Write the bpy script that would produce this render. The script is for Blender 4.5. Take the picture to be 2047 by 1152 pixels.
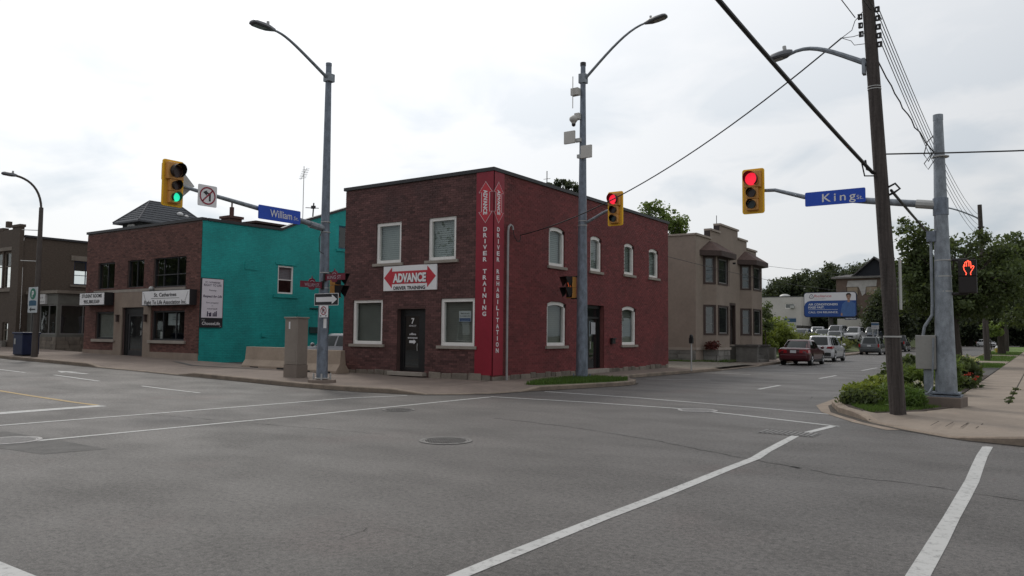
import bpy, bmesh, math, random
import numpy as np
from mathutils import Vector, Matrix
random.seed(7); RNG = np.random.default_rng(11)
for o in list(bpy.data.objects): bpy.data.objects.remove(o)
SC = bpy.context.scene
COL = SC.collection
rad = math.radians

# ------------------------------------------------------------------ camera
CAM_AZ, CAM_PITCH, CAM_ROLL = rad(34.7), math.atan(92/1530.0), 0.0095
cd = bpy.data.cameras.new('camera'); cam = bpy.data.objects.new('camera', cd); COL.objects.link(cam)
cd.sensor_fit = 'HORIZONTAL'; cd.sensor_width = 36.0; cd.lens = 36.0*1530.0/2047.0
cd.clip_start = 0.1; cd.clip_end = 3000
_h = Vector((-math.sin(CAM_AZ), math.cos(CAM_AZ), 0)); _u = Vector((0, 0, 1)); _r = _h.cross(_u)
_f = _h*math.cos(CAM_PITCH) + _u*math.sin(CAM_PITCH); _u0 = _r.cross(_f)
_R = _r*math.cos(CAM_ROLL) + _u0*math.sin(CAM_ROLL); _U = _u0*math.cos(CAM_ROLL) - _r*math.sin(CAM_ROLL)
M = Matrix((_R, _U, -_f)).transposed().to_4x4(); M.translation = Vector((0, 0, 1.6))
cam.matrix_world = M; SC.camera = cam

# ------------------------------------------------------------------ sky and sun
SUN_EL = rad(46); SUN_ROT = rad(-58)        # sun behind thin cloud, ahead and to the left, above the frame
W = bpy.data.worlds.new('World'); SC.world = W; W.use_nodes = True
nt = W.node_tree; N = nt.nodes; L = nt.links; N.clear()
def wn(t, **k):
    n = N.new(t)
    for a, b in k.items(): setattr(n, a, b)
    return n
def wmath(op, a, b=None, c=None, clamp=False):
    n = N.new('ShaderNodeMath'); n.operation = op; n.use_clamp = clamp
    for i, v in enumerate((a, b, c)):
        if v is None: continue
        if isinstance(v, (int, float)): n.inputs[i].default_value = v
        else: L.new(v, n.inputs[i])
    return n.outputs[0]
def wmix(f, a, b):
    n = N.new('ShaderNodeMix'); n.data_type = 'RGBA'
    for s, v in ((0, f), (6, a), (7, b)):
        if isinstance(v, (int, float)): n.inputs[s].default_value = v
        elif isinstance(v, tuple): n.inputs[s].default_value = v+(1,)
        else: L.new(v, n.inputs[s])
    return n.outputs[2]
sky = wn('ShaderNodeTexSky', sky_type='NISHITA', sun_disc=False, sun_elevation=SUN_EL, sun_rotation=SUN_ROT)
sky.air_density = 1.2; sky.dust_density = 2.0
tc = wn('ShaderNodeTexCoord'); SKY_OFF = (4.1, 3.3, 1.1)
def cloud_noise(scale, detail, sx, sy, sz, rough=0.55, dist=0.0):
    mp = wn('ShaderNodeMapping'); mp.inputs['Scale'].default_value = (sx, sy, sz); mp.inputs['Location'].default_value = SKY_OFF; L.new(tc.outputs['Generated'], mp.inputs[0])
    n = wn('ShaderNodeTexNoise'); n.inputs['Scale'].default_value = scale; n.inputs['Detail'].default_value = detail
    n.inputs['Roughness'].default_value = rough; n.inputs['Distortion'].default_value = dist
    L.new(mp.outputs[0], n.inputs[0]); return n.outputs[0]
n1 = cloud_noise(2.3, 6, 1, 1, 2.6, 0.5, 0.3)
n2 = cloud_noise(6.5, 7, 1, 1, 2.2, 0.52, 0.4)
sep = wn('ShaderNodeSeparateXYZ'); L.new(tc.outputs['Generated'], sep.inputs[0])
dirn = wn('ShaderNodeVectorMath', operation='DOT_PRODUCT'); L.new(tc.outputs['Generated'], dirn.inputs[0])
SD = Vector((math.sin(SUN_ROT)*math.cos(SUN_EL), math.cos(SUN_ROT)*math.cos(SUN_EL), math.sin(SUN_EL)))
dirn.inputs[1].default_value = SD
toward = wmath('MAXIMUM', dirn.outputs['Value'], 0.0)
glow = wmath('POWER', toward, 2.5)
# thin bright veil everywhere, brighter towards the hidden sun, grey-blue cumulus shade low over the horizon
base = wmath('MULTIPLY_ADD', glow, 6.2, 6.6)
low = wmath('SUBTRACT', 1.25, wmath('MULTIPLY', sep.outputs[2], 3.0), clamp=True)
mix = wmath('ADD', wmath('MULTIPLY', n1, 0.6), wmath('MULTIPLY', n2, 0.4))
shade = wmath('MULTIPLY', wmath('MULTIPLY_ADD', mix, 13.0, -6.25, clamp=True), low)
shade = wmath('MULTIPLY', shade, 0.95)
veil = wn('ShaderNodeCombineXYZ')
L.new(wmath('MULTIPLY', base, 0.985), veil.inputs[0]); L.new(base, veil.inputs[1]); L.new(wmath('MULTIPLY', base, 1.02), veil.inputs[2])
cumul = wn('ShaderNodeCombineXYZ')
L.new(wmath('MULTIPLY', base, 0.66), cumul.inputs[0]); L.new(wmath('MULTIPLY', base, 0.74), cumul.inputs[1]); L.new(wmath('MULTIPLY', base, 0.82), cumul.inputs[2])
cl = wmix(shade, veil.outputs[0], cumul.outputs[0])
skymix = wmix(0.90, sky.outputs[0], cl)
bg = wn('ShaderNodeBackground'); bg.inputs[1].default_value = 0.1; L.new(skymix, bg.inputs[0])
wo = wn('ShaderNodeOutputWorld'); L.new(bg.outputs[0], wo.inputs[0])

sd = bpy.data.lights.new('sun', 'SUN'); sd.energy = 1.0; sd.angle = rad(10); sd.color = (1, 0.95, 0.87)
sun = bpy.data.objects.new('sun', sd); COL.objects.link(sun); sun.location = (0, 0, 60)
sun.rotation_euler = (-SD).to_track_quat('-Z', 'Y').to_euler()

SC.view_settings.view_transform = 'Standard'; SC.view_settings.look = 'None'
SC.view_settings.exposure = 0.0; SC.view_settings.gamma = 1.0; SC.view_settings.use_curve_mapping = False
SC.render.engine = 'CYCLES'

# ------------------------------------------------------------------ materials
MATS = {}
def nodes_of(name):
    m = bpy.data.materials.new(name); m.use_nodes = True; t = m.node_tree
    return m, t, t.nodes['Principled BSDF'], t.nodes['Material Output']
def nz(t, scale, detail=4, vec=None, rough=0.55, sc=None):
    n = t.nodes.new('ShaderNodeTexNoise'); n.inputs['Scale'].default_value = scale; n.inputs['Detail'].default_value = detail
    n.inputs['Roughness'].default_value = rough
    if vec is None:
        vec = t.nodes.new('ShaderNodeNewGeometry').outputs['Position']
    if sc:
        mp = t.nodes.new('ShaderNodeMapping'); mp.inputs['Scale'].default_value = sc; t.links.new(vec, mp.inputs[0]); vec = mp.outputs[0]
    t.links.new(vec, n.inputs['Vector']); return n.outputs[0]
def mth(t, op, a, b=None, c=None, clamp=False):
    n = t.nodes.new('ShaderNodeMath'); n.operation = op; n.use_clamp = clamp
    for i, v in enumerate((a, b, c)):
        if v is None: continue
        if isinstance(v, (int, float)): n.inputs[i].default_value = v
        else: t.links.new(v, n.inputs[i])
    return n.outputs[0]
def mixc(t, f, a, b, mode='MIX'):
    n = t.nodes.new('ShaderNodeMix'); n.data_type = 'RGBA'; n.blend_type = mode
    for s, v in ((0, f), (6, a), (7, b)):
        if isinstance(v, (int, float)): n.inputs[s].default_value = v
        elif isinstance(v, tuple): n.inputs[s].default_value = tuple(v[:3])+(1,)
        else: t.links.new(v, n.inputs[s])
    return n.outputs[2]
def scale_c(c, k): return tuple(min(1, x*k) for x in c[:3])
def pm(name, col, rough=0.6, var=0.2, scale=3.0, bump=0.0, bscale=40.0, metal=0.0, spec=0.4, sc=None, stain=None, tone=0.0, coat=0.0, emit=0.0):
    """plain procedural material: colour mottled by two noises, optional stain colour, per-piece tone and fine relief"""
    if name in MATS: return MATS[name]
    m, t, b, o = nodes_of(name)
    a = nz(t, scale, 5, sc=sc); f = nz(t, scale*9, 3, sc=sc)
    k = mth(t, 'ADD', mth(t, 'MULTIPLY', a, 0.65), mth(t, 'MULTIPLY', f, 0.35))
    k = mth(t, 'MULTIPLY_ADD', k, 3.0, -1.0, clamp=True)
    c = mixc(t, k, scale_c(col, 1-var), scale_c(col, 1+var))
    if stain:
        s = mth(t, 'MULTIPLY_ADD', nz(t, scale*0.45, 6), 6.0, -3.4, clamp=True)
        c = mixc(t, mth(t, 'MULTIPLY', s, stain[3] if len(stain) > 3 else 0.6), c, tuple(stain[:3]))
    if tone:
        at = t.nodes.new('ShaderNodeAttribute'); at.attribute_name = 'tone'
        ao = t.nodes.new('ShaderNodeAttribute'); ao.attribute_type = 'OBJECT'; ao.attribute_name = 'tone'
        s = mth(t, 'ADD', at.outputs['Fac'], ao.outputs['Fac'])
        v = mth(t, 'MULTIPLY_ADD', s, 2*tone, 1-tone)
        c = mixc(t, 1.0, c, (1, 1, 1), 'MULTIPLY')
        n = t.nodes.new('ShaderNodeVectorMath'); n.operation = 'SCALE'; t.links.new(c, n.inputs[0]); t.links.new(v, n.inputs['Scale']); c = n.outputs[0]
    t.links.new(c, b.inputs['Base Color'])
    b.inputs['Roughness'].default_value = rough; b.inputs['Metallic'].default_value = metal
    b.inputs['Specular IOR Level'].default_value = spec
    if coat: b.inputs['Coat Weight'].default_value = coat; b.inputs['Coat Roughness'].default_value = 0.05
    if bump:
        bn = t.nodes.new('ShaderNodeBump'); bn.inputs['Strength'].default_value = bump; bn.inputs['Distance'].default_value = 0.02
        t.links.new(nz(t, bscale, 4), bn.inputs['Height']); t.links.new(bn.outputs[0], b.inputs['Normal'])
    if emit:
        b.inputs['Emission Color'].default_value = tuple(col[:3])+(1,); b.inputs['Emission Strength'].default_value = emit
    MATS[name] = m; return m

def asphalt():
    m, t, b, o = nodes_of('asphalt')
    big = mth(t, 'MULTIPLY_ADD', nz(t, 0.22, 3, sc=(0.35, 1.3, 1)), 2.6, -0.8, clamp=True)
    mid = mth(t, 'MULTIPLY_ADD', nz(t, 0.7, 4, sc=(0.8, 1.2, 1)), 3.4, -1.3, clamp=True)
    fine = nz(t, 20, 5, rough=0.8); grain = nz(t, 75, 4, rough=0.85)
    vo = t.nodes.new('ShaderNodeTexVoronoi'); vo.inputs['Scale'].default_value = 16.0
    t.links.new(t.nodes.new('ShaderNodeNewGeometry').outputs['Position'], vo.inputs['Vector'])
    pit = mth(t, 'MULTIPLY', mth(t, 'MULTIPLY_ADD', vo.outputs['Distance'], -6.0, 1.25, clamp=True), mth(t, 'MULTIPLY_ADD', nz(t, 7, 3), 5.0, -2.4, clamp=True))
    c = mixc(t, big, (0.070, 0.064, 0.060), (0.108, 0.099, 0.093))
    c = mixc(t, mth(t, 'MULTIPLY', mid, 0.75), c, (0.060, 0.0555, 0.052))
    redp = mth(t, 'MULTIPLY_ADD', nz(t, 0.5, 4, sc=(1.0, 0.8, 1)), 6.0, -3.5, clamp=True)
    c = mixc(t, mth(t, 'MULTIPLY', redp, 0.55), c, (0.094, 0.068, 0.063))
    sp = mth(t, 'MULTIPLY_ADD', grain, 6.0, -3.3, clamp=True)
    c = mixc(t, mth(t, 'MULTIPLY', sp, 0.7), c, (0.17, 0.165, 0.158))
    dk = mth(t, 'MULTIPLY_ADD', fine, -7.0, 3.1, clamp=True)
    c = mixc(t, mth(t, 'MULTIPLY', dk, 0.75), c, (0.030, 0.0285, 0.027))
    c = mixc(t, mth(t, 'MULTIPLY', pit, 0.9), c, (0.018, 0.017, 0.016))
    k = mth(t, 'ADD', mth(t, 'MULTIPLY_ADD', fine, 3.4, -0.7), mth(t, 'MULTIPLY_ADD', grain, 3.2, -1.6))
    sc_ = t.nodes.new('ShaderNodeVectorMath'); sc_.operation = 'SCALE'; t.links.new(c, sc_.inputs[0]); t.links.new(mth(t, 'MAXIMUM', k, 0.35), sc_.inputs['Scale']); c = sc_.outputs[0]
    t.links.new(c, b.inputs['Base Color'])
    r = mth(t, 'MULTIPLY_ADD', mid, 0.12, 0.58); t.links.new(r, b.inputs['Roughness'])
    b.inputs['Specular IOR Level'].default_value = 0.45
    bn = t.nodes.new('ShaderNodeBump'); bn.inputs['Strength'].default_value = 0.6; bn.inputs['Distance'].default_value = 0.012
    t.links.new(mth(t, 'ADD', fine, mth(t, 'MULTIPLY', grain, 0.7)), bn.inputs['Height']); t.links.new(bn.outputs[0], b.inputs['Normal'])
    MATS['asphalt'] = m; return m
def paint(name, col):
    m, t, b, o = nodes_of(name)
    w = mth(t, 'MULTIPLY_ADD', nz(t, 11, 7, rough=0.78), 6.5, -3.35, clamp=True)
    w2 = mth(t, 'MULTIPLY_ADD', nz(t, 1.3, 4), 3.0, -1.2, clamp=True)
    c = mixc(t, mth(t, 'MULTIPLY', w2, 0.4), col, scale_c(col, 0.72))
    c = mixc(t, mth(t, 'MULTIPLY', w, 0.75), c, (0.085, 0.081, 0.078))
    t.links.new(c, b.inputs['Base Color']); b.inputs['Roughness'].default_value = 0.65
    MATS[name] = m; return m
def glass(name, tint=(0.86, 0.9, 0.88), alpha=0.92, refl=0.03, dark=(0.02, 0.022, 0.024)):
    """window pane: part see-through, part dark, with a mirror coat that grows at grazing angles"""
    m = bpy.data.materials.new(name); m.use_nodes = True; t = m.node_tree; t.nodes.clear()
    tr = t.nodes.new('ShaderNodeBsdfTransparent'); tr.inputs[0].default_value = tint+(1,)
    df = t.nodes.new('ShaderNodeBsdfDiffuse'); df.inputs[0].default_value = dark+(1,)
    gl = t.nodes.new('ShaderNodeBsdfGlossy'); gl.inputs['Roughness'].default_value = 0.02; gl.inputs[0].default_value = (0.9, 0.95, 0.95, 1)
    ge = t.nodes.new('ShaderNodeNewGeometry'); dt = t.nodes.new('ShaderNodeVectorMath'); dt.operation = 'DOT_PRODUCT'
    t.links.new(ge.outputs['Incoming'], dt.inputs[0]); t.links.new(ge.outputs['Normal'], dt.inputs[1])
    co = mth(t, 'SUBTRACT', 1.0, mth(t, 'ABSOLUTE', dt.outputs['Value']), clamp=True)
    fres = mth(t, 'MULTIPLY_ADD', mth(t, 'POWER', co, 5.0), 0.94, 0.045)      # Schlick, two surfaces
    bn = t.nodes.new('ShaderNodeBump'); bn.inputs['Strength'].default_value = 0.05; bn.inputs['Distance'].default_value = 0.05
    t.links.new(nz(t, 1.1, 2), bn.inputs['Height']); t.links.new(bn.outputs[0], gl.inputs['Normal'])
    m1 = t.nodes.new('ShaderNodeMixShader'); m1.inputs[0].default_value = 1-alpha
    t.links.new(tr.outputs[0], m1.inputs[1]); t.links.new(df.outputs[0], m1.inputs[2])
    m2 = t.nodes.new('ShaderNodeMixShader'); t.links.new(mth(t, 'ADD', fres, refl, clamp=True), m2.inputs[0])
    t.links.new(m1.outputs[0], m2.inputs[1]); t.links.new(gl.outputs[0], m2.inputs[2])
    o = t.nodes.new('ShaderNodeOutputMaterial'); t.links.new(m2.outputs[0], o.inputs[0])
    MATS[name] = m; return m
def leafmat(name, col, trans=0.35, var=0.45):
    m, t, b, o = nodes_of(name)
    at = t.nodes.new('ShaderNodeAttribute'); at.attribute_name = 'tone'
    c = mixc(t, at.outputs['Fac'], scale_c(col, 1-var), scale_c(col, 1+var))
    t.links.new(c, b.inputs['Base Color']); b.inputs['Roughness'].default_value = 0.55; b.inputs['Specular IOR Level'].default_value = 0.3
    tl = t.nodes.new('ShaderNodeBsdfTranslucent')
    c2 = mixc(t, 0.6, c, (col[0]*1.7, col[1]*1.6, col[2]*0.7)); t.links.new(c2, tl.inputs[0])
    mx = t.nodes.new('ShaderNodeMixShader'); mx.inputs[0].default_value = trans
    t.links.new(b.outputs[0], mx.inputs[1]); t.links.new(tl.outputs[0], mx.inputs[2]); t.links.new(mx.outputs[0], o.inputs[0])
    MATS[name] = m; return m

A_ = asphalt()
P_WHITE = paint('white_road_paint', (0.45, 0.45, 0.44)); P_YEL = paint('yellow_road_paint', (0.36, 0.24, 0.08))
G_WIN = glass('window_glass'); G_DARK = glass('dark_glass', (0.45, 0.47, 0.48), 0.5, 0.06, (0.03, 0.032, 0.034))
G_CAR = glass('car_glass', (0.12, 0.13, 0.14), 0.3, 0.0, (0.01, 0.011, 0.012))
G_SHOP = glass('shop_glass', (0.7, 0.75, 0.72), 0.85, 0.02)
CONC = pm('concrete', (0.245, 0.202, 0.164), 0.85, 0.17, 0.9, 0.3, 60, stain=(0.185, 0.15, 0.12, 0.55))
CONC_L = pm('worn_concrete', (0.185, 0.146, 0.122), 0.85, 0.22, 0.8, 0.25, 60, stain=(0.115, 0.094, 0.082, 0.65))
KERB = pm('kerb_concrete', (0.215, 0.172, 0.135), 0.85, 0.3, 2.5, 0.3, 50, stain=(0.09, 0.075, 0.065, 0.65))
GRASSM = pm('turf', (0.075, 0.12, 0.03), 0.9, 0.35, 2.0, 0.4, 30)
SOIL = pm('soil', (0.045, 0.033, 0.025), 0.95, 0.35, 4, 0.5, 30)
EARTH = pm('earth', (0.10, 0.10, 0.06), 0.95, 0.3, 0.5)
MORT_F = pm('brown_mortar', (0.10, 0.058, 0.052), 0.9, 0.2, 2)
BRICK_F = pm('brown_painted_brick', (0.108, 0.048, 0.045), 0.75, 0.22, 1.1, 0.3, 45, tone=0.42, stain=(0.066, 0.040, 0.041, 0.6))
MORT_S = pm('red_mortar', (0.19, 0.066, 0.062), 0.9, 0.2, 2)
BRICK_S = pm('red_painted_brick', (0.160, 0.034, 0.035), 0.7, 0.2, 0.9, 0.3, 45, tone=0.3, stain=(0.095, 0.030, 0.031, 0.7))
BRICK_L = pm('rust_brown_brick', (0.125, 0.055, 0.045), 0.8, 0.2, 1.0, 0.3, 45, tone=0.42)
MORT_L = pm('grey_mortar', (0.14, 0.095, 0.085), 0.9, 0.2, 2)
DARKM = pm('dark_metal', (0.03, 0.03, 0.033), 0.5, 0.25, 3)
ROOFM = pm('tar_roof', (0.05, 0.05, 0.052), 0.9, 0.2, 1)
STONE = pm('foundation_rubble', (0.17, 0.145, 0.12), 0.9, 0.3, 4, 0.6, 25, tone=0.3)
WHITE_F = pm('white_frame_paint', (0.80, 0.78, 0.75), 0.5, 0.08, 3)
SILLM = pm('sill_stone', (0.30, 0.265, 0.23), 0.8, 0.15, 3, 0.2, 40)
BLIND = pm('blind_grey', (0.36, 0.39, 0.385), 0.9, 0.08, 2)
BLACK = pm('black_paint', (0.013, 0.013, 0.014), 0.45, 0.2, 4)
SIGN_W = pm('sign_white', (0.78, 0.77, 0.78), 0.4, 0.05, 2)
SIGN_R = pm('sign_red', (0.50, 0.028, 0.045), 0.4, 0.1, 2)
PANEL_R = pm('panel_crimson', (0.26, 0.012, 0.028), 0.45, 0.14, 0.8, stain=(0.20, 0.02, 0.03, 0.5))
SIGN_K = pm('sign_black', (0.02, 0.02, 0.024), 0.5, 0.1, 2)
SIGN_B = pm('sign_blue', (0.010, 0.070, 0.50), 0.4, 0.08, 2)
MAROON = pm('sign_maroon', (0.16, 0.012, 0.03), 0.45, 0.1, 3)
GALV = pm('galvanised_steel', (0.235, 0.26, 0.29), 0.5, 0.38, 9, 0.15, 60, metal=0.35, sc=(1, 1, 0.5), stain=(0.15, 0.165, 0.185, 0.7))
GALV_B = pm('blue_grey_steel', (0.165, 0.19, 0.23), 0.5, 0.38, 9, 0.15, 60, metal=0.3, sc=(1, 1, 0.5), stain=(0.115, 0.13, 0.16, 0.7))
GREYB = pm('grey_steel_back', (0.42, 0.42, 0.41), 0.5, 0.1, 3, metal=0.3)
LAMP_G = pm('lamp_head_grey', (0.12, 0.125, 0.135), 0.45, 0.15, 4, metal=0.3)
LENSG = pm('lamp_lens', (0.30, 0.30, 0.29), 0.3, 0.1, 8)
YEL = pm('signal_yellow', (0.90, 0.52, 0.018), 0.5, 0.06, 3)
YEL_SHADED = pm('signal_yellow_shaded', (0.58, 0.28, 0.075), 0.5, 0.1, 3)  # yellow of the signal housings, browned: their shade is put into the colour
VISOR = pm('visor_black', (0.018, 0.014, 0.014), 0.6, 0.1, 4)
WOOD = pm('pole_wood', (0.062, 0.052, 0.048), 0.9, 0.55, 2.6, 0.8, 18, sc=(7, 7, 0.3), stain=(0.032, 0.027, 0.025, 0.6))
TEAL = pm('teal_paint', (0.013, 0.355, 0.335), 0.65, 0.2, 0.6, 0.5, 14, stain=(0.016, 0.215, 0.215, 0.65))
def brick_relief(m, strength, c_amt):
    """courses of painted brick as relief on a wall facing +X"""
    t = m.node_tree; b = t.nodes['Principled BSDF']; g = t.nodes.new('ShaderNodeNewGeometry'); sp = t.nodes.new('ShaderNodeSeparateXYZ'); cb = t.nodes.new('ShaderNodeCombineXYZ')
    t.links.new(g.outputs['Position'], sp.inputs[0]); t.links.new(sp.outputs[1], cb.inputs[0]); t.links.new(sp.outputs[2], cb.inputs[1])
    br = t.nodes.new('ShaderNodeTexBrick'); t.links.new(cb.outputs[0], br.inputs['Vector']); br.inputs['Scale'].default_value = 1.0; br.inputs['Brick Width'].default_value = .225; br.inputs['Row Height'].default_value = .075; br.inputs['Mortar Size'].default_value = .007; br.inputs['Mortar Smooth'].default_value = .4
    br.inputs['Color1'].default_value = (.85, .85, .85, 1); br.inputs['Color2'].default_value = (1, 1, 1, 1); br.inputs['Mortar'].default_value = (.55, .55, .55, 1)
    old = b.inputs['Base Color'].links[0].from_socket; t.links.new(mixc(t, c_amt, old, br.outputs['Color'], 'MULTIPLY'), b.inputs['Base Color'])
    bn = t.nodes.new('ShaderNodeBump'); bn.inputs['Strength'].default_value = strength; bn.inputs['Distance'].default_value = .02; t.links.new(br.outputs['Color'], bn.inputs['Height']); t.links.new(b.inputs['Normal'].links[0].from_socket, bn.inputs['Normal']); t.links.new(bn.outputs[0], b.inputs['Normal'])
brick_relief(TEAL, .8, .55)
TAN = pm('tan_brick', (0.088, 0.067, 0.052), 0.85, 0.3, 9, 0.4, 16, sc=(1, 1, 3))
TAN2 = pm('tan_stone_trim', (0.20, 0.17, 0.14), 0.85, 0.2, 2, 0.3, 30)
STUC = pm('stucco_tan', (0.262, 0.212, 0.176), 0.9, 0.14, 0.7, 0.4, 20, stain=(0.205, 0.160, 0.132, 0.6))
STUCL = pm('stucco_trim', (0.33, 0.28, 0.24), 0.85, 0.1, 2)
SURR = pm('door_surround_stucco', (0.26, 0.205, 0.165), 0.85, 0.15, 1.5, 0.2, 30, stain=(0.20, 0.13, 0.10, 0.5))
BROWNW = pm('brown_wood_trim', (0.055, 0.035, 0.03), 0.7, 0.2, 4)
GREYW = pm('grey_sash', (0.20, 0.195, 0.19), 0.6, 0.1, 3)
SHING_B = pm('brown_shingle', (0.085, 0.052, 0.044), 0.9, 0.3, 6, 0.6, 12)
SLATE = pm('grey_slate', (0.085, 0.09, 0.10), 0.7, 0.3, 5, 0.7, 9, sc=(1, 1, 3))
CABM = pm('cabinet_taupe', (0.25, 0.215, 0.185), 0.55, 0.1, 1.2, stain=(0.19, 0.15, 0.125, 0.5))
BARR = pm('barrier_concrete', (0.33, 0.262, 0.205), 0.85, 0.15, 1.5, 0.3, 40, stain=(0.25, 0.195, 0.15, 0.6))
WHITEWALL = pm('white_painted_wall', (0.50, 0.47, 0.45), 0.8, 0.1, 0.6)
NAVY = pm('navy_paint', (0.012, 0.02, 0.06), 0.45, 0.2, 3)
TYRE = pm('rubber', (0.015, 0.015, 0.016), 0.8, 0.2, 5)
RIM = pm('alloy', (0.45, 0.45, 0.46), 0.35, 0.1, 5, metal=0.7)
CABLE = pm('cable_black', (0.02, 0.02, 0.021), 0.6, 0.1, 4)
BARK = pm('bark', (0.05, 0.04, 0.033), 0.95, 0.35, 4, 0.8, 12, sc=(3, 3, 0.6))
L_DK = leafmat('leaf_dark', (0.058, 0.074, 0.042)); L_MD = leafmat('leaf_mid', (0.076, 0.102, 0.042), 0.40)
L_LT = leafmat('leaf_light', (0.12, 0.17, 0.048), 0.4); L_YG = leafmat('leaf_yellow_green', (0.17, 0.21, 0.05), 0.4)
L_GR = leafmat('grass_blade', (0.075, 0.13, 0.028)); L_OL = leafmat('weed_olive', (0.13, 0.15, 0.05))

# ------------------------------------------------------------------ mesh helpers
class PL:
    """a wall plane: origin, direction u along it (viewer's right), inward normal d"""
    def __init__(s, o, u, n): s.o = Vector(o); s.u = Vector(u).normalized(); s.n = Vector(n).normalized()
    def p(s, u, d, z): return s.o + s.u*u + s.n*d + Vector((0, 0, z))
def FY(y): return PL((0, y, 0), (1, 0, 0), (0, 1, 0))      # wall facing -Y, u = X
def FX(x): return PL((x, 0, 0), (0, 1, 0), (-1, 0, 0))     # wall facing +X, u = Y

class MB:
    def __init__(s): s.v = []; s.f = []; s.t = []
    def add(s, vs, fs, tone=0.5):
        n = len(s.v); s.v += [tuple(v) for v in vs]; s.f += [tuple(n+i for i in f) for f in fs]; s.t += [tone]*len(fs); return s
    def hexa(s, p, tone=0.5, back=True):
        f = [(0, 1, 2, 3), (4, 7, 6, 5), (0, 4, 5, 1), (1, 5, 6, 2), (2, 6, 7, 3), (3, 7, 4, 0)]
        return s.add(p, f, tone)
    def box(s, x0, x1, y0, y1, z0, z1, tone=0.5):
        return s.hexa([(x0, y0, z0), (x1, y0, z0), (x1, y1, z0), (x0, y1, z0), (x0, y0, z1), (x1, y0, z1), (x1, y1, z1), (x0, y1, z1)], tone)
    def cbox(s, c, sx, sy, sz): return s.box(c[0]-sx/2, c[0]+sx/2, c[1]-sy/2, c[1]+sy/2, c[2]-sz/2, c[2]+sz/2)
    def pbox(s, pl, u0, u1, d0, d1, z0, z1, tone=0.5):
        return s.hexa([pl.p(u0, d0, z0), pl.p(u1, d0, z0), pl.p(u1, d1, z0), pl.p(u0, d1, z0), pl.p(u0, d0, z1), pl.p(u1, d0, z1), pl.p(u1, d1, z1), pl.p(u0, d1, z1)], tone)
    def ppoly(s, pl, pts, d0, d1):
        n = len(pts); a = [pl.p(u, d0, z) for u, z in pts]; b = [pl.p(u, d1, z) for u, z in pts]
        fs = [tuple(range(n)), tuple(range(2*n-1, n-1, -1))]+[(i, i+n, (i+1) % n+n, (i+1) % n) for i in range(n)]
        return s.add(a+b, fs)
    def pface(s, pl, pts, d): return s.add([pl.p(u, d, z) for u, z in pts], [tuple(range(len(pts)))])
    def zprism(s, pts, z0, z1):
        n = len(pts); return s.add([(x, y, z0) for x, y in pts]+[(x, y, z1) for x, y in pts],
            [tuple(range(n-1, -1, -1)), tuple(range(n, 2*n))]+[(i, (i+1) % n, (i+1) % n+n, i+n) for i in range(n)])
    def tube(s, path, r, n=8, caps=True):
        path = [Vector(p) for p in path]; k = len(path)
        rs = r if isinstance(r, (list, tuple)) else [r]*k
        up = None; rings = []
        for i, p in enumerate(path):
            t = (path[min(i+1, k-1)]-path[max(i-1, 0)]).normalized()
            if up is None: up = Vector((0, 0, 1)) if abs(t.z) < 0.9 else Vector((1, 0, 0))
            a = (up - t*up.dot(t)).normalized(); b = t.cross(a); up = a
            rings.append([p+(a*math.cos(2*math.pi*j/n)+b*math.sin(2*math.pi*j/n))*rs[i] for j in range(n)])
        vs = [v for q in rings for v in q]
        fs = [(i*n+j, i*n+(j+1) % n, (i+1)*n+(j+1) % n, (i+1)*n+j) for i in range(k-1) for j in range(n)]
        if caps: fs += [tuple(range(n-1, -1, -1)), tuple(range((k-1)*n, k*n))]
        return s.add(vs, fs)
    def disc(s, c, ax, r, th, n=20):
        c = Vector(c); ax = Vector(ax).normalized(); return s.tube([c, c+ax*th], r, n)
    def grid(s, rows):
        m = len(rows[0]); vs = [p for r in rows for p in r]
        return s.add(vs, [(i*m+j, i*m+j+1, (i+1)*m+j+1, (i+1)*m+j) for i in range(len(rows)-1) for j in range(m-1)])
    def ell(s, c, rx, ry, rz, n=12, m=8):
        vs = [(c[0]+rx*math.sin(math.pi*i/m)*math.cos(2*math.pi*j/n), c[1]+ry*math.sin(math.pi*i/m)*math.sin(2*math.pi*j/n), c[2]+rz*math.cos(math.pi*i/m)) for i in range(m+1) for j in range(n)]
        return s.add(vs, [(i*n+j, i*n+(j+1) % n, (i+1)*n+(j+1) % n, (i+1)*n+j) for i in range(m) for j in range(n)])

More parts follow.
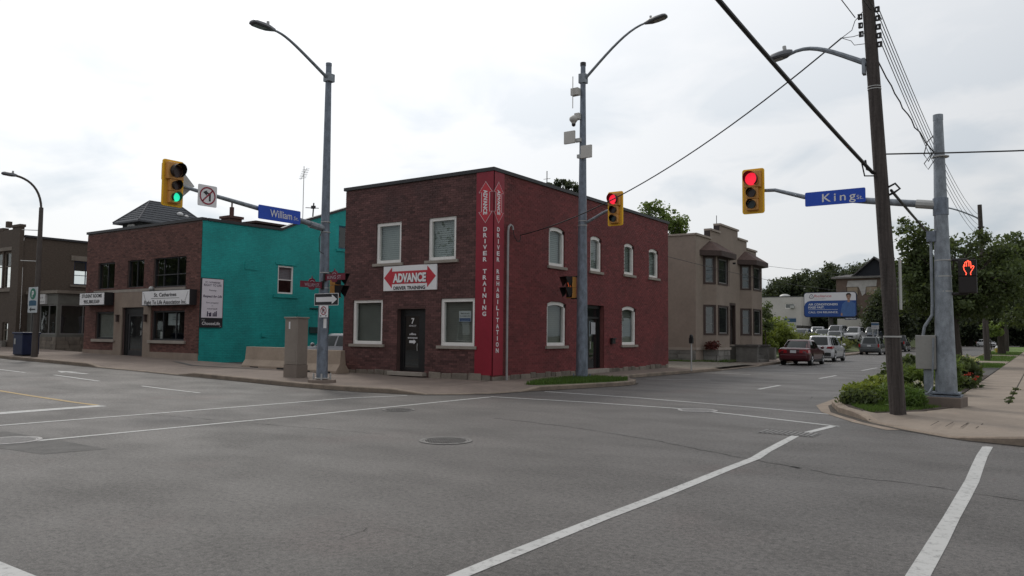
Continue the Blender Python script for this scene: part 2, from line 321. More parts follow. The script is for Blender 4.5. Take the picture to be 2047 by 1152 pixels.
def wloc(o):
    v = Vector((0, 0, 0))
    while o is not None: v += o.location; o = o.parent
    return v
def tag(o, label=None, cat=None, group=None, kind=None):
    if label: o['label'] = label
    if cat: o['category'] = cat
    if group: o['group'] = group
    if kind: o['kind'] = kind
    return o
def thing(name, loc, label, cat, group=None):
    o = bpy.data.objects.new(name, None); o.empty_display_size = 0.2; o.location = loc; COL.objects.link(o); return tag(o, label, cat, group)
def mk(name, mb, mat, parent=None, smooth=False, bevel=0, kind=None, tones=False, label=None):
    org = wloc(parent) if parent is not None else None
    vs = mb.v
    if parent is None:
        a = np.array(vs); org = Vector(((a[:, 0].min()+a[:, 0].max())/2, (a[:, 1].min()+a[:, 1].max())/2, a[:, 2].min()))
    me = bpy.data.meshes.new(name); me.from_pydata([(x-org.x, y-org.y, z-org.z) for x, y, z in vs], [], mb.f)
    if tones:
        at = me.attributes.new('tone', 'FLOAT', 'FACE'); at.data.foreach_set('value', mb.t)
    me.materials.append(mat)
    if bevel or smooth:
        b = bmesh.new(); b.from_mesh(me); bmesh.ops.recalc_face_normals(b, faces=b.faces); b.to_mesh(me); b.free()
    if smooth:
        me.shade_smooth(); me.set_sharp_from_angle(angle=rad(40))
    o = bpy.data.objects.new(name, me); COL.objects.link(o)
    if parent is None: o.location = org
    else: o.parent = parent
    if bevel:
        md = o.modifiers.new('bevel', 'BEVEL'); md.width = bevel; md.segments = 2; md.limit_method = 'ANGLE'
    if kind: o['kind'] = kind
    if label: o['label'] = label
    return o

def text_mb(s, pl, uc, zc, h, d=-0.006, width=None, bold=0.0, shear=0.0, rot=0.0, align='CENTER', mb=None, space=1.0):
    """flat lettering on a wall plane: cap height h, centred on (uc, zc), squeezed to the given width"""
    cu = bpy.data.curves.new('lettering', 'FONT'); cu.body = s; cu.size = 1.0; cu.space_character = space; cu.offset = bold; cu.shear = shear; cu.resolution_u = 3
    ob = bpy.data.objects.new('lettering', cu); COL.objects.link(ob)
    me = bpy.data.meshes.new_from_object(ob.evaluated_get(bpy.context.evaluated_depsgraph_get()))
    vs = [v.co.copy() for v in me.vertices]; fs = [tuple(p.vertices) for p in me.polygons]
    bpy.data.objects.remove(ob); bpy.data.curves.remove(cu); bpy.data.meshes.remove(me)
    mb = mb or MB()
    if not vs: return mb
    x0 = min(v.x for v in vs); x1 = max(v.x for v in vs); y0 = 0.0; y1 = 0.73
    k = h/(y1-y0); kx = (width/(x1-x0)) if width else k
    out = []
    for v in vs:
        a = (v.x-(x0+x1)/2)*kx if align == 'CENTER' else (v.x-x0)*kx
        b = (v.y-(y0+y1)/2)*k
        c, sn = math.cos(rot), math.sin(rot)
        out.append(pl.p(uc+a*c-b*sn, d, zc+a*sn+b*c))
    return mb.add(out, fs)

def wall(mb, pl, u0, u1, z0, z1, ops=(), d=0.0, reveal=0.22):
    """wall sheet with openings and their reveals"""
    us = sorted({u0, u1, *[o[0] for o in ops], *[o[1] for o in ops]}); zs = sorted({z0, z1, *[o[2] for o in ops], *[o[3] for o in ops]})
    us = [u for u in us if u0 <= u <= u1]; zs = [z for z in zs if z0 <= z <= z1]
    for i in range(len(us)-1):
        for j in range(len(zs)-1):
            cu, cz = (us[i]+us[i+1])/2, (zs[j]+zs[j+1])/2
            if any(o[0] < cu < o[1] and o[2] < cz < o[3] for o in ops): continue
            mb.pface(pl, [(us[i], zs[j]), (us[i+1], zs[j]), (us[i+1], zs[j+1]), (us[i], zs[j+1])], d)
    for a, b, c, e in ops:
        for q in (((a, c), (a, e)), ((b, c), (b, e)), ((a, c), (b, c)), ((a, e), (b, e))):
            mb.add([pl.p(q[0][0], d, q[0][1]), pl.p(q[1][0], d, q[1][1]), pl.p(q[1][0], d+reveal, q[1][1]), pl.p(q[0][0], d+reveal, q[0][1])], [(0, 1, 2, 3)])
    return mb
def bricks(pl, u0, u1, z0, z1, ops, pick=None, npick=0):
    """running-bond brickwork; returns (mesh of the mass, list of the picked whole bricks)"""
    BL, BH, J = 0.215, 0.065, 0.010; lst = []
    nc = int((z1-z0)/(BH+J))
    for i in range(nc):
        za = z0+i*(BH+J)+J; zb = za+BH; zc = (za+zb)/2
        cut = sorted([(o[0], o[1]) for o in ops if o[2] < zc < o[3]])
        u = u0-(BL+J)*(0.5 if i % 2 else 0.0)
        while u < u1:
            segs = [(max(u, u0), min(u+BL, u1))]
            for c in cut:
                ns = []
                for s in segs:
                    if c[1] <= s[0] or c[0] >= s[1]: ns.append(s)
                    else:
                        if s[0] < c[0]: ns.append((s[0], c[0]))
                        if s[1] > c[1]: ns.append((c[1], s[1]))
                segs = ns
            for s in segs:
                if s[1]-s[0] > 0.02: lst.append((s[0], s[1], za, zb))
            u += BL+J
    chosen = set()
    if pick:
        full = [i for i, b in enumerate(lst) if abs(b[1]-b[0]-BL) < 1e-6]
        full.sort(key=lambda i: ((lst[i][0]+lst[i][1])/2-pick[0])**2+((lst[i][2]+lst[i][3])/2-pick[1])**2)
        chosen = set(full[:npick])
    mb = MB(); sel = []
    for i, (a, b, c, e) in enumerate(lst):
        if i in chosen: sel.append(((a+b)/2, (c+e)/2)); continue
        d = random.uniform(-0.002, 0.002)
        vs = [pl.p(a, d, c), pl.p(b, d, c), pl.p(b, d, e), pl.p(a, d, e), pl.p(a, 0.02, c), pl.p(b, 0.02, c), pl.p(b, 0.02, e), pl.p(a, 0.02, e)]
        mb.add(vs, [(0, 1, 2, 3), (0, 4, 5, 1), (1, 5, 6, 2), (2, 6, 7, 3), (3, 7, 4, 0)], min(1, max(0, random.gauss(0.5, 0.22))))
    return mb, sel
def window(par, pl, u0, u1, z0, z1, fr=0.07, d=0.05, dep=0.09, fmat=None, gmat=None, cols=(), rows=(), arch=0.0, sill=None, blind=None, bm=None, fillmat=None, sash=False):
    """window part (frame) with pane, sill and blind as sub-parts; cols/rows are mullion positions 0..1"""
    fmat = fmat or WHITE_F; gmat = gmat or G_WIN
    mb = MB(); zs = z1-arch
    mb.pbox(pl, u0, u0+fr, d, d+dep, z0, zs); mb.pbox(pl, u1-fr, u1, d, d+dep, z0, zs)
    mb.pbox(pl, u0+fr, u1-fr, d, d+dep, z0, z0+fr)
    if arch:
        n = 8; w = u1-u0; rr = (w*w/4+arch*arch)/(2*arch); cz = z1-rr
        def zo(u): return cz+math.sqrt(max(0, rr*rr-(u-(u0+u1)/2)**2))
        us = [u0+w*i/n for i in range(n+1)]
        for a, b in zip(us, us[1:]):
            mb.hexa([pl.p(a, d, zo(a)-fr*1.2), pl.p(b, d, zo(b)-fr*1.2), pl.p(b, d+dep, zo(b)-fr*1.2), pl.p(a, d+dep, zo(a)-fr*1.2), pl.p(a, d, zo(a)), pl.p(b, d, zo(b)), pl.p(b, d+dep, zo(b)), pl.p(a, d+dep, zo(a))])
    else: mb.pbox(pl, u0+fr, u1-fr, d, d+dep, z1-fr, z1)
    for c in cols:
        u = u0+(u1-u0)*c; mb.pbox(pl, u-fr*0.3, u+fr*0.3, d+0.01, d+dep-0.01, z0+fr, z1-fr-arch*0.3)
    for r in rows:
        z = z0+(z1-z0)*r; mb.pbox(pl, u0+fr, u1-fr, d+0.008, d+dep-0.012, z-fr*0.3, z+fr*0.3)
    w_ = mk('window', mb, fmat, par)
    mk('pane', MB().pface(pl, [(u0+fr*.6, z0+fr*.6), (u1-fr*.6, z0+fr*.6), (u1-fr*.6, z1-fr*.6), (u0+fr*.6, z1-fr*.6)], d+dep*0.6), gmat, w_)
    if blind:
        zb = z1-(z1-z0)*blind; bb = MB(); n = max(3, int((z1-zb)/0.07))
        for i in range(n):
            q = zb+(z1-zb)*i/n; bb.hexa([pl.p(u0, d+dep+.05, q), pl.p(u1, d+dep+.05, q), pl.p(u1, d+dep+.054, q), pl.p(u0, d+dep+.054, q), pl.p(u0, d+dep+.075, q+(z1-zb)/n*0.96), pl.p(u1, d+dep+.075, q+(z1-zb)/n*0.96), pl.p(u1, d+dep+.079, q+(z1-zb)/n*.96), pl.p(u0, d+dep+.079, q+(z1-zb)/n*.96)])
        mk('blind', bb, bm or BLIND, w_)
    if sill: mk('sill', MB().pbox(pl, u0-sill, u1+sill, -0.07, d+0.02, z0-0.10, z0-0.002), SILLM, w_, bevel=0.008)
    if arch and fillmat:
        n = 8; w = u1-u0; fb = MB()
        us = [u0+w*i/n for i in range(n+1)]
        for a, b in zip(us, us[1:]):
            if min(zo(a), zo(b)) < z1-0.004: fb.hexa([pl.p(a, 0.004, zo(a)), pl.p(b, 0.004, zo(b)), pl.p(b, 0.2, zo(b)), pl.p(a, 0.2, zo(a)), pl.p(a, 0.004, z1+.004), pl.p(b, 0.004, z1+.004), pl.p(b, 0.2, z1+.004), pl.p(a, 0.2, z1+.004)])
        # soldier course over the arch
        for i in range(int(w/0.085)+1):
            a = u0+i*0.085; b = a+0.07; q = zo(min(max((a+b)/2, u0), u1))
            fb.pbox(pl, a, b, -0.006, 0.03, max(q, z1-arch)+0.005, max(q, z1-arch)+0.19)
        mk('arch', fb, fillmat, w_, tones=True)
    return w_
def zg(x):
    """street level: King Street climbs gently to the left"""
    s = -18.0-x
    if s <= -2: return 0.0
    if s < 2: return 0.0165*(s+2)**2/8
    return 0.0165*s

# ------------------------------------------------------------------ ground, road, pavements
gmb = MB()
gx = [-1500, -400, -200, -120, 60, 200, 600, 1500]; gy = [-1500, -300, -40, 230, 500, 1500]
gmb.grid([[(x, y, -0.30) for x in gx] for y in gy])
mk('ground', gmb, EARTH, kind='structure')
xs = [-120, -100, -80, -60, -50, -44, -38, -34, -30, -27, -24, -22, -20, -19, -18, -17, -16, -12, -8, -4, 0, 4, 10, 20, 40, 60]
ys = [-40, -20, -5, 3, 9, 15, 22, 40, 70, 110, 160, 230]
ROAD = mk('road', MB().grid([[(x, y, zg(x)) for x in xs] for y in ys]), A_, kind='structure')

def strip(name, pts, w, mat, dz=0.004, par=None, sub=1.0):
    """painted line along a polyline, laid on the road"""
    P = []
    for (x0, y0), (x1, y1) in zip(pts, pts[1:]):
        n = max(1, int(math.hypot(x1-x0, y1-y0)/sub))
        P += [(x0+(x1-x0)*i/n, y0+(y1-y0)*i/n) for i in range(n)]
    P.append(pts[-1]); A = []; B = []
    for i, (x, y) in enumerate(P):
        a = P[max(0, i-1)]; b = P[min(len(P)-1, i+1)]; l = math.hypot(b[0]-a[0], b[1]-a[1]) or 1
        nx, ny = -(b[1]-a[1])/l, (b[0]-a[0])/l
        j = random.uniform(-0.012, 0.012); ww = w/2*(1+random.uniform(-.06, .06))
        A.append((x+nx*(ww+j), y+ny*(ww+j), zg(x)+dz)); B.append((x-nx*(ww-j), y-ny*(ww-j), zg(x)+dz))
    return mk(name, MB().grid([A, B]), mat, par or ROAD)
strip('painted_line', [(-14.35, 2.7), (-14.3, 5.8), (-14.1, 9.5), (-13.95, 13.3), (-13.4, 14.7)], 0.11, P_WHITE)
strip('painted_line', [(-12.05, 2.7), (-11.95, 5.2), (-11.7, 10), (-11.55, 15.75)], 0.11, P_WHITE)
strip('painted_line', [(-11.6, 15.85), (-9, 16.05), (-6.75, 16.05), (-5.2, 15.6), (-3.05, 14.72)], 0.11, P_WHITE)
strip('painted_line', [(-11.5, 18.25), (-8.5, 18.05), (-5.6, 17.45), (-3.55, 16.85)], 0.11, P_WHITE)
strip('painted_line', [(-3.12, 14.75), (-3.32, 13.0), (-3.2, 10.9), (-3.14, 10.2), (-3.2, 6), (-3.25, 1.2)], 0.125, P_WHITE)
strip('painted_line', [(-0.71, 13.45), (-0.70, 9.0), (-0.74, 5.9), (-0.74, 1.2)], 0.135, P_WHITE)
strip('painted_line', [(-16.25, 2.7), (-16.3, 5), (-16.42, 8.5)], 0.38, P_WHITE)
strip('painted_line', [(-5.95, 2.36), (-5.4, 2.34), (-3.3, 2.3)], 0.14, P_WHITE)
strip('painted_line', [(-16.6, 8.48), (-24, 8.62), (-70, 8.8)], 0.13, P_YEL)
strip('painted_line', [(-30.2, 11.9), (-27.9, 11.85)], 0.11, P_WHITE)
strip('painted_line', [(-26.3, 12.05), (-23.1, 11.85)], 0.11, P_WHITE)
strip('painted_line', [(-20.8, 11.85), (-17.9, 11.75)], 0.10, P_WHITE)
strip('painted_line', [(-40, 12.0), (-37, 12.0)], 0.11, P_WHITE)
for a, b in ((23.4, 25.8), (31.1, 34.1), (40.0, 44.4), (50, 53.5), (60, 64), (71, 75), (83, 87), (96, 100)):
    x = -7.1-max(0, a-34)*0.016; strip('painted_line', [(x, a), (x-.03, b)], 0.12, P_WHITE)
strip('painted_line', [(-12.0, 26.05), (-10.9, 26.5), (-9.95, 27.05)], 0.10, P_WHITE)
strip('painted_line', [(-11.7, 32.45), (-10.1, 32.2)], 0.12, P_WHITE)
strip('painted_line', [(-12.2, 43.6), (-10.3, 43.3)], 0.12, P_WHITE)
strip('painted_line', [(-12.6, 51.0), (-10.4, 50.8)], 0.12, P_WHITE)
am = MB(); zz = zg(-27.3)+.004
am.add([(x, y, zg(x)+.004) for x, y in [(-28.2, 13.0), (-27.3, 13.32), (-27.4, 13.1), (-26.2, 13.12), (-26.2, 12.95), (-27.4, 12.92), (-27.3, 12.72)]], [(0, 1, 2, 3, 4, 5, 6)])
mk('painted_arrow', am, P_WHITE, ROAD)
# tar-dark patches and cracks in the asphalt
CRACK = pm('crack_tar', (0.035, 0.033, 0.032), 0.8, 0.2, 5); PATCH = pm('patched_asphalt', (0.10, 0.096, 0.092), 0.8, 0.3, 3, 0.5, 60)
def crack(pts, w):
    P = []
    for (x0, y0), (x1, y1) in zip(pts, pts[1:]):
        n = max(2, int(math.hypot(x1-x0, y1-y0)/0.12))
        P += [(x0+(x1-x0)*i/n+random.uniform(-.025, .025), y0+(y1-y0)*i/n+random.uniform(-.025, .025)) for i in range(n)]
    A = []; B = []
    for x, y in P:
        k = w*random.uniform(0.2, 1.3)/2; A.append((x+k*.3, y+k, zg(x)+.0025)); B.append((x-k*.3, y-k, zg(x)+.0025))
    mk('crack', MB().grid([A, B]), CRACK, ROAD)
crack([(-8.6, 11.9), (-6.8, 11.6), (-5.0, 11.0), (-3.9, 10.4), (-2.9, 9.95), (-2.35, 9.75)], 0.03)
crack([(-2.35, 9.75), (-2.0, 9.55), (-1.2, 9.5), (0.2, 9.1)], 0.02)
crack([(-2.6, 9.85), (-2.3, 9.7)], 0.09)
crack([(-4.6, 4.6), (-4.5, 4.2), (-4.62, 3.8)], 0.01)
crack([(-6.0, 22.0), (-5.5, 24.5), (-5.0, 26.0)], 0.05)
crack([(-4.9, 20.2), (-5.1, 21.6), (-4.6, 23.4)], 0.05)
crack([(-7.0, 26.6), (-6.2, 27.5)], 0.05)
crack([(-14, 8.2), (-11, 8.6), (-8.4, 8.9)], 0.015)
mk('patch', MB().add([(x, y, zg(x)+.002) for x, y in [(-14.1, 4.4), (-10.6, 4.75), (-10.4, 5.5), (-13.4, 5.45)]], [(0, 1, 2, 3)]), PATCH, ROAD)

# manholes: a ring and a lid with raised studs
IRON = pm('cast_iron', (0.145, 0.14, 0.135), 0.6, 0.25, 8, 0.3, 40, metal=0.3); IRON_L = pm('worn_iron', (0.30, 0.29, 0.285), 0.6, 0.15, 8, metal=0.2)
def manhole(x, y, r, label, mat=None):
    t = thing('manhole_cover', (x, y, zg(x)), label, 'manhole', 'manhole covers in the road')
    z = zg(x); mat = mat or IRON; n = 32
    ring = MB(); ring.grid([[(x+q*math.cos(a), y+q*math.sin(a), z+h) for a in [2*math.pi*i/n for i in range(n+1)]] for q, h in ((r, .003), (r*.99, .012), (r*.87, .012), (r*.86, .005))])
    mk('ring', ring, mat, t)
    lid = MB(); lid.disc((x, y, z+.004), (0, 0, 1), r*.85, .004, n)
    k = int(r/0.05)
    for i in range(-k, k+1):
        for j in range(-k, k+1):
            px, py = i*.05, j*.05
            if math.hypot(px, py) < r*.78: lid.box(x+px-.015, x+px+.015, y+py-.015, y+py+.015, z+.008, z+.015)
    mk('lid', lid, mat, t)
manhole(-7.35, 8.92, 0.40, 'round studded manhole cover in the middle of the intersection')
manhole(-11.05, 11.86, 0.34, 'dark manhole cover just inside the crosswalk before the brick corner building')
manhole(-12.25, 5.03, 0.42, 'pale manhole cover set in an asphalt patch at the left picture edge', IRON_L)
manhole(-6.12, 15.87, 0.42, 'worn light grey manhole cover lying across a crosswalk line', IRON_L)
t = thing('storm_drain_grate', (-3.5, 13.15, 0), 'slotted iron storm drain grate beside the thick crosswalk line', 'drain grate')
gb = MB(); gb.box(-3.95, -3.05, 12.86, 13.44, .002, .006); mk('frame', gb, IRON, t)
for i in range(11): mk('bar', MB().box(-3.92+i*.08, -3.875+i*.08, 12.9, 13.4, .006, .014), IRON, t)

# ---- pavements: kerb polyline -> kerb face, kerb top, ramped strip, flat back part
def offset(poly, dist, side):
    out = []
    for i, p in enumerate(poly):
        a = poly[max(0, i-1)]; b = poly[min(len(poly)-1, i+1)]; l = math.hypot(b[0]-a[0], b[1]-a[1]) or 1
        out.append((p[0]-(b[1]-a[1])/l*dist*side, p[1]+(b[0]-a[0])/l*dist*side))
    return out
def densify(poly, step=2.0):
    out = []
    for a, b in zip(poly, poly[1:]):
        n = max(1, int(math.hypot(b[0]-a[0], b[1]-a[1])/step))
        out += [tuple(a[k]+(b[k]-a[k])*i/n for k in range(len(a))) for i in range(n)]
    return out+[tuple(poly[-1])]
KH = 0.13
def kerb_and_walk(poly, side, name, mat, kmat):
    """poly: (x, y, drop, backx, backy)"""
    P = densify(poly); edge = [(p[0], p[1]) for p in P]
    in1 = offset(edge, 0.16, side); in2 = offset(edge, 1.1, side)
    hk = [KH-(KH-0.025)*p[2] for p in P]
    kb = MB()
    kb.grid([[(e[0], e[1], zg(e[0])-.02) for e in edge], [(e[0], e[1], zg(e[0])+h-.02) for e, h in zip(edge, hk)],
             [(e[0]+(i[0]-e[0])*.15, e[1]+(i[1]-e[1])*.15, zg(e[0])+h+.002) for e, i, h in zip(edge, in1, hk)],
             [(i[0], i[1], zg(i[0])+h+.004) for i, h in zip(in1, hk)], [(i[0], i[1], zg(i[0])-.02) for i in in1]])
    ko = mk('kerb', kb, kmat, kind='structure')
    o1 = offset(edge, -.05, side); o2 = offset(edge, -.20, side); DIRT = pm('gutter_grit', (.062, .052, .043), .95, .5, 6, .5, 40)
    j = [random.uniform(.2, 1.0) for _ in edge]; mk('gutter_grit', MB().grid([[(e[0], e[1], zg(e[0])+.009) for e in edge], [(e[0]+(q[0]-e[0])*k, e[1]+(q[1]-e[1])*k, zg(e[0])+.0085) for e, q, k in zip(edge, o2, j)]]), DIRT, ko)
    wk = MB(); back = [(p[3], p[4]) for p in P]
    rows = [[(i[0], i[1], zg(i[0])+h) for i, h in zip(in1, hk)],
            [(b[0] if math.hypot(b[0]-i[0], b[1]-i[1]) < .9 else m[0], b[1] if math.hypot(b[0]-i[0], b[1]-i[1]) < .9 else m[1], zg(m[0])+KH) for i, m, b in zip(in1, in2, back)],
            [(b[0], b[1], zg(b[0])+KH) for b in back]]
    wk.grid(rows)
    return mk(name, wk, mat, kind='structure')
LP = [(-110, 15.1, 0), (-60, 15.05, 0), (-38, 15.0, 0), (-30.2, 15.0, 0), (-29.4, 15.0, 1), (-24.2, 15.0, 1), (-23.2, 15.0, 0), (-20, 14.9, 0), (-17.4, 14.78, 0), (-15.2, 14.8, 0), (-14.2, 14.92, 0)]
LW = kerb_and_walk([p+(p[0], 19.5) for p in LP]+[(-13.2, 15.2, 1, -14.3, 19.5), (-12.6, 15.75, 1, -14.25, 19.5), (-12.1, 16.6, 1, -14.2, 19.5), (-11.9, 17.7, 1, -14.2, 19.6), (-11.86, 18.1, .6, -14.2, 19.8), (-11.75, 18.5, 0, -14.2, 20),
    (-11.35, 20, 0, -14.2, 21), (-10.95, 21.6, 0, -14.2, 22), (-10.87, 22.6, 0, -14.2, 23), (-11.2, 23.5, 0, -14.2, 24), (-12.2, 24.5, 0, -14.2, 25), (-12.65, 26, 0, -14.2, 26.5), (-12.5, 30, 0, -14.2, 30), (-12.3, 34.2, 0, -14.2, 34.2),
    (-12.35, 35.2, 1, -14.3, 35.2), (-12.5, 41.2, 1, -14.3, 41.2), (-12.6, 42.4, 0, -14.3, 42.4), (-12.8, 48, 0, -14.6, 48), (-13.2, 56, 0, -15.0, 56), (-13.8, 66, 0, -15.3, 66), (-14.2, 79, 0, -15.6, 79), (-15.0, 100, 0, -16.6, 100), (-17, 150, 0, -19.5, 150), (-20, 200, 0, -23, 200)],
    1, 'sidewalk_left', CONC_L, KERB)
RW = kerb_and_walk([(40, 13.6, 0, 40, 24), (3, 13.7, 0, 3, 20.66), (-.3, 13.82, 0, 1.0, 20.66), (-0.95, 14.0, .6, 0.2, 20.66), (-1.3, 14.2, 1, -.6, 20.66), (-2.0, 14.9, 1, -1.79, 20.66), (-2.7, 15.8, 1, -1.95, 17.5), (-2.95, 16.25, .3, -2.7, 16.4), (-3.2, 16.7, 0, -3.02, 16.8), (-3.6, 17.4, 0, -3.42, 17.5), (-4.05, 18.9, 0, -3.87, 18.9), (-4.13, 21, 0, -3.95, 21), (-4.02, 24.5, 0, -3.84, 24.5), (-4.0, 35.8, 0, -3.8, 35.8),
    (-4.0, 36.6, 1, -2.6, 36.6), (-4.03, 45.2, 1, -2.6, 45.2), (-4.05, 46, 0, -3.85, 46), (-4.15, 58, 0, -3.95, 58), (-4.5, 70, 0, -4.3, 70), (-4.9, 93, 0, -4.7, 93), (-5.5, 127, 0, -5.3, 127), (-8, 190, 0, -7.8, 190)], -1, 'sidewalk_right', CONC, pm('pale_kerb', (.25, .20, .157), .85, .25, 2.5, .3, 50, stain=(.15, .12, .095, .55)))
gut = offset([(-2.0, 14.9), (-2.7, 15.8), (-2.95, 16.25), (-3.2, 16.7), (-3.6, 17.4), (-4.05, 18.9), (-4.13, 21), (-4.02, 24.5)], .34, 1)
mk('gutter', MB().grid([[(x, y, .006) for x, y in gut], [(x, y, .006) for x, y in [(-2.0, 14.9), (-2.7, 15.8), (-2.95, 16.25), (-3.2, 16.7), (-3.6, 17.4), (-4.05, 18.9), (-4.13, 21), (-4.02, 24.5)]]]), MATS['pale_kerb'], ROAD)
mk('apron', MB().add([(-14.3, 33.22, .135), (-12.5, 34.2, .134), (-12.7, 41.5, .134), (-14.9, 38.6, .26), (-30, 38.4, .3), (-30, 33.22, .3)], [(0, 1, 2, 3, 4, 5)]), pm('driveway_gravel', (0.17, 0.15, 0.125), 0.9, 0.25, 2, 0.4, 40), LW)
LOT = pm('lot_asphalt', (0.085, 0.08, 0.075), 0.85, 0.25, 1.5, 0.4, 50)
mk('side_lot', MB().add([(x, y, zg(x)+(KH+.012 if y < 19 else .03)) for x, y in [(-29.7, 18.2), (-26.9, 17.2), (-20.9, 18.4), (-20.9, 20.5), (-20.9, 45), (-29.7, 45), (-29.7, 20.5)]], [(0, 1, 2, 3, 6), (3, 4, 5, 6)]), LOT, LW)
# right-hand pavement made of separate slabs with a weedy joint
wb = MB(); wb.box(-1.76, 4.5, 20.6, 190, -.02, .112); wb.box(-3.0, 4.5, 36.2, 45.8, -.02, .109); mk('sidewalk_base', wb, pm('joint_dirt', (0.06, 0.055, 0.045), .95, .3, 4), RW)
y = 20.65; k = 0
random.seed(3)
while y < 78:
    for a, b in ((-1.75, -0.69), (-0.655, 1.05), (1.065, 2.8)):
        if b > 2 and y > 40: continue
        dz = random.uniform(-.004, .004)
        mk('slab', MB().hexa([(a, y, .05), (b, y, .05), (b, y+1.48, .05), (a, y+1.48, .05), (a, y, .13+dz), (b, y, .13-dz), (b, y+1.48, .13+random.uniform(-.004, .004)), (a, y+1.48, .13)]), CONC, RW)
    y += 1.495
mk('far_walk', MB().box(-1.75, 0.4, y, 190, .05, .13), CONC, RW)
mk('driveway_patch', MB().add([(-3.75, 36.1, .06), (-1.8, 36.1, .135), (-1.8, 45.8, .135), (-3.75, 45.8, .06)], [(0, 1, 2, 3)]), LOT, RW)
# scored tactile grooves in the ramp
for i in range(4):
    x = -1.62+i*.22; yy = 14.95+i*.02
    mk('groove', MB().add([(x, yy, .105), (x+.012, yy, .105), (x+.09, yy+.55, .139), (x+.07, yy+.55, .139)], [(0, 1, 2, 3)]), SOIL, RW)
# lawns and bed
def lawn(name, pts, z, mat=GRASSM): return mk(name, MB().zprism(pts, z-.12, z), mat, kind='structure')
lawn('grass_island', [(-11.95, 18.75), (-11.52, 20), (-11.13, 21.6), (-11.06, 22.6), (-11.4, 23.25), (-12.9, 23.4), (-13.1, 22.2), (-12.9, 20.2), (-12.3, 18.7)], .145)
_bp = [(-2.74, 15.9, .045), (-2.0, 17.45, .14), (-1.5, 19.0, .145), (-1.78, 21, .145), (-1.78, 36.0, .145), (-3.82, 36.0, .145), (-3.85, 24.5, .145), (-3.96, 21, .145), (-3.88, 18.9, .145), (-3.43, 17.5, .14), (-3.05, 16.75, .13)]
mk('planting_bed', MB().add(_bp+[(x, y, -.02) for x, y, z in _bp], [tuple(range(11))]+[(i, i+11, (i+1) % 11+11, (i+1) % 11) for i in range(11)]), SOIL, kind='structure')
V = [((-3.85, 46), (-1.8, 46), (-1.8, 52.6), (-3.92, 52.6)), ((-4.0, 59), (-1.8, 59), (-1.8, 76), (-4.35, 76)), ((-4.5, 82), (-1.8, 82), (-1.8, 100), (-4.7, 100)), ((-4.9, 103), (-1.8, 103), (-1.8, 118), (-5.1, 118)), ((-5.4, 121), (-1.8, 121), (-1.8, 160), (-6, 160))]
for q in V: lawn('grass_verge', q, .14, pm('bright_turf', (0.105, 0.165, 0.035), .9, .25, 2, .4, 30))
for a, b, x in ((52.7, 58.9, -3.95), (76.1, 81.9, -4.35), (100.1, 102.9, -4.7)):
    mk('crossing_slab', MB().box(x, -1.8, a, b, -.02, .134), CONC, RW)
lawn('house_lawn', [(-15.0, 38.0), (-14.35, 41), (-14.5, 51), (-15.3, 57), (-30, 57), (-30, 38.45)], .27, pm('dry_turf', (0.08, 0.105, 0.035), .9, .35, 2, .4, 30))
# raised land left of William Street, behind the stucco house
def hb(x, y):
    a = min(1, max(0, (-15.5-x)/3.0)); b = min(1, max(0, (y-58)/6.0)); c = min(1, max(0, (y-88)/18.0)); a = a*a*(3-2*a); c = c*c*(3-2*c)
    return .16+a*b*0.85+a*c*1.5
tx = [-90, -60, -45, -35, -28, -24, -21, -19.5, -18.3, -17.4, -16.6, -15.9, -15.25]; ty = [57, 58, 60, 62, 64, 70, 78, 88, 92, 96, 100, 104, 108, 130, 170, 215]
mk('terrain', MB().grid([[(x-max(0, (y-57))*0.012, y, hb(x, y)) for x in tx] for y in ty]), pm('rough_grass', (0.085, 0.105, 0.04), .95, .35, 1.5, .4, 20), kind='structure')
lawn('terrain_right', [(2.85, 24), (60, 24), (60, 215), (0.6, 215), (1.08, 40.2), (2.85, 40)], .12, GRASSM)

def scribble(m, pl, uc, zc, w, h, d):
    """a line of print too blurred to read: short uneven strokes"""
    u = uc-w/2
    while u < uc+w/2:
        k = random.uniform(.25, .7)*h; a = random.uniform(.55, 1)*h
        m.pface(pl, [(u, zc-h/2), (u+k, zc-h/2), (u+k*.8, zc-h/2+a), (u+k*.2, zc-h/2+a)], d); u += k+h*random.uniform(.15, .6)
# ------------------------------------------------------------------ corner brick building
random.seed(21)
F_ = FY(19.38); S_ = FX(-14.17); TOP = 6.77; B0 = 0.13
CB = thing('brick_corner_building', (-17.5, 26, B0), 'two-storey brown and red brick corner building with crimson corner strip', 'building')
fwin = [(-19.27, -18.08, 4.02, 5.45), (-16.85, -15.66, 4.02, 5.45), (-20.37, -18.90, 1.20, 2.77), (-16.27, -14.86, 1.20, 2.74)]
fdoor = (-18.20, -16.93, 0.30, 2.42)
swin = [(22.72, 23.80, 4.02, 5.42), (25.72, 26.62, 4.05, 5.42), (28.62, 29.55, 4.12, 5.44), (31.05, 32.05, 4.15, 5.45), (22.62, 23.92, 1.20, 2.78), (28.42, 29.72, 1.20, 2.80)]
sdoor = (25.42, 26.85, 0.30, 2.74)
m = MB(); wall(m, F_, -20.85, -14.19, B0-.1, TOP, fwin+[fdoor], d=0.010, reveal=.3); mk('front_wall', m, MORT_F, CB)
m = MB(); wall(m, S_, 19.40, 33.15, B0-.1, TOP, swin+[sdoor], d=0.010, reveal=.3); mk('side_wall', m, MORT_S, CB)
m = MB(); m.add([(-20.85, 19.39, 0), (-20.85, 33.15, 0), (-20.85, 33.15, TOP), (-20.85, 19.39, TOP), (-14.18, 33.15, 0), (-14.18, 33.15, TOP)], [(0, 1, 2, 3), (1, 4, 5, 2)]); mk('rear_wall', m, MORT_S, CB)
mk('roof', MB().box(-20.8, -14.25, 19.45, 33.1, TOP-.25, TOP-.2), ROOFM, CB)
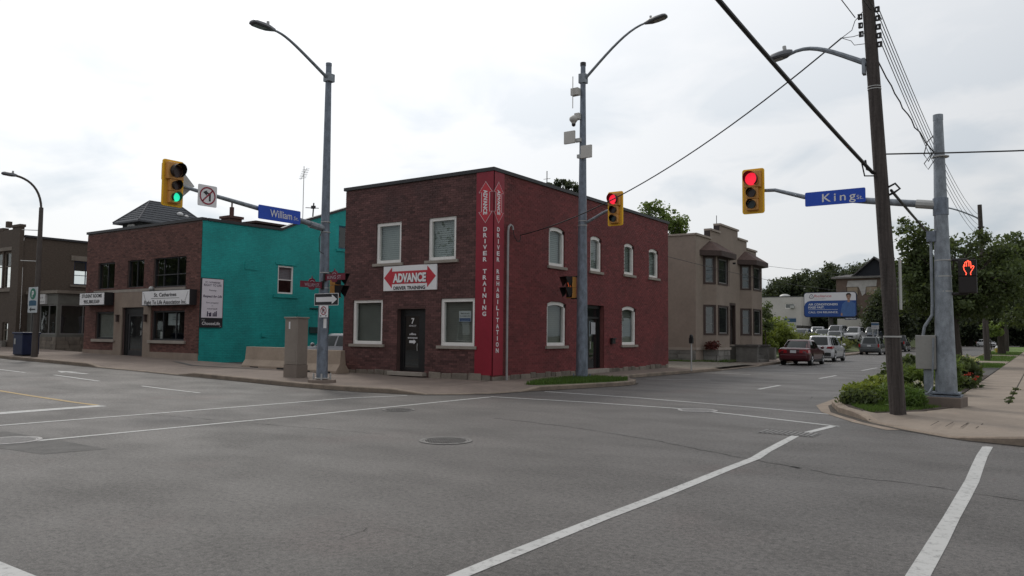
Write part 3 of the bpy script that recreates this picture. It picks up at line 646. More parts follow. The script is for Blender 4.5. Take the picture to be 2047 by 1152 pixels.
mk('upper_floor', MB().box(-20.8, -14.25, 19.75, 33.1, 3.2, 3.4), ROOFM, CB)
mk('partition', MB().box(-20.8, -14.3, 21.4, 21.5, .1, 6.4).box(-16.3, -16.2, 21.5, 33, .1, 6.4), pm('room_wall', (.12, .115, .11), .9, .1, 1), CB)
m = MB(); m.pbox(F_, -20.92, -14.11, -.06, .25, TOP-.005, TOP+.11); mk('coping', m, DARKM, CB)
m = MB(); m.pbox(S_, 19.635, 33.2, -.06, .25, TOP-.005, TOP+.108); mk('coping', m, DARKM, CB)
bm_, sel = bricks(F_, -20.85, -14.82, B0+.14, TOP-.01, fwin+[fdoor], pick=(-15.65, 1.1), npick=300)
mk('front_brickwork', bm_, BRICK_F, CB, kind='stuff', tones=True)
pb = MB().box(-.1075, .1075, -.001, .02, -.0325, .0325); pme = None
for i, (u, z) in enumerate(sel):
    if pme is None:
        pme = bpy.data.meshes.new('brick'); pme.from_pydata(pb.v, [], pb.f); pme.materials.append(BRICK_F)
    o = bpy.data.objects.new('brick', pme); COL.objects.link(o); o.parent = CB
    o.location = Vector((u, 19.38+random.uniform(-.003, .003), z))-CB.location
    lo = random.random(); below = (u > -16.6 and z < 1.15)
    o['tone'] = (0.08 if (below and lo < .1) else min(1, max(0, random.gauss(.58 if below else .5, .22))))
bm_, _ = bricks(S_, 19.94, 33.15, B0+.14, TOP-.01, swin+[sdoor]); mk('side_brickwork', bm_, BRICK_S, CB, kind='stuff', tones=True)
# rubble footing, stone by stone
def stones(pl, a, b, gaps, z0, z1, lo=.25, hi=.7, proud=.05, mat=STONE, par=None):
    u = a
    while u < b-.05:
        w = min(random.uniform(lo, hi), b-u)
        if not any(g[0] < u+w/2 < g[1] for g in gaps):
            h = random.uniform(.6, 1)*(z1-z0); p = proud*random.uniform(.4, 1.2); j = lambda: random.uniform(-.02, .02)
            mb = MB(); mb.hexa([pl.p(u+.008, -p+j()*.3, z0), pl.p(u+w-.008, -p+j()*.3, z0), pl.p(u+w-.008, .06, z0), pl.p(u+.008, .06, z0), pl.p(u+.02+j()*.5, -p*.7, z0+h+j()), pl.p(u+w-.02+j()*.5, -p*.7, z0+h+j()), pl.p(u+w-.01, .06, z0+h+j()), pl.p(u+.01, .06, z0+h+j())], 0)
            o = mk('stone', mb, mat, par, bevel=.02); o['tone'] = random.random()
        u += w
stones(F_, -20.85, -14.2, [(-18.5, -16.85)], B0-.02, B0+.22, par=CB); stones(S_, 19.4, 33.1, [(25.3, 27.0)], B0-.02, B0+.2, par=CB)
for q in fwin: window(CB, F_, *q, fr=.11, d=.05, dep=.12, sill=.12, blind=1.0, bm=(BLIND if q[2] > 3 else pm('blind_taupe', (0.20, 0.205, 0.19), .9, .1, 2)))
for q in swin: window(CB, S_, *q, fr=.11, d=.05, dep=.12, arch=.10, sill=.1, fillmat=BRICK_S, blind=1.0, bm=(BLIND if q[2] > 3 else MATS['blind_taupe']))
# front door
D = MB(); a, b, c, e = fdoor
D.pbox(F_, a, a+.09, .18, .28, c, e); D.pbox(F_, b-.36, b, .18, .28, c, e); D.pbox(F_, a+.09, b-.36, .18, .28, e-.13, e)
dr = mk('door', D, BLACK, CB)
m = MB(); m.pbox(F_, a+.09, a+.17, .20, .25, c+.02, e-.13); m.pbox(F_, b-.44, b-.36, .20, .25, c+.02, e-.13); m.pbox(F_, a+.17, b-.44, .2, .25, c+.02, c+.14); m.pbox(F_, a+.17, b-.44, .2, .25, e-.25, e-.13)
mk('door_leaf', m, BLACK, dr)
mk('pane', MB().pface(F_, [(a+.16, c+.1), (b-.43, c+.1), (b-.43, e-.2), (a+.16, e-.2)], .225), G_DARK, dr)
mk('handle', MB().tube([F_.p(b-.46, .14, 1.25), F_.p(b-.46, .13, 1.15), F_.p(b-.46, .14, 1.0)], .014, 6), GREYB, dr)
mk('door_step', MB().pbox(F_, -18.45, -16.85, -.2, .3, .17, .295), SILLM, CB, bevel=.01)
LET_W = pm('lettering_white', (0.72, 0.71, 0.72), .5, .05, 3)
uc = (a+b)/2-.14; m = text_mb('7', F_, uc+.03, 2.02, .19, d=.215, bold=.03)
text_mb('KING ST', F_, uc+.03, 1.85, .055, d=.215, width=.32, bold=.01, mb=m); text_mb('office', F_, uc+.03, 1.57, .075, d=.215, width=.3, bold=.02, mb=m); text_mb('entrance', F_, uc+.03, 1.45, .075, d=.215, width=.44, bold=.02, mb=m)
m.pface(F_, [(uc-.12, 1.26), (uc+.08, 1.26), (uc+.08, 1.22), (uc+.19, 1.305), (uc+.08, 1.39), (uc+.08, 1.35), (uc-.12, 1.35)], .215)
mk('lettering', m, LET_W, dr)
# notice in the right window
m = mk('notice', MB().pface(F_, [(-15.62, 1.62+.36), (-15.12, 1.98), (-15.12, 2.33), (-15.62, 2.33)], .165), pm('notice_white', (.55, .57, .6), .6, .08, 5), CB)
mk('notice_band', MB().pface(F_, [(-15.6, 1.99), (-15.14, 1.99), (-15.14, 2.10), (-15.6, 2.10)], .161), pm('notice_blue', (.06, .11, .26), .6, .08, 5), m)
m2 = MB(); scribble(m2, F_, -15.37, 2.26, .36, .05, .161); scribble(m2, F_, -15.37, 2.17, .4, .04, .161); mk('lettering', m2, SIGN_K, m)
# side door with transom
a, b, c, e = sdoor; D = MB()
D.pbox(S_, a, a+.1, .18, .28, c, e-.12); D.pbox(S_, b-.1, b, .18, .28, c, e-.12); D.pbox(S_, a+.1, b-.1, .18, .28, 2.22, 2.30); D.pbox(S_, a, b, .17, .28, e-.12, e); D.pbox(S_, a+.46, a+.54, .18, .28, c, 2.22)
dr = mk('door', D, BLACK, CB)
mk('pane', MB().pface(S_, [(a+.08, c), (b-.08, c), (b-.08, e-.1), (a+.08, e-.1)], .235), G_DARK, dr)
mk('handle', MB().pbox(S_, a+.56, a+.60, .13, .18, 1.05, 1.35), GREYB, dr)
m = mk('notice', MB().pface(S_, [(a+.75, 1.62), (a+1.1, 1.62), (a+1.1, 2.08), (a+.75, 2.08)], .21), pm('notice_grey', (.4, .41, .43), .6, .08, 5), CB)
mk('door_step', MB().pbox(S_, 25.2, 27.05, -.14, .3, .13, .295), SILLM, CB, bevel=.01)
m = MB(); m.pbox(S_, 27.35, 27.62, -.12, -.02, 1.25, 1.44); m.pbox(S_, 27.33, 27.64, -.16, -.02, 1.44, 1.48); mk('mailbox', m, BLACK, CB, bevel=.01)
# crimson corner strip with white lettering
for pl, u0, u1, word, name in ((F_, -14.82, -14.14, 'DRIVER TRAINING', 'f'), (S_, 19.351, 19.94, 'DRIVER REHABILITATION', 's')):
    pan = mk('corner_panel', MB().pbox(pl, u0, u1, -.03, .02, .30, TOP-.012), PANEL_R, CB)
    cu = (u0+u1)/2 + (.03 if name == 'f' else -.02); m = MB(); z = 4.92; hw = .17
    for ch in word:
        if ch != ' ': text_mb(ch, pl, cu, z, .135, d=-.036, width=(.045 if ch == 'I' else .15), bold=.035, mb=m)
        z -= .192
    text_mb('ADVANCE', pl, cu, 5.78, .155, d=-.042, width=.80, bold=.04, rot=-math.pi/2, mb=m)
    # outline of the double arrow
    def arrow(g, s): return [(cu, 6.43+s), (cu+.255+s, 6.10-s*.3), (cu+.15+s, 6.10-s*.3), (cu+.15+s, 5.47+s*.3), (cu+.255+s, 5.47+s*.3), (cu, 5.13-s), (cu-.255-s, 5.47+s*.3), (cu-.15-s, 5.47+s*.3), (cu-.15-s, 6.10-s*.3), (cu-.255-s, 6.10-s*.3)]
    o = arrow(0, .02)
    mk('arrow_outline', MB().pface(pl, o, -.034), LET_W, pan); mk('arrow', MB().pface(pl, arrow(0, 0), -.038), SIGN_R, pan)
    mk('lettering', m, LET_W, pan)
# service conduit with goose neck, roof aerial
pp = [(-14.08, 20.08, .13), (-14.09, 20.09, 2), (-14.09, 20.1, 4.9), (-14.08, 20.12, 5.06), (-14.07, 20.2, 5.13), (-14.06, 20.3, 5.08), (-14.06, 20.33, 4.98)]
mk('conduit', MB().tube(pp, .038, 8), pm('pipe_grey', (.34, .33, .33), .5, .15, 4, metal=.3), CB, smooth=True)
mk('service_wire', MB().tube([(-14.06, 20.33, 5.0), (-14.03, 20.36, 4.78), (-14.0, 20.48, 4.62), (-14.0, 20.62, 4.63), (-14.02, 20.72, 4.75), (-14.1, 20.8, 4.85)], .014, 6), CABLE, CB)
m = MB(); m.tube([(-15.2, 24.2, TOP), (-15.2, 24.2, 7.75)], .018, 5); m.tube([(-15.35, 24.2, 7.45), (-15.05, 24.2, 7.45)], .01, 4); mk('roof_aerial', m, DARKM, CB)
# big sign over the door
t = thing('wall_sign', (-17.63, 19.3, 3.04), 'white board with red double arrow reading ADVANCE DRIVER TRAINING over the door', 'sign')
m = MB().pbox(F_, -18.84, -16.42, -.05, .003, 3.045, 3.9); mk('board', m, SIGN_W, t, bevel=.01)
c = -17.63; ar = [(c-1.17, 3.50), (c-.80, 3.85), (c-.80, 3.71), (c+.80, 3.71), (c+.80, 3.85), (c+1.17, 3.50), (c+.80, 3.14), (c+.80, 3.28), (c-.80, 3.28), (c-.80, 3.14)]
def grow(pts, k): return [(c+(u-c)*k, 3.495+(z-3.495)*(1+(k-1)*1.8)) for u, z in pts]
mk('arrow_outline', MB().pface(F_, grow(ar, 1.012), -.0525), pm('arrow_border', (.62, .30, .32), .5, .05, 3), t); mk('arrow', MB().pface(F_, ar, -.0555), SIGN_R, t)
mk('lettering_shadow', text_mb('ADVANCE', F_, c+.02, 3.475, .29, d=-.058, width=1.52, bold=.055), SIGN_K, t)
mk('lettering', text_mb('ADVANCE', F_, c, 3.49, .29, d=-.061, width=1.5, bold=.05), SIGN_W, t)
mk('caption', text_mb('DRIVER TRAINING', F_, c, 3.14, .115, d=-.0575, width=1.44, bold=.03), SIGN_K, t)

# ------------------------------------------------------------------ storefront building with teal side wall
LF = FY(19.4); XT = -29.75; XL = -39.5; LT = 6.40
LB = thing('teal_sided_storefront', (-34.6, 25, .4), 'brown brick two-storey storefront with bright teal painted side wall', 'building')
lw = [(-38.36, -36.80, 3.60, 4.90, 1), (-35.64, -34.22, 3.60, 4.92, 1), (-33.42, -30.85, 3.56, 4.92, 2)]
lo1 = (-38.40, -36.60, 1.17, 2.50); lo2 = (-33.40, -30.85, 1.17, 2.50); ldoor = (-35.90, -34.05, .42, 2.68)
ops = [q[:4] for q in lw]+[lo1, lo2, ldoor]
m = MB(); wall(m, LF, XL, XT, .2, LT, ops, d=.01, reveal=.25); mk('front_wall', m, MORT_L, LB)
blk = [(-36.62, -33.46, .2, 3.46), (XL, XT, .2, .66), (-38.6, -30.8, 3.40, 3.53)]
bm_, _ = bricks(LF, XL, XT, .62, LT-.01, ops+blk); mk('front_brickwork', bm_, BRICK_L, LB, kind='stuff', tones=True)
m = MB(); TY = [(19.4, LT), (23.6, LT+.03), (24.7, 6.92), (27.6, 7.98), (31.5, 9.3), (36, 8.0)]
q = [(19.41, .2)]+TY[0:1]+TY[1:]+[(36, .2)]
twin = [(23.45, 24.36, 3.42, 4.75), (27.2, 28.2, 5.92, 7.12)]
S2 = FX(XT)
# teal wall sheet: lower band with openings, sloped top strips above
wall(m, S2, 19.402, 36, .2, 5.5, [twin[0]], d=0, reveal=.2)
for (a, za), (b, zb) in zip(TY, TY[1:]):
    if a < 27.2 < b or a < 28.2 < b:
        pass
m.pface(S2, [(19.402, 5.5), (23.6, 5.5), (23.6, LT+.03), (19.402, LT)], 0); m.pface(S2, [(23.6, 5.5), (24.7, 5.5), (24.7, 6.92), (23.6, LT+.03)], 0)
m.pface(S2, [(24.7, 5.5), (27.2, 5.5), (27.2, 7.83), (24.7, 6.92)], 0)
m.pface(S2, [(27.2, 5.5), (28.2, 5.5), (28.2, 5.92), (27.2, 5.92)], 0); m.pface(S2, [(27.2, 7.12), (28.2, 7.12), (28.2, 8.18), (27.2, 7.83)], 0)
m.pface(S2, [(28.2, 5.5), (36, 5.5), (36, 8.0), (31.5, 9.3), (28.2, 8.18)], 0)
mk('teal_wall', m, TEAL, LB, label='bright teal painted side wall')
m = MB(); m.pbox(S2, 19.4, 36, -.02, .02, .15, .55); mk('plinth', m, TEAL, LB)
mk('blocked_vent', MB().pbox(S2, 21.60, 22.32, -.02, .02, 4.42, 4.46).pbox(S2, 21.60, 21.64, -.02, .02, 4.46, 4.78), TEAL, LB); mk('vent_hood', MB().pbox(S2, 24.62, 24.82, -.05, .02, 2.35, 2.5), TEAL, LB); mk('vent_hood', MB().pbox(S2, 22.6, 22.85, -.04, .02, 1.35, 1.55), TEAL, LB)
m = MB(); m.pbox(S2, 23.2, 24.62, -.05, .02, 3.22, 3.36); m.pbox(S2, 23.3, 24.5, -.03, .02, 4.80, 4.92); mk('lintel', m, TEAL, LB)
window(LB, S2, *twin[0], fr=.07, d=.03, dep=.08, rows=(.5,), blind=.52, bm=pm('curtain', (.30, .29, .33), .9, .05, 2)); window(LB, S2, *twin[1], fr=.06, d=.03, dep=.08, fmat=pm('blue_frame', (.02, .10, .16), .6, .1, 3))
m = MB(); m.pbox(S2, 27.05, 28.35, -.05, .02, 5.78, 5.9); mk('sill', m, TEAL, LB)
# flue box and pipes low on the teal wall
m = MB(); m.pbox(S2, 25.4, 26.6, -.1, 0, 1.55, 1.85); m.pbox(S2, 25.4, 26.7, -.06, 0, 2.75, 2.80); m.pbox(S2, 26.6, 26.65, -.06, 0, 1.8, 2.75); mk('meter_pipes', m, pm('meter_dark', (.02, .05, .05), .6, .1, 3), LB)
# coping along the front and the teal wall
m = MB(); m.pbox(LF, XL-.05, XT+.05, -.06, .2, LT, LT+.12); mk('coping', m, DARKM, LB)
m = MB()
for (a, za), (b, zb) in zip(TY, TY[1:]):
    a2 = a+.26 if a < 19.5 else a
    m.hexa([S2.p(a2, -.06, za), S2.p(b, -.06, zb), S2.p(b, .25, zb), S2.p(a2, .25, za), S2.p(a2, -.06, za+.12), S2.p(b, -.06, zb+.12), S2.p(b, .25, zb+.12), S2.p(a2, .25, za+.12)])
mk('coping', m, DARKM, LB)
m = MB(); m.box(XL, XT-.05, 19.45, 24, LT-.25, LT-.2); m.add([(XT-.05, 24, LT-.1), (XT-.05, 31.5, 9.2), (-31.9, 31.5, 9.2), (-31.9, 24, LT-.1), (XT-.05, 36, 7.9), (-31.9, 36, 7.9)], [(0, 1, 2, 3), (1, 4, 5, 2)]); m.box(XL, -31.95, 24, 36, LT-.27, LT-.22); m.add([(-31.9, 24, LT-.1), (-31.9, 31.5, 9.2), (-31.9, 36, 7.9), (-31.9, 36, LT-.3)], [(0, 1, 2, 3)]); mk('roof', m, ROOFM, LB)
mk('upper_floor', MB().box(XL+.05, XT-.05, 19.7, 30, 3.05, 3.25), ROOFM, LB)
m = MB(); m.add([(XL, 19.41, .2), (XL, 36, .2), (XL, 36, LT), (XL, 19.41, LT), (XT, 36, .2), (XT, 36, 8)], [(0, 1, 2, 3), (1, 4, 5, 2)]); mk('rear_wall', m, MORT_L, LB)
mk('partition', MB().box(XL+.1, XT-.1, 22.2, 22.3, .3, 6.1), pm('room_dark', (.05, .05, .055), .9, .1, 1), LB)
# raised roof deck at the back with chimney
m = MB(); m.box(-38.0, -32.2, 24.0, 27.5, 6.3, 7.02); m.box(-38.2, -32.0, 23.8, 27.7, 7.02, 7.12); mk('roof_deck', m, pm('deck_brown', (.07, .045, .04), .8, .2, 2), LB)
m = MB(); m.box(-33.55, -32.85, 22.9, 23.6, 6.3, 7.2); m.box(-33.62, -32.78, 22.83, 23.67, 7.2, 7.32); m.tube([(-33.2, 23.25, 7.3), (-33.2, 23.25, 7.8)], .11, 8); m.tube([(-33.2, 23.25, 7.8), (-33.2, 23.25, 8.08), (-33.15, 23.25, 8.14), (-33.05, 23.3, 8.12)], .04, 6); mk('chimney', m, pm('chimney_brick', (.10, .05, .042), .85, .25, 6, .4, 20), LB)
GL_ = G_WIN
for a, b, c, e, k in lw: window(LB, LF, a, b, c, e, fr=.06, d=.08, dep=.08, fmat=DARKM, cols=((.5,) if k == 1 else (.28, .7, )), rows=(() if k == 1 else (.42,)))
window(LB, LF, *lo1, fr=.08, d=.08, dep=.08, fmat=DARKM, blind=.98, bm=pm('shop_back', (.26, .26, .24), .9, .2, 1.2)); window(LB, LF, *lo2, fr=.07, d=.08, dep=.08, fmat=DARKM, cols=(.3, .7))
m = MB(); m.pbox(LF, -38.6, -30.8, -.06, .02, 3.40, 3.53); mk('sill_band', m, SILLM, LB)
for a, b in ((-38.62, -36.5), (-33.6, -30.7)): mk('sill', MB().pbox(LF, a, b, -.1, .06, 1.03, 1.165), SILLM, LB, bevel=.01)
m = MB(); m.pbox(LF, -36.62, -35.90, -.05, .03, .2, 3.398); m.pbox(LF, -34.05, -33.46, -.05, .03, .2, 3.398); m.pbox(LF, -35.90, -34.05, -.05, .03, 2.68, 3.398); mk('door_surround', m, SURR, LB)
mk('plinth', MB().pbox(LF, XL, -36.62, -.05, .03, .2, .64), SURR, LB); mk('plinth', MB().pbox(LF, -33.46, XT, -.05, .03, .2, .64), SURR, LB)
a, b, c, e = ldoor; m = MB(); m.pbox(LF, a, a+.28, .1, .2, c, e); m.pbox(LF, b-.28, b, .1, .2, c, e); m.pbox(LF, a+.28, b-.28, .1, .2, e-.3, e); dr = mk('door', m, BLACK, LB)
m = MB(); m.pbox(LF, a+.28, a+.42, .13, .18, c, e-.3); m.pbox(LF, b-.42, b-.28, .13, .18, c, e-.3); m.pbox(LF, a+.42, b-.42, .13, .18, c, c+.25); m.pbox(LF, a+.42, b-.42, .13, .18, e-.42, e-.3); mk('door_leaf', m, DARKM, dr)
mk('pane', MB().pface(LF, [(a+.4, c+.2), (b-.4, c+.2), (b-.4, e-.4), (a+.4, e-.4)], .155), G_DARK, dr); mk('handle', MB().pbox(LF, b-.4, b-.36, .08, .13, 1.4, 1.6), GREYB, dr)
for u in (-36.2, -33.78): mk('wall_lamp', MB().pbox(LF, u-.05, u+.05, -.17, -.05, 2.0, 2.3).pbox(LF, u-.09, u+.09, -.2, -.05, 2.3, 2.34), BROWNW, LB)
m = mk('notice', MB().pface(LF, [(-32.45, 1.85), (-31.55, 1.85), (-31.55, 2.38), (-32.45, 2.38)], .22), pm('notice_pale', (.42, .45, .47), .6, .15, 4), LB)
m2 = MB(); scribble(m2, LF, -31.85, 2.22, .5, .05, .216); scribble(m2, LF, -31.85, 2.12, .5, .05, .216); scribble(m2, LF, -31.75, 1.98, .3, .03, .216); mk('lettering', m2, SIGN_K, m)
mk('notice', MB().pface(LF, [(-33.05, 1.24), (-32.75, 1.24), (-32.75, 1.55), (-33.05, 1.55)], .22), pm('notice_pale2', (.5, .5, .5), .6, .1, 4), LB)
mk('flood_lamp', MB().ell((-33.3, 19.26, 3.5), .12, .12, .12), GREYB, LB, smooth=True)
# box signs
def box_sign(name, label, u0, u1, z0, z1, dep, lines, extra=None):
    t = thing(name, ((u0+u1)/2, 19.4-dep, z0), label, 'sign'); m = MB().pbox(LF, u0, u1, -dep, -.001, z0, z1); mk('sign_box', m, pm('box_black', (.02, .02, .022), .5, .1, 3), t)
    mk('face', MB().pbox(LF, u0+.03, u1-.03, -dep-.008, -dep+.002, z0+.03, z1-.03), SIGN_W, t); P = LF
    m = MB()
    for s, z, h, w, bd in lines: text_mb(s, LF, (u0+u1)/2, z, h, d=-dep-.014, width=w, bold=bd, mb=m)
    if extra: extra(m)
    mk('lettering', m, SIGN_K, t); return t
box_sign('shop_sign', 'white box sign reading STUDENT ROOMS with a phone number, left of shop door', -39.15, -36.78, 2.80, 3.42, .45, [('STUDENT ROOMS', 3.26, .17, 1.9, .03), ('905.380.5369', 2.98, .17, 1.5, .03)])
def leafy(m):
    m.pbox(LF, -32.95, -30.75, -.345, -.34, 3.03, 3.045)
    for s in (-1, 1):
        c = -31.85+s*1.55
        for i in range(7):
            z = 2.92+i*.055; m.pface(LF, [(c+s*(i*.03)-.03, z), (c+s*(i*.03)+.035, z+.02), (c+s*(i*.03)+.01, z+.05)], -.344)
box_sign('shop_sign', 'long white box sign reading St. Catharines Right To Life Association Inc.', -33.72, -29.98, 2.72, 3.40, .33, [('St. Catharines', 3.2, .17, 1.75, .022), ('Right To Life Association Inc.', 2.87, .18, 3.3, .022)], leafy)
# poster on the teal wall
t = thing('wall_poster', (XT, 19.95, 1.76), 'tall white poster reading RIGHT TO LIFE and ChooseLife on teal wall', 'poster')
mk('frame', MB().pbox(S2, 19.42, 20.5, -.06, -.001, 1.76, 3.9), SIGN_K, t); mk('sheet', MB().pbox(S2, 19.45, 20.47, -.066, -.055, 2.18, 3.87), pm('poster_lilac', (.72, .69, .74), .5, .05, 3), t)
m = MB()
for s, z, h, w, b, sh in (('ST. CATHARINES', 3.72, .075, .72, .01, 0), ('RIGHT TO LIFE', 3.60, .10, .86, .01, 0), ('Promoting', 3.38, .07, .36, .005, .3), ('Respect for Life', 3.12, .11, .92, .02, .3), ('from conception', 2.84, .07, .6, .005, .3), ('to', 2.71, .05, .06, 0, .3), ('natural death', 2.58, .07, .5, .005, .3)): text_mb(s, S2, 19.96, z, h, d=-.070, width=w, bold=b, shear=sh, mb=m)
for u, h in ((19.74, .22), (19.84, .14), (19.9, .17), (20.02, .14), (20.1, .20), (20.17, .24)):
    m.pface(S2, [(u-.03, 2.24), (u+.03, 2.24), (u+.025, 2.24+h*.7), (u-.025, 2.24+h*.7)], -.070); m.pface(S2, [(u+.03*math.cos(k), 2.24+h*.85+.035*math.sin(k)) for k in [i*math.pi/4 for i in range(8)]], -.070)
m.pface(S2, [(19.72, 2.36), (19.92, 2.36), (19.92, 2.38), (19.72, 2.38)], -.0705)
mk('lettering', m, pm('poster_ink', (.03, .02, .06), .5, .1, 3), t)
m = MB(); text_mb('www.', S2, 19.55, 2.09, .05, d=-.064, width=.16, mb=m); text_mb('ChooseLife', S2, 19.93, 1.94, .14, d=-.064, width=.88, bold=.015, mb=m); text_mb('.ca', S2, 20.38, 1.82, .05, d=-.064, width=.1, mb=m); mk('web_address', m, LET_W, t)
# lattice aerial mast and old aerial on the roof
t = thing('aerial_mast', (-31.5, 26.3, 7.4), 'thin television aerial on a tall mast above teal wall', 'antenna')
m = MB(); m.tube([(-31.5, 26.3, 7.4), (-31.5, 26.3, 10.25)], .02, 5); mk('mast', m, GREYB, t)
m = MB()
for i in range(6): m.tube([(-31.75, 26.3+.04*i-.1, 9.6+i*.1), (-31.2, 26.3+.04*i-.1, 9.6+i*.1)], .012, 4)
m.tube([(-31.5, 26.1, 9.5), (-31.5, 26.5, 10.2)], .012, 4); mk('elements', m, GREYB, t)
t = thing('short_aerial', (-31.2, 26.7, 7.5), 'short dark forked aerial stub at the base of the mast', 'antenna')
m = MB(); m.tube([(-31.2, 26.7, 7.5), (-31.2, 26.75, 8.35)], .035, 6); m.tube([(-31.3, 26.3, 8.05), (-31.1, 27.0, 8.1)], .02, 5); m.box(-31.3, -31.1, 26.65, 26.8, 8.05, 8.2); mk('stub', m, DARKM, t)

# ------------------------------------------------------------------ slate hip-roofed house behind it
HH = thing('hip_roofed_house', (-55.7, 33, .4), 'house with grey slate hip roof rising behind the brown storefront', 'building')
m = MB(); m.box(-57.0, -54.35, 30.5, 35.5, .3, 9.7); mk('wall', m, pm('dark_siding', (.055, .06, .06), .8, .2, 2), HH)
m = MB(); z0 = 9.68; z1 = 11.45; X0, X1, Y0, Y1 = -57.5, -53.88, 30, 36.05; xr = (X0+X1)/2; ra, rb = 31.8, 34.25
m.add([(X0, Y0, z0), (X1, Y0, z0), (X1, Y1, z0), (X0, Y1, z0), (xr, ra, z1), (xr, rb, z1), (X0, Y0, z0-.12), (X1, Y0, z0-.12), (X1, Y1, z0-.12), (X0, Y1, z0-.12)], [(0, 1, 4), (1, 2, 5, 4), (2, 3, 5), (3, 0, 4, 5), (0, 6, 7, 1), (1, 7, 8, 2), (2, 8, 9, 3), (3, 9, 6, 0), (6, 9, 8, 7)])
rf = mk('roof', m, SLATE, HH)
m = MB()
for a_, b_ in (((xr, ra, z1), (xr, rb, z1)), ((X0, Y0, z0), (xr, ra, z1)), ((X1, Y0, z0), (xr, ra, z1)), ((X1, Y1, z0), (xr, rb, z1))): m.tube([Vector(a_)+Vector((0, 0, .02)), Vector(b_)+Vector((0, 0, .02))], .05, 6)
mk('ridge', m, pm('ridge_grey', (.10, .10, .11), .7, .2, 4), rf)
# courses of slates as thin overlapping strips on the two faces in view
sl = MB()
for k in range(1, 9):
    t0 = k/9.0; z = z0+(z1-z0)*t0
    a0 = Vector((X1, Y0, z0)).lerp(Vector((xr, ra, z1)), t0); b0 = Vector((X1, Y1, z0)).lerp(Vector((xr, rb, z1)), t0); c0 = Vector((X0, Y0, z0)).lerp(Vector((xr, ra, z1)), t0)
    sl.hexa([a0, b0, b0+Vector((.03, 0, 0)), a0+Vector((.03, 0, 0)), a0+Vector((0, 0, .03)), b0+Vector((0, 0, .03)), b0+Vector((.03, 0, .025)), a0+Vector((.03, 0, .025))]); sl.hexa([c0, a0, a0+Vector((0, -.03, 0)), c0+Vector((0, -.03, 0)), c0+Vector((0, 0, .03)), a0+Vector((0, 0, .03)), a0+Vector((0, -.03, .025)), c0+Vector((0, -.03, .025))])
mk('slate_courses', sl, SLATE, rf, kind='stuff')
for y_, r_ in ((33.75, .17), (34.3, .12)): m = MB().ell((-54.75, y_, 10.62-.1*(r_ < .15)), r_*1.3, r_*1.5, r_); mk('roof_vent', m, pm('vent_white', (.6, .6, .6), .6, .05, 3), rf, smooth=True)
window(HH, FY(30.5), -56.2, -55.3, 8.6, 9.5, fr=.1, d=-.06, dep=.08)
m = MB(); m.add([(-57.0, 36.0, 9.2), (-54.2, 36.0, 9.2), (-54.2, 39.5, 9.2), (-57.0, 39.5, 9.2), (xr, 35.5, 10.75), (xr, 37.9, 10.7)], [(0, 1, 4), (1, 2, 5, 4), (2, 3, 5), (3, 0, 4, 5)]); mk('rear_roof', m, SLATE, HH)

# ------------------------------------------------------------------ tan brick building far left
TB = thing('tan_brick_building', (-52, 26, .5), 'tan brick two-storey building with grey shop bay at far left', 'building')
TF = FY(19.3); TS = FX(-46.6)
wins = [(-49.9, -48.9, 3.9, 6.0), (-48.75, -47.75, 3.9, 6.0), (-49.6, -48.9, .9, 2.0), (-48.5, -47.7, .9, 2.0), (-53.8, -52.8, 3.9, 6.0), (-52.6, -51.6, 3.9, 6.0)]
m = MB(); wall(m, TF, -66, -46.6, .3, 7.25, wins, reveal=.25); m.pbox(TF, -66, -49, -.02, .3, 7.25, 7.42); mk('front_wall', m, TAN, TB)
m = MB(); m.pbox(TF, -47.5, -46.55, -.12, .1, .3, 7.3); m.pbox(TF, -47.6, -46.5, -.16, .15, 7.3, 7.45); m.pbox(TF, -48.6, -48.35, -.05, .2, 7.4, 7.75); mk('pier', m, TAN, TB)
sw = (22.2, 23.6, 4.25, 5.65)
m = MB(); wall(m, TS, 19.45, 34, .3, 6.75, [sw], d=.06, reveal=.25); mk('side_wall', m, TAN, TB); mk('coping', MB().pbox(TS, 19.47, 34, -.04, .3, 6.75, 6.87), DARKM, TB)
for q in ((TF, -50.1, -47.55, -.08, .05, 3.72, 3.9), (TF, -50.1, -46.8, -.09, .05, 6.05, 6.25), (TS, 22.0, 23.8, 0, .09, 5.66, 5.95), (TS, 22.0, 23.8, -.02, .09, 4.12, 4.24)): mk('stone_trim', MB().pbox(*q), TAN2, TB)
for q in wins: window(TB, TF, *q, fr=.08, d=.08, dep=.08, fmat=TAN2, rows=(.6,))
window(TB, TS, *sw, fr=.06, d=.12, dep=.08, fmat=NAVY, rows=(.4,), cols=(.5,))
mk('roof', MB().box(-66, -46.9, 19.6, 34, 6.5, 6.6), ROOFM, TB); mk('stone_wall', MB().pbox(TF, -60, -47.6, -.35, -.14, .3, .95), pm('grey_stone', (.2, .185, .165), .9, .25, 3, .5, 15), TB)
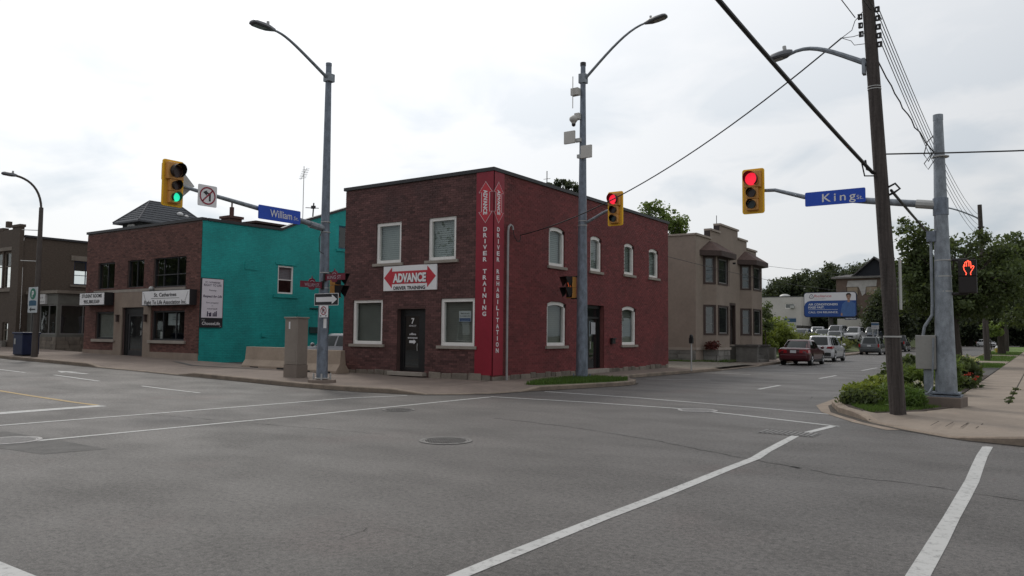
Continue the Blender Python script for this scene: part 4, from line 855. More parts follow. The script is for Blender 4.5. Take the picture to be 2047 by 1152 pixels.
# shop bay
BX0, BX1, BY0, BY1, BZ = -46.55, -43.1, 19.75, 23.4, 3.55
bf = FY(BY0); bs = FX(BX1); w1 = (-46.2, -43.25, 1.35, 2.95); w2 = (19.9, 22.3, 1.35, 2.95)
GREYS = pm('grey_siding', (.13, .13, .115), .8, .15, 2)
m = MB(); wall(m, bf, BX0, BX1, .3, BZ, [w1], reveal=.12); wall(m, bs, BY0, BY1, .3, BZ, [w2], reveal=.12); bw = mk('shop_bay', m, GREYS, TB)
mk('bay_roof', MB().box(BX0-.05, BX1+.12, BY0-.12, BY1, BZ, BZ+.16), TAN2, TB)
for pl, a, b in ((bf, BX0, BX1+.05), (bs, BY0, BY1)):
    u = a
    for rws in range(4):
        u = a-random.uniform(0, .3)
        while u < b:
            w = random.uniform(.4, .8); u0, u1 = max(u, a), min(u+w, b)
            if u1-u0 > .05:
                o = mk('stone', MB().pbox(pl, u0+.01, u1-.01, -.05-random.uniform(0, .02), -.001, .42+rws*.2, .61+rws*.2, 0), STONE, TB); o['tone'] = random.uniform(.3, 1)
            u += w
window(TB, bf, *w1, fr=.06, d=.03, dep=.08, fmat=GREYW, gmat=G_SHOP, cols=(.36, .7)); window(TB, bs, *w2, fr=.06, d=.03, dep=.08, fmat=GREYW, gmat=G_SHOP, cols=(.5,))
m = MB(); m.box(BX0, BX1-.2, BY0+.9, BY1, .9, 1.3); mk('shop_shelf', m, pm('shelf', (.2, .19, .18), .8, .2, 2), TB)
m = MB(); m.box(BX0+.1, BX1-.9, BY0+1.6, BY1-.1, 1.3, 3.3); mk('shop_interior', m, pm('interior_grey', (.10, .10, .095), .9, .2, 2), TB)
m = MB(); m.tube([(-44.6, 20.6, 1.35), (-44.6, 20.6, 1.6), (-44.6, 20.6, 1.95), (-44.6, 20.6, 2.3), (-44.6, 20.6, 2.45)], [.2, .16, .22, .26, .06], 10); m.tube([(-43.6, 21.3, 1.35), (-43.6, 21.3, 1.7), (-43.6, 21.3, 2.3), (-43.6, 21.3, 2.4)], [.22, .12, .2, .05], 10); mk('display_dress', m, pm('dress_grey', (.10, .10, .13), .9, .3, 4), TB, smooth=True)
t = thing('shop_sign', (-45.2, 19.6, 2.95), 'faded white shop sign on the grey bay of the tan building', 'sign'); mk('board', MB().pbox(bf, -46.3, -44.3, -.12, -.002, 2.98, 3.52), pm('faded_white', (.55, .54, .53), .5, .06, 3), t)
m = MB(); scribble(m, bf, -45.2, 3.36, 1.3, .14, -.125); scribble(m, bf, -45.2, 3.12, 1.6, .1, -.125); mk('lettering', m, pm('faded_ink', (.25, .24, .24), .5, .1, 3), t)

# ------------------------------------------------------------------ stucco house with stepped parapet and two bays
SH = thing('stepped_parapet_house', (-19, 44, .27), 'tan stucco house with stepped parapet and two two-storey bay windows', 'building')
SF = FX(-15.0); SS = FY(38.7); g0 = .2
par = [(38.7, 6.95), (40.9, 6.95), (40.9, 7.45), (42.4, 7.45), (42.4, 7.92), (45.6, 7.92), (45.6, 7.45), (47.3, 7.45), (47.3, 6.98), (49.2, 6.98)]
door = (44.0, 45.05, 1.10, 3.55); slit = (43.55, 43.85, 4.45, 5.55)
m = MB(); wall(m, SF, 38.7, 49.2, g0, 6.95, [door, slit], reveal=.3)
m.pface(SF, [(40.9, 6.95), (47.3, 6.95), (47.3, 7.45), (45.6, 7.45), (45.6, 7.92), (42.4, 7.92), (42.4, 7.45), (40.9, 7.45)], 0)
wall(m, SS, -30, -15.0, g0, 6.72, [], reveal=.2); m.pface(SS, [(-30, 6.72), (-15, 6.72), (-15, 6.95), (-16.3, 6.95), (-30, 7.05)], 0)
m.add([(-30, 38.7, g0), (-30, 49.2, g0), (-30, 49.2, 6.9), (-30, 38.7, 7.05), (-15, 49.2, g0), (-15, 49.2, 6.98)], [(0, 1, 2, 3), (1, 4, 5, 2)])
mk('wall', m, STUC, SH)
mk('roof', MB().box(-29.9, -15.3, 38.8, 49.1, 6.55, 6.6), ROOFM, SH)
# backs of the parapet steps, dark bricks
m = MB(); m.pbox(SF, 40.9, 47.3, .02, .35, 6.6, 7.45); m.pbox(SF, 42.4, 45.6, .02, .35, 7.45, 7.92); mk('parapet_back', m, pm('sooty_brick', (.05, .04, .04), .9, .2, 4), SH)
m = MB()
for (a, za), (b, zb) in zip(par, par[1:]):
    if za == zb: m.pbox(SF, a-.04 if a > 44 else a, b+.06, -.07, .36, za, za+.11)
m.hexa([SS.p(-30, -.06, 7.05), SS.p(-15, -.06, 6.95), SS.p(-15, .25, 6.95), SS.p(-30, .25, 7.05), SS.p(-30, -.06, 7.15), SS.p(-14.95, -.06, 7.05), SS.p(-14.95, .25, 7.05), SS.p(-30, .25, 7.15)]); mk('coping', m, STUCL, SH)
m = MB(); m.tube([(-15.2, 42.5, 8.0), (-15.2, 42.5, 8.5)], .02, 4); mk('aerial', m, DARKM, SH)
m = MB(); m.pbox(SS, -30, -15.0, -.05, .01, .84, .98); m.pbox(SF, 38.65, 39.7, -.05, .01, .84, .98); m.pbox(SF, 42.95, 43.95, -.05, .01, .84, .98); mk('water_table', m, STUCL, SH)
FND = pm('grey_foundation', (.20, .19, .175), .9, .25, 2.5, .5, 18, tone=.25)
def blocks(pl, a, b, z0, z1, rows, lo, hi, proud, mat, par):
    h = (z1-z0)/rows
    for r in range(rows):
        u = a-random.uniform(0, lo)
        while u < b:
            w = random.uniform(lo, hi); u0, u1 = max(a, u), min(b, u+w)
            if u1-u0 > .06:
                o = mk('stone', MB().pbox(pl, u0+.008, u1-.008, -proud-random.uniform(0, .015), -.002, z0+r*h+.006, z0+(r+1)*h-.006, 0), mat, par); o['tone'] = random.random()
            u += w
blocks(SS, -22, -15.0, .2, .84, 3, .5, 1.1, .03, FND, SH)
def bay(y0, y1, lab):
    P = [(-15.0, y0), (-14.45, y0+.55), (-14.45, y1-.55), (-15.0, y1)]; cent = (y0+y1)/2
    b = MB()
    planes = []
    for (xa, ya), (xb, yb) in zip(P, P[1:]):
        L_ = math.hypot(xb-xa, yb-ya); u = Vector(((xb-xa)/L_, (yb-ya)/L_, 0)); n = Vector((-u.y, u.x, 0))
        planes.append((PL((xa, ya, 0), u, n), L_))
    wl = []
    for pl, L_ in planes:
        k = .10 if L_ < 1 else .30
        ops = [(k, L_-k, 4.45, 5.85), (k, L_-k, 1.70, 3.22)]; wl.append(ops); wall(b, pl, 0, L_, .84, 6.0, ops, reveal=.12)
    bo = mk('bay', b, STUC, SH)
    for (pl, L_), ops in zip(planes, wl):
        for i, q in enumerate(ops):
            wide = L_ > 1
            m = MB(); a, c, e, f = q; m.pbox(pl, a-.07, a+.05, -.03, .05, e-.05, f+.06); m.pbox(pl, c-.05, c+.07, -.03, .05, e-.05, f+.06); m.pbox(pl, a+.05, c-.05, -.03, .05, f-.02, f+.06); m.pbox(pl, a+.05, c-.05, -.03, .05, e-.05, e+.04)
            w_ = mk('window', m, BROWNW, SH)
            s = MB(); s.pbox(pl, a+.05, a+.10, .03, .08, e+.04, f-.02); s.pbox(pl, c-.10, c-.05, .03, .08, e+.04, f-.02); s.pbox(pl, a+.1, c-.1, .03, .08, e+.04, e+.10); s.pbox(pl, a+.1, c-.1, .03, .08, f-.08, f-.02)
            if not wide:
                for r in (.36, .66): s.pbox(pl, a+.1, c-.1, .03, .08, e+(f-e)*r-.02, e+(f-e)*r+.02)
            mk('sash', s, GREYW, w_); mk('pane', MB().pface(pl, [(a+.06, e+.05), (c-.06, e+.05), (c-.06, f-.03), (a+.06, f-.03)], .06), G_DARK, w_)
            if wide: mk('screen', MB().pface(pl, [(a+.06, e+.05), (c-.06, e+.05), (c-.06, f-.03), (a+.06, f-.03)], .09), pm('mesh_screen', (.12, .125, .12), .9, .1, 3), w_)
    # foundation and ledge of the bay
    f = MB(); f.zprism([(-15.0, y0-.1), (-14.37, y0+.52), (-14.37, y1-.52), (-15.0, y1+.1)], .84, .97); mk('bay_ledge', f, STUCL, SH)
    for pl, L_ in planes: blocks(pl, 0, L_, .2, .84, 2, .5, 1.0, .02, FND, SH)
    # hipped roof
    r = MB(); e = [(-15.0, y0-.45), (-14.08, y0+.38), (-14.08, y1-.38), (-15.0, y1+.45)]; z0, z1 = 6.02, 6.20
    top = [(-15.0, cent-.55, 6.85), (-15.0, cent+.55, 6.85)]
    vs = [(x, y, z1) for x, y in e]+top
    r.add(vs, [(0, 1, 4), (1, 2, 5, 4), (2, 3, 5)]); ro = mk('bay_roof', r, SHING_B, SH)
    f = MB(); f.zprism(e, z0-.1, z1-.004); mk('fascia', f, BROWNW, ro)
bay(39.74, 42.95, 'near'); bay(45.9, 49.05, 'far')
a, b, c, e = door; m = MB(); m.pbox(SF, a, a+.12, -.02, .1, c, e); m.pbox(SF, b-.12, b, -.02, .1, c, e); m.pbox(SF, a+.12, b-.12, -.02, .1, e-.14, e); dr = mk('door', m, BROWNW, SH)
m = MB(); m.pbox(SF, a+.12, b-.12, .14, .2, c, e-.14); m.pbox(SF, a+.28, b-.28, .12, .14, c+.2, c+.9); mk('door_leaf', m, pm('door_dark', (.03, .022, .02), .6, .2, 3), dr); mk('pane', MB().pface(SF, [(a+.3, c+1.1), (b-.3, c+1.1), (b-.3, e-.4), (a+.3, e-.4)], .135), G_DARK, dr)
a, b, c, e = slit; m = MB(); m.pbox(SF, a, a+.06, 0, .08, c, e); m.pbox(SF, b-.06, b, 0, .08, c, e); m.pbox(SF, a+.06, b-.06, 0, .08, e-.06, e); m.pbox(SF, a+.06, b-.06, 0, .08, c, c+.06); w_ = mk('window', m, BROWNW, SH); mk('pane', MB().pface(SF, [(a+.05, c+.05), (b-.05, c+.05), (b-.05, e-.05), (a+.05, e-.05)], .05), G_DARK, w_)
# stoop with two cheek walls and steps
for y_ in (43.3, 45.3): mk('stoop_wall', MB().box(-14.4, -13.2, y_, y_+.3, .1, 1.02), FND, SH)
for y_ in (43.22, 45.22): mk('stoop_cap', MB().box(-14.45, -13.12, y_, y_+.46, 1.02, 1.12), pm('cap_dark', (.10, .09, .085), .9, .2, 3), SH)
for i in range(5): mk('step', MB().box(-15.0+.0, -13.75+i*.0+(.26*(4-i)-.4), 43.6, 45.3, .1+i*.0+(i*.19), .1+(i+1)*.19), FND, SH)
m = MB(); m.box(-14.6, -13.9, 49.2, 49.6, .15, .9); mk('corner_block', m, FND, SH)
mk('wire_clip', MB().box(-14.45, -14.3, 43.0, 43.1, 5.7, 5.8), DARKM, SH)

# ------------------------------------------------------------------ far buildings beyond the car lot
WBD = thing('white_block_building', (-31, 116, 2.3), 'plain white flat-roofed block with small dark windows beyond the car lot', 'building')
wf = FY(112); ww = [(-30.1, -28.75, 5.6, 6.3), (-32.4, -31.1, 3.45, 4.0)]
m = MB(); wall(m, wf, -37, -27.85, 3.2, 7.25, ww, reveal=.25); m.add([(-27.85, 112, 3.2), (-27.85, 124, 3.2), (-27.85, 124, 7.25), (-27.85, 112, 7.25)], [(0, 1, 2, 3)]); m.box(-37, -27.86, 112.3, 124, 7.0, 7.1); mk('wall', m, WHITEWALL, WBD)
mk('coping', MB().box(-37, -27.8, 111.95, 112.2, 7.25, 7.36), DARKM, WBD); mk('foundation', MB().box(-37, -27.9, 112.03, 124, 1.8, 3.2), pm('dark_foundation', (.07, .065, .06), .9, .2, 2), WBD)
for q in ww: window(WBD, wf, *q, fr=.08, d=.05, dep=.08, gmat=G_DARK)
mk('air_conditioner', MB().pbox(wf, -29.35, -28.8, -.3, .2, 5.62, 6.0), GREYB, WBD, bevel=.03); mk('roof_hood', MB().ell((-31.2, 116, 7.35), .9, .6, .55), GREYB, WBD, smooth=True)
def lot_sign(x, y, z0, label, k=1.0):
    t = thing('lot_sign', (x, y, hb(x, y)), label, 'sign'); pl = FY(y)
    for q in (-.46, .46): mk('post', MB().box(x+q*k-.04, x+q*k+.04, y+.022, y+.1, hb(x, y), z0+.2), GREYB, t)
    mk('board', MB().pbox(pl, x-.72*k, x+.72*k, -.02, .02, z0, z0+1.4*k), pm('board_white', (.40, .39, .40), .5, .08, 4), t); mk('panel', MB().pbox(pl, x-.70*k, x+.70*k, -.026, -.018, z0+.80*k, z0+1.25*k), pm('panel_blue', (.025, .07, .14), .5, .1, 4), t)
    m = MB(); scribble(m, pl, x-.1*k, z0+.6*k, 1.0*k, .1*k, -.03); scribble(m, pl, x-.1*k, z0+.35*k, 1.0*k, .1*k, -.03); mk('lettering', m, pm('blur_ink', (.12, .12, .2), .5, .1, 3), t)
lot_sign(-24.95, 95, 2.55, 'blue and white parking lot sign before the white block'); lot_sign(-15.75, 96, 2.55, 'small blue and white lot sign by the road trees', .56)
# derelict boarded gable house
DH = thing('derelict_gable_house', (-21, 132, 2.4), 'derelict brick house with dark gable and boarded windows behind billboard', 'building')
df = FY(126); dw = [(-24.6, -22.95, 8.0, 9.3), (-21.9, -20.2, 8.0, 9.3)]; GABR = pm('weathered_brick', (.14, .10, .08), .9, .25, 1.5, .4, 10)
m = MB(); wall(m, df, -26.1, -17.5, 2.0, 10.6, dw, reveal=.2); m.add([(-17.5, 126, 2), (-17.5, 138, 2), (-17.5, 138, 10.6), (-17.5, 126, 10.6), (-26.1, 126, 2), (-26.1, 138, 2), (-26.1, 138, 10.6), (-26.1, 126, 10.6)], [(0, 1, 2, 3), (4, 5, 6, 7)]); mk('wall', m, GABR, DH)
for q in dw: mk('boarded_window', MB().pbox(df, q[0]+.08, q[1]-.08, .02, .06, q[2]+.05, q[3]-.05), pm('plywood', (.30, .235, .17), .8, .15, 2), DH)
mk('peeling_render', MB().ppoly(df, [(-24.6, 9.33), (-24.4, 10.25), (-20.3, 10.3), (-20.4, 9.33), (-21.85, 9.3), (-21.95, 8.3), (-22.4, 7.9), (-22.6, 8.6), (-22.9, 9.3)], -.03, -.002), pm('peeling_white', (.42, .40, .38), .9, .15, 2), DH)
m = MB(); m.box(-26.7, -17.0, 125.4, 126.3, 10.6, 10.85); mk('eave', m, pm('eave_grey', (.16, .15, .14), .8, .2, 3), DH)
m = MB(); m.ppoly(df, [(-23.6, 10.85), (-17.6, 10.85), (-20.6, 13.55)], .3, .5); gb_ = mk('gable', m, pm('gable_dark', (.02, .022, .028), .9, .2, 3), DH)
m = MB()
for s in (-1, 1): m.hexa([(-20.6+s*3.3, 125.7, 10.7), (-20.6, 125.7, 13.6), (-20.6, 134, 13.6), (-20.6+s*3.3, 134, 10.7), (-20.6+s*3.3, 125.7, 10.9), (-20.6, 125.7, 13.85), (-20.6, 134, 13.85), (-20.6+s*3.3, 134, 10.9)])
mk('gable_roof', m, pm('old_shingle', (.09, .085, .085), .9, .25, 3, .4, 10), DH); mk('roof', MB().add([(-26.7, 125.4, 10.85), (-17, 125.4, 10.85), (-19, 132, 11.7), (-25, 132, 11.7), (-26.7, 138.5, 10.85), (-17, 138.5, 10.85)], [(0, 1, 2, 3), (3, 2, 5, 4), (0, 3, 4), (1, 5, 2)]), MATS['old_shingle'], DH)
# low block wall with graffiti
t = thing('low_white_wall', (-20.4, 109, 2.2), 'low white block wall with faded pink graffiti under the billboard', 'wall'); pl = FY(109)
mk('masonry', MB().pbox(pl, -22.5, -17.6, 0, .3, 1.9, 4.05), WHITEWALL, t); m = MB()
for i in range(9):
    u = -20.1+i*.2; z = 2.75+.12*math.sin(i*2.1); m.ppoly(pl, [(u-.05, z-.3), (u+.03, z-.28), (u+.13, z+.3), (u+.05, z+.33)], -.006, -.002); m.ppoly(pl, [(u-.04, z+.05), (u+.18, z+.12), (u+.17, z+.19), (u-.03, z+.12)], -.009, -.007)
mk('graffiti', m, pm('faded_pink', (.30, .17, .21), .9, .2, 6), t)
# ------------------------------------------------------------------ billboard
BL = thing('billboard', (-21.3, 100.2, 2.3), 'large blue and white billboard advertising air conditioner repair on a post', 'billboard')
bp = FY(100); u0, u1, z0, z1 = -24.50, -18.48, 4.12, 7.08
def rr(u0, u1, z0, z1, r, n=6, corners=(1, 1, 1, 1)):
    out = []
    for k, (cu, cz, a) in enumerate(((u1-r, z0+r, -90), (u1-r, z1-r, 0), (u0+r, z1-r, 90), (u0+r, z0+r, 180))):
        if corners[k]: out += [(cu+r*math.cos(rad(a+90*i/n)), cz+r*math.sin(rad(a+90*i/n))) for i in range(n+1)]
        else: out.append((u1 if k < 2 else u0, z0 if k in (0, 3) else z1))
    return out
mk('post', MB().tube([(-21.5, 100.5, 1.6), (-21.5, 100.5, 6.5)], .28, 10), pm('post_brown', (.06, .055, .05), .7, .2, 2), BL, smooth=True)
mk('frame', MB().ppoly(bp, rr(u0-.07, u1+.07, z0-.07, z1+.07, .35), 0, .3), NAVY, BL); mk('poster', MB().ppoly(bp, rr(u0, u1, z0, z1, .32), -.015, .002), pm('poster_white', (.66, .64, .68), .5, .04, 2), BL)
BBLUE = pm('poster_blue', (.016, .06, .25), .5, .06, 2); pb_ = [(u0+.001, z0+.3)]+[(u0+.3*(1-math.cos(a)), z0+.3*(1-math.sin(a))) for a in [0.4, .8, 1.2, 1.57]]+[(u1-.3, z0), (u1-.1, z0+.08), (u1-.001, z0+.3), (u1-.001, z0+1.98), (u0+.75, z0+1.98), (u0+.4, z0+1.9), (u0+.12, z0+1.65), (u0+.001, z0+1.35)]
mk('blue_field', MB().pface(bp, pb_, -.020), BBLUE, BL)
m = MB(); text_mb('AIR CONDITIONERS', bp, u0+.48, z0+1.52, .26, d=-.026, width=3.45, bold=.014, align='LEFT', mb=m); text_mb('FIXED FAST.', bp, u0+.48, z0+1.15, .26, d=-.026, width=1.9, bold=.014, align='LEFT', mb=m); text_mb('CALL ON RELIANCE.', bp, u0+.48, z0+.55, .24, d=-.026, width=3.5, bold=.008, align='LEFT', mb=m); m.pface(bp, [(u0+.48, z0+.86), (u0+3.95, z0+.86), (u0+3.95, z0+.89), (u0+.48, z0+.89)], -.026); mk('slogan', m, LET_W, BL)
mk('brand_lettering', text_mb('Reliance', bp, u0+1.22, z0+2.58, .34, d=-.026, width=2.0, align='LEFT'), pm('print_red', (.42, .03, .06), .5, .1, 3), BL)
m = text_mb('home comfort', bp, u0+1.22, z0+2.22, .1, d=-.026, width=1.3, align='LEFT')
def ring(m, c, r, w, d, n=16, sq=1):
    for i in range(n):
        a, b = 2*math.pi*i/n, 2*math.pi*(i+1)/n; f = lambda t, q: (c[0]+q*math.cos(t)*(1+.12*math.cos(3*t+1.57)), c[1]+q*math.sin(t)*(1+.12*math.cos(3*t+1.57)))
        m.pface(bp, [f(a, r), f(b, r), f(b, r-w), f(a, r-w)], d)
ring(m, (u0+.85, z0+2.5), .27, .07, -.026); m.pface(bp, [(u0+.75, z0+2.42), (u0+.86, z0+2.55), (u0+.95, z0+2.42), (u0+.92, z0+2.42), (u0+.86, z0+2.5), (u0+.79, z0+2.42)], -.026); mk('emblem', m, pm('print_grey', (.08, .07, .1), .5, .1, 3), BL)
pc = u0+5.18
mk('portrait_shirt', MB().pface(bp, [(pc-.85, z0+.05), (pc-.9, z0+.6), (pc-.72, z0+1.5), (pc-.45, z0+1.78), (pc-.15, z0+1.92), (pc+.15, z0+1.92), (pc+.5, z0+1.78), (pc+.75, z0+1.6), (pc+.78, z0+.6), (pc+.7, z0+.05)], -.030), pm('shirt_blue', (.06, .13, .32), .6, .2, 3), BL)
m = MB(); m.pface(bp, [(pc-.12, z0+1.75), (pc+.14, z0+1.75), (pc+.16, z0+2.1), (pc-.13, z0+2.1)], -.033); m.pface(bp, [(pc+.01+.26*math.cos(a)*(1-.15*(math.sin(a) < -.3)), z0+2.42+.36*math.sin(a)) for a in [2*math.pi*i/18 for i in range(18)]], -.035); m.pface(bp, [(pc-.92, z0+.12), (pc-.7, z0+.1), (pc-.72, z0+.42), (pc-.88, z0+.45)], -.034); mk('portrait_skin', m, pm('print_skin', (.33, .19, .14), .6, .1, 3), BL)
m = MB(); m.pface(bp, [(pc-.28, z0+2.42), (pc-.22, z0+2.6), (pc, z0+2.66), (pc+.22, z0+2.62), (pc+.29, z0+2.42), (pc+.31, z0+2.66), (pc+.18, z0+2.86), (pc-.08, z0+2.88), (pc-.26, z0+2.74)], -.038)
for k in (-.1, .11): m.pface(bp, [(pc+k-.05, z0+2.44), (pc+k+.05, z0+2.44), (pc+k+.05, z0+2.48), (pc+k-.05, z0+2.48)], -.038); m.pface(bp, [(pc+k-.07, z0+2.53), (pc+k+.07, z0+2.53), (pc+k+.06, z0+2.56), (pc+k-.06, z0+2.56)], -.038)
m.pface(bp, [(pc-.09, z0+2.2), (pc+.11, z0+2.2), (pc+.08, z0+2.17), (pc-.06, z0+2.17)], -.038); mk('portrait_hair', m, pm('print_hair', (.03, .02, .018), .6, .2, 3), BL)
m = MB(); m.ppoly(bp, rr(-19.82, -18.42, 3.72, 4.0, .13), .02, .08); m.pbox(bp, -19.9, -19.8, .1, .2, 3.9, 4.15); m.pbox(bp, -18.7, -18.6, .1, .2, 3.9, 4.15); pt = mk('owner_plate', m, NAVY, BL); mk('plate_lettering', text_mb('PATTISON', bp, -19.12, 3.86, .16, d=.012, width=1.1, bold=.02), LET_W, pt)

# ------------------------------------------------------------------ buildings across the street, behind the camera (seen in the window reflections)
def back_building(x0, x1, y1, h, mat, label):
    t = thing('street_building', ((x0+x1)/2, y1-5, .1), label, 'building'); pl = PL((0, y1, 0), (-1, 0, 0), (0, -1, 0))
    ops = []; n = int((x1-x0)/3)
    for i in range(n):
        c = -(x0+(i+.5)*(x1-x0)/n)
        for z in ((1.0, 2.6), (4.0, 5.5)): ops.append((c-.6, c+.6, z[0], z[1]))
    m = MB(); wall(m, pl, -x1, -x0, 0, h, ops, reveal=.2); m.box(x0, x1, y1-10, y1-.3, h-.4, h-.3); m.add([(x0, y1, 0), (x0, y1-10, 0), (x0, y1-10, h), (x0, y1, h), (x1, y1, 0), (x1, y1-10, 0), (x1, y1-10, h), (x1, y1, h)], [(0, 1, 2, 3), (4, 5, 6, 7)]); mk('wall', m, mat, t)
    for q in ops: window(t, pl, *q, fr=.09, d=.08, dep=.08)
back_building(-100, -46, -5.0, 4.6, TAN, 'long low tan building across the street at far left, behind the viewpoint')
back_building(-42, -26, -4.0, 7.2, GABR, 'red-brown brick row building across the street, behind the viewpoint')
back_building(-25, -14, -5.0, 6.4, WHITEWALL, 'white painted building across the street, behind the viewpoint')
back_building(4, 18, -6.0, 7.0, TAN, 'tan brick building across the street, behind the viewpoint')

# ------------------------------------------------------------------ street furniture
random.seed(5)
def emis(name, col, s):
    m, t, b, o = nodes_of(name); b.inputs['Base Color'].default_value = tuple(col)+(1,); b.inputs['Emission Color'].default_value = tuple(col)+(1,); b.inputs['Emission Strength'].default_value = s; MATS[name] = m; return m
E_RED = emis('lit_red', (.92, .018, .05), .95); E_GRN = emis('lit_green', (.02, .75, .42), 1.0); E_HAND = emis('lit_hand', (1.0, .10, .05), 2.0); E_ORG = emis('lit_orange', (1.0, .16, .05), .7)
OFF_L = pm('dark_lens', (.045, .02, .018), .25, .1, 9); OFF_G = pm('dark_lens_green', (.012, .03, .03), .25, .1, 9)
def bez(a, b, c, d, n=10):
    a, b, c, d = map(Vector, (a, b, c, d)); return [a*(1-t)**3+b*3*t*(1-t)**2+c*3*t*t*(1-t)+d*t**3 for t in [i/n for i in range(n+1)]]
def lamp_head(par, p, dirv, L_=.78, w=.34):
    """flat LED cobra head: p is its neck, dirv points outwards"""
    p = Vector(p); f = Vector(dirv).normalized(); s = f.cross(Vector((0, 0, 1))).normalized(); u = s.cross(f)
    prof = [(0, .25, .5), (.12, .35, .8), (.3, .8, 1), (.55, 1, 1), (.85, 1, .9), (.97, .8, .6), (1.0, .5, .3)]
    rows = []
    for t, kw, kh in prof:
        c = p+f*(L_*t); ww = w/2*kw; hh = .085*kh
        rows.append([c+s*(ww*a)+u*(hh*b) for a, b in ((-1, -.3), (-.85, .5), (-.4, 1), (.4, 1), (.85, .5), (1, -.3), (.8, -.75), (-.8, -.75), (-1, -.3))])
    m = MB().grid(rows); m.add(rows[0][:8], [tuple(range(8))]); m.add(rows[-1][:8], [tuple(range(8))]); o = mk('lamp_head', m, LAMP_G, par, smooth=True)
    q = MB(); c0 = p+f*(L_*.42)-u*.07; c1 = p+f*(L_*.92)-u*.066; q.add([c0-s*w*.3, c0+s*w*.3, c1+s*w*.3, c1-s*w*.3], [(0, 1, 2, 3)]); mk('lens', q, LENSG, o)
    c = p+f*(L_*.3)+u*.085; mk('photocell', MB().tube([c, c+u*.09], .04, 8), GREYB, o)
def signal(label, p, face, lit, group='traffic signals'):
    """three-lens head on a yellow backboard; face = unit vector it looks along, p = centre"""
    n = -Vector(face).normalized(); u = Vector((0, 0, 1)).cross(Vector(face)).normalized()
    t = thing('traffic_signal', Vector(p)-Vector((0, 0, .58)), label, 'traffic light', group)
    pl = PL((p[0], p[1], 0), u, n); z = p[2]
    m = MB().ppoly(pl, rr(-.275, .275, z-.565, z+.565, .06, 4), .0, .025); mk('backboard', m, YEL, t)
    h = MB(); h.pbox(pl, -.205, .205, -.13, .18, z+.08, z+.49); h.pbox(pl, -.145, .145, -.13, .18, z-.205, z+.075); h.pbox(pl, -.145, .145, -.13, .18, z-.49, z-.21); mk('housing', h, YEL_SHADED, t, bevel=.015)
    d = MB(); d.pbox(pl, -.235, .235, -.012, .0, z-.53, z+.53); mk('inner_plate', d, pm('plate_ochre', (.62, .33, .03), .5, .08, 3), t)
    for k, (zc, r) in enumerate(((z+.285, .16), (z-.065, .108), (z-.35, .108))):
        c = pl.p(0, -.135, zc)
        on = (lit == 'red' and k == 0) or (lit == 'green' and k == 2)
        ln = MB(); ln.disc(c, face, r*.97, .012, 20); mk('lens', ln, ((E_RED if k == 0 else E_GRN) if on else (OFF_G if k == 2 else OFF_L)), t)
        # tunnel visor: open tube with a cut-away underside
        v = MB(); n_ = 20; a0, a1 = -60, 240; rows = []
        f = Vector(face).normalized()
        for rr_, ext in ((r*1.02, 0), (r*1.06, 1)):
            rows.append([c+u*(rr_*math.cos(rad(a0+(a1-a0)*i/n_)))+Vector((0, 0, rr_*math.sin(rad(a0+(a1-a0)*i/n_))))+f*(ext*(r*1.5*(.72+.28*math.sin(rad(a0+(a1-a0)*i/n_))))) for i in range(n_+1)])
        v.grid(rows); mk('visor', v, VISOR, t, smooth=True)
    mk('bracket', MB().pbox(pl, -.05, .05, .18, .26, z-.2, z+.1), GREYB, t)
    return t
def hand_mb(pl, d, s, uc, zc):
    """outlined stop-hand symbol made of light strokes"""
    m = MB()
    for P in ([(-.18, -.5), (-.13, -.38), (-.29, -.1), (-.33, .14), (-.27, .26), (-.24, .10)], [(-.24, .12), (-.23, .40), (-.17, .46), (-.11, .40), (-.10, .12)], [(-.10, .40), (-.06, .53), (.02, .53), (.06, .42), (.055, .12)], [(.06, .42), (.11, .48), (.17, .44), (.19, .2), (.18, .0), (.30, .16), (.39, .13), (.36, .0), (.2, -.25), (.14, -.38), (.18, -.5)]):
        for a, b in zip(P, P[1:]):
            l = math.hypot(b[0]-a[0], b[1]-a[1]); nx, ny = -(b[1]-a[1])/l*.026, (b[0]-a[0])/l*.026
            m.pface(pl, [(uc+s*(a[0]+nx), zc+s*1.1*(a[1]+ny)), (uc+s*(a[0]-nx), zc+s*1.1*(a[1]-ny)), (uc+s*(b[0]-nx), zc+s*1.1*(b[1]-ny)), (uc+s*(b[0]+nx), zc+s*1.1*(b[1]+ny))], d)
    return m
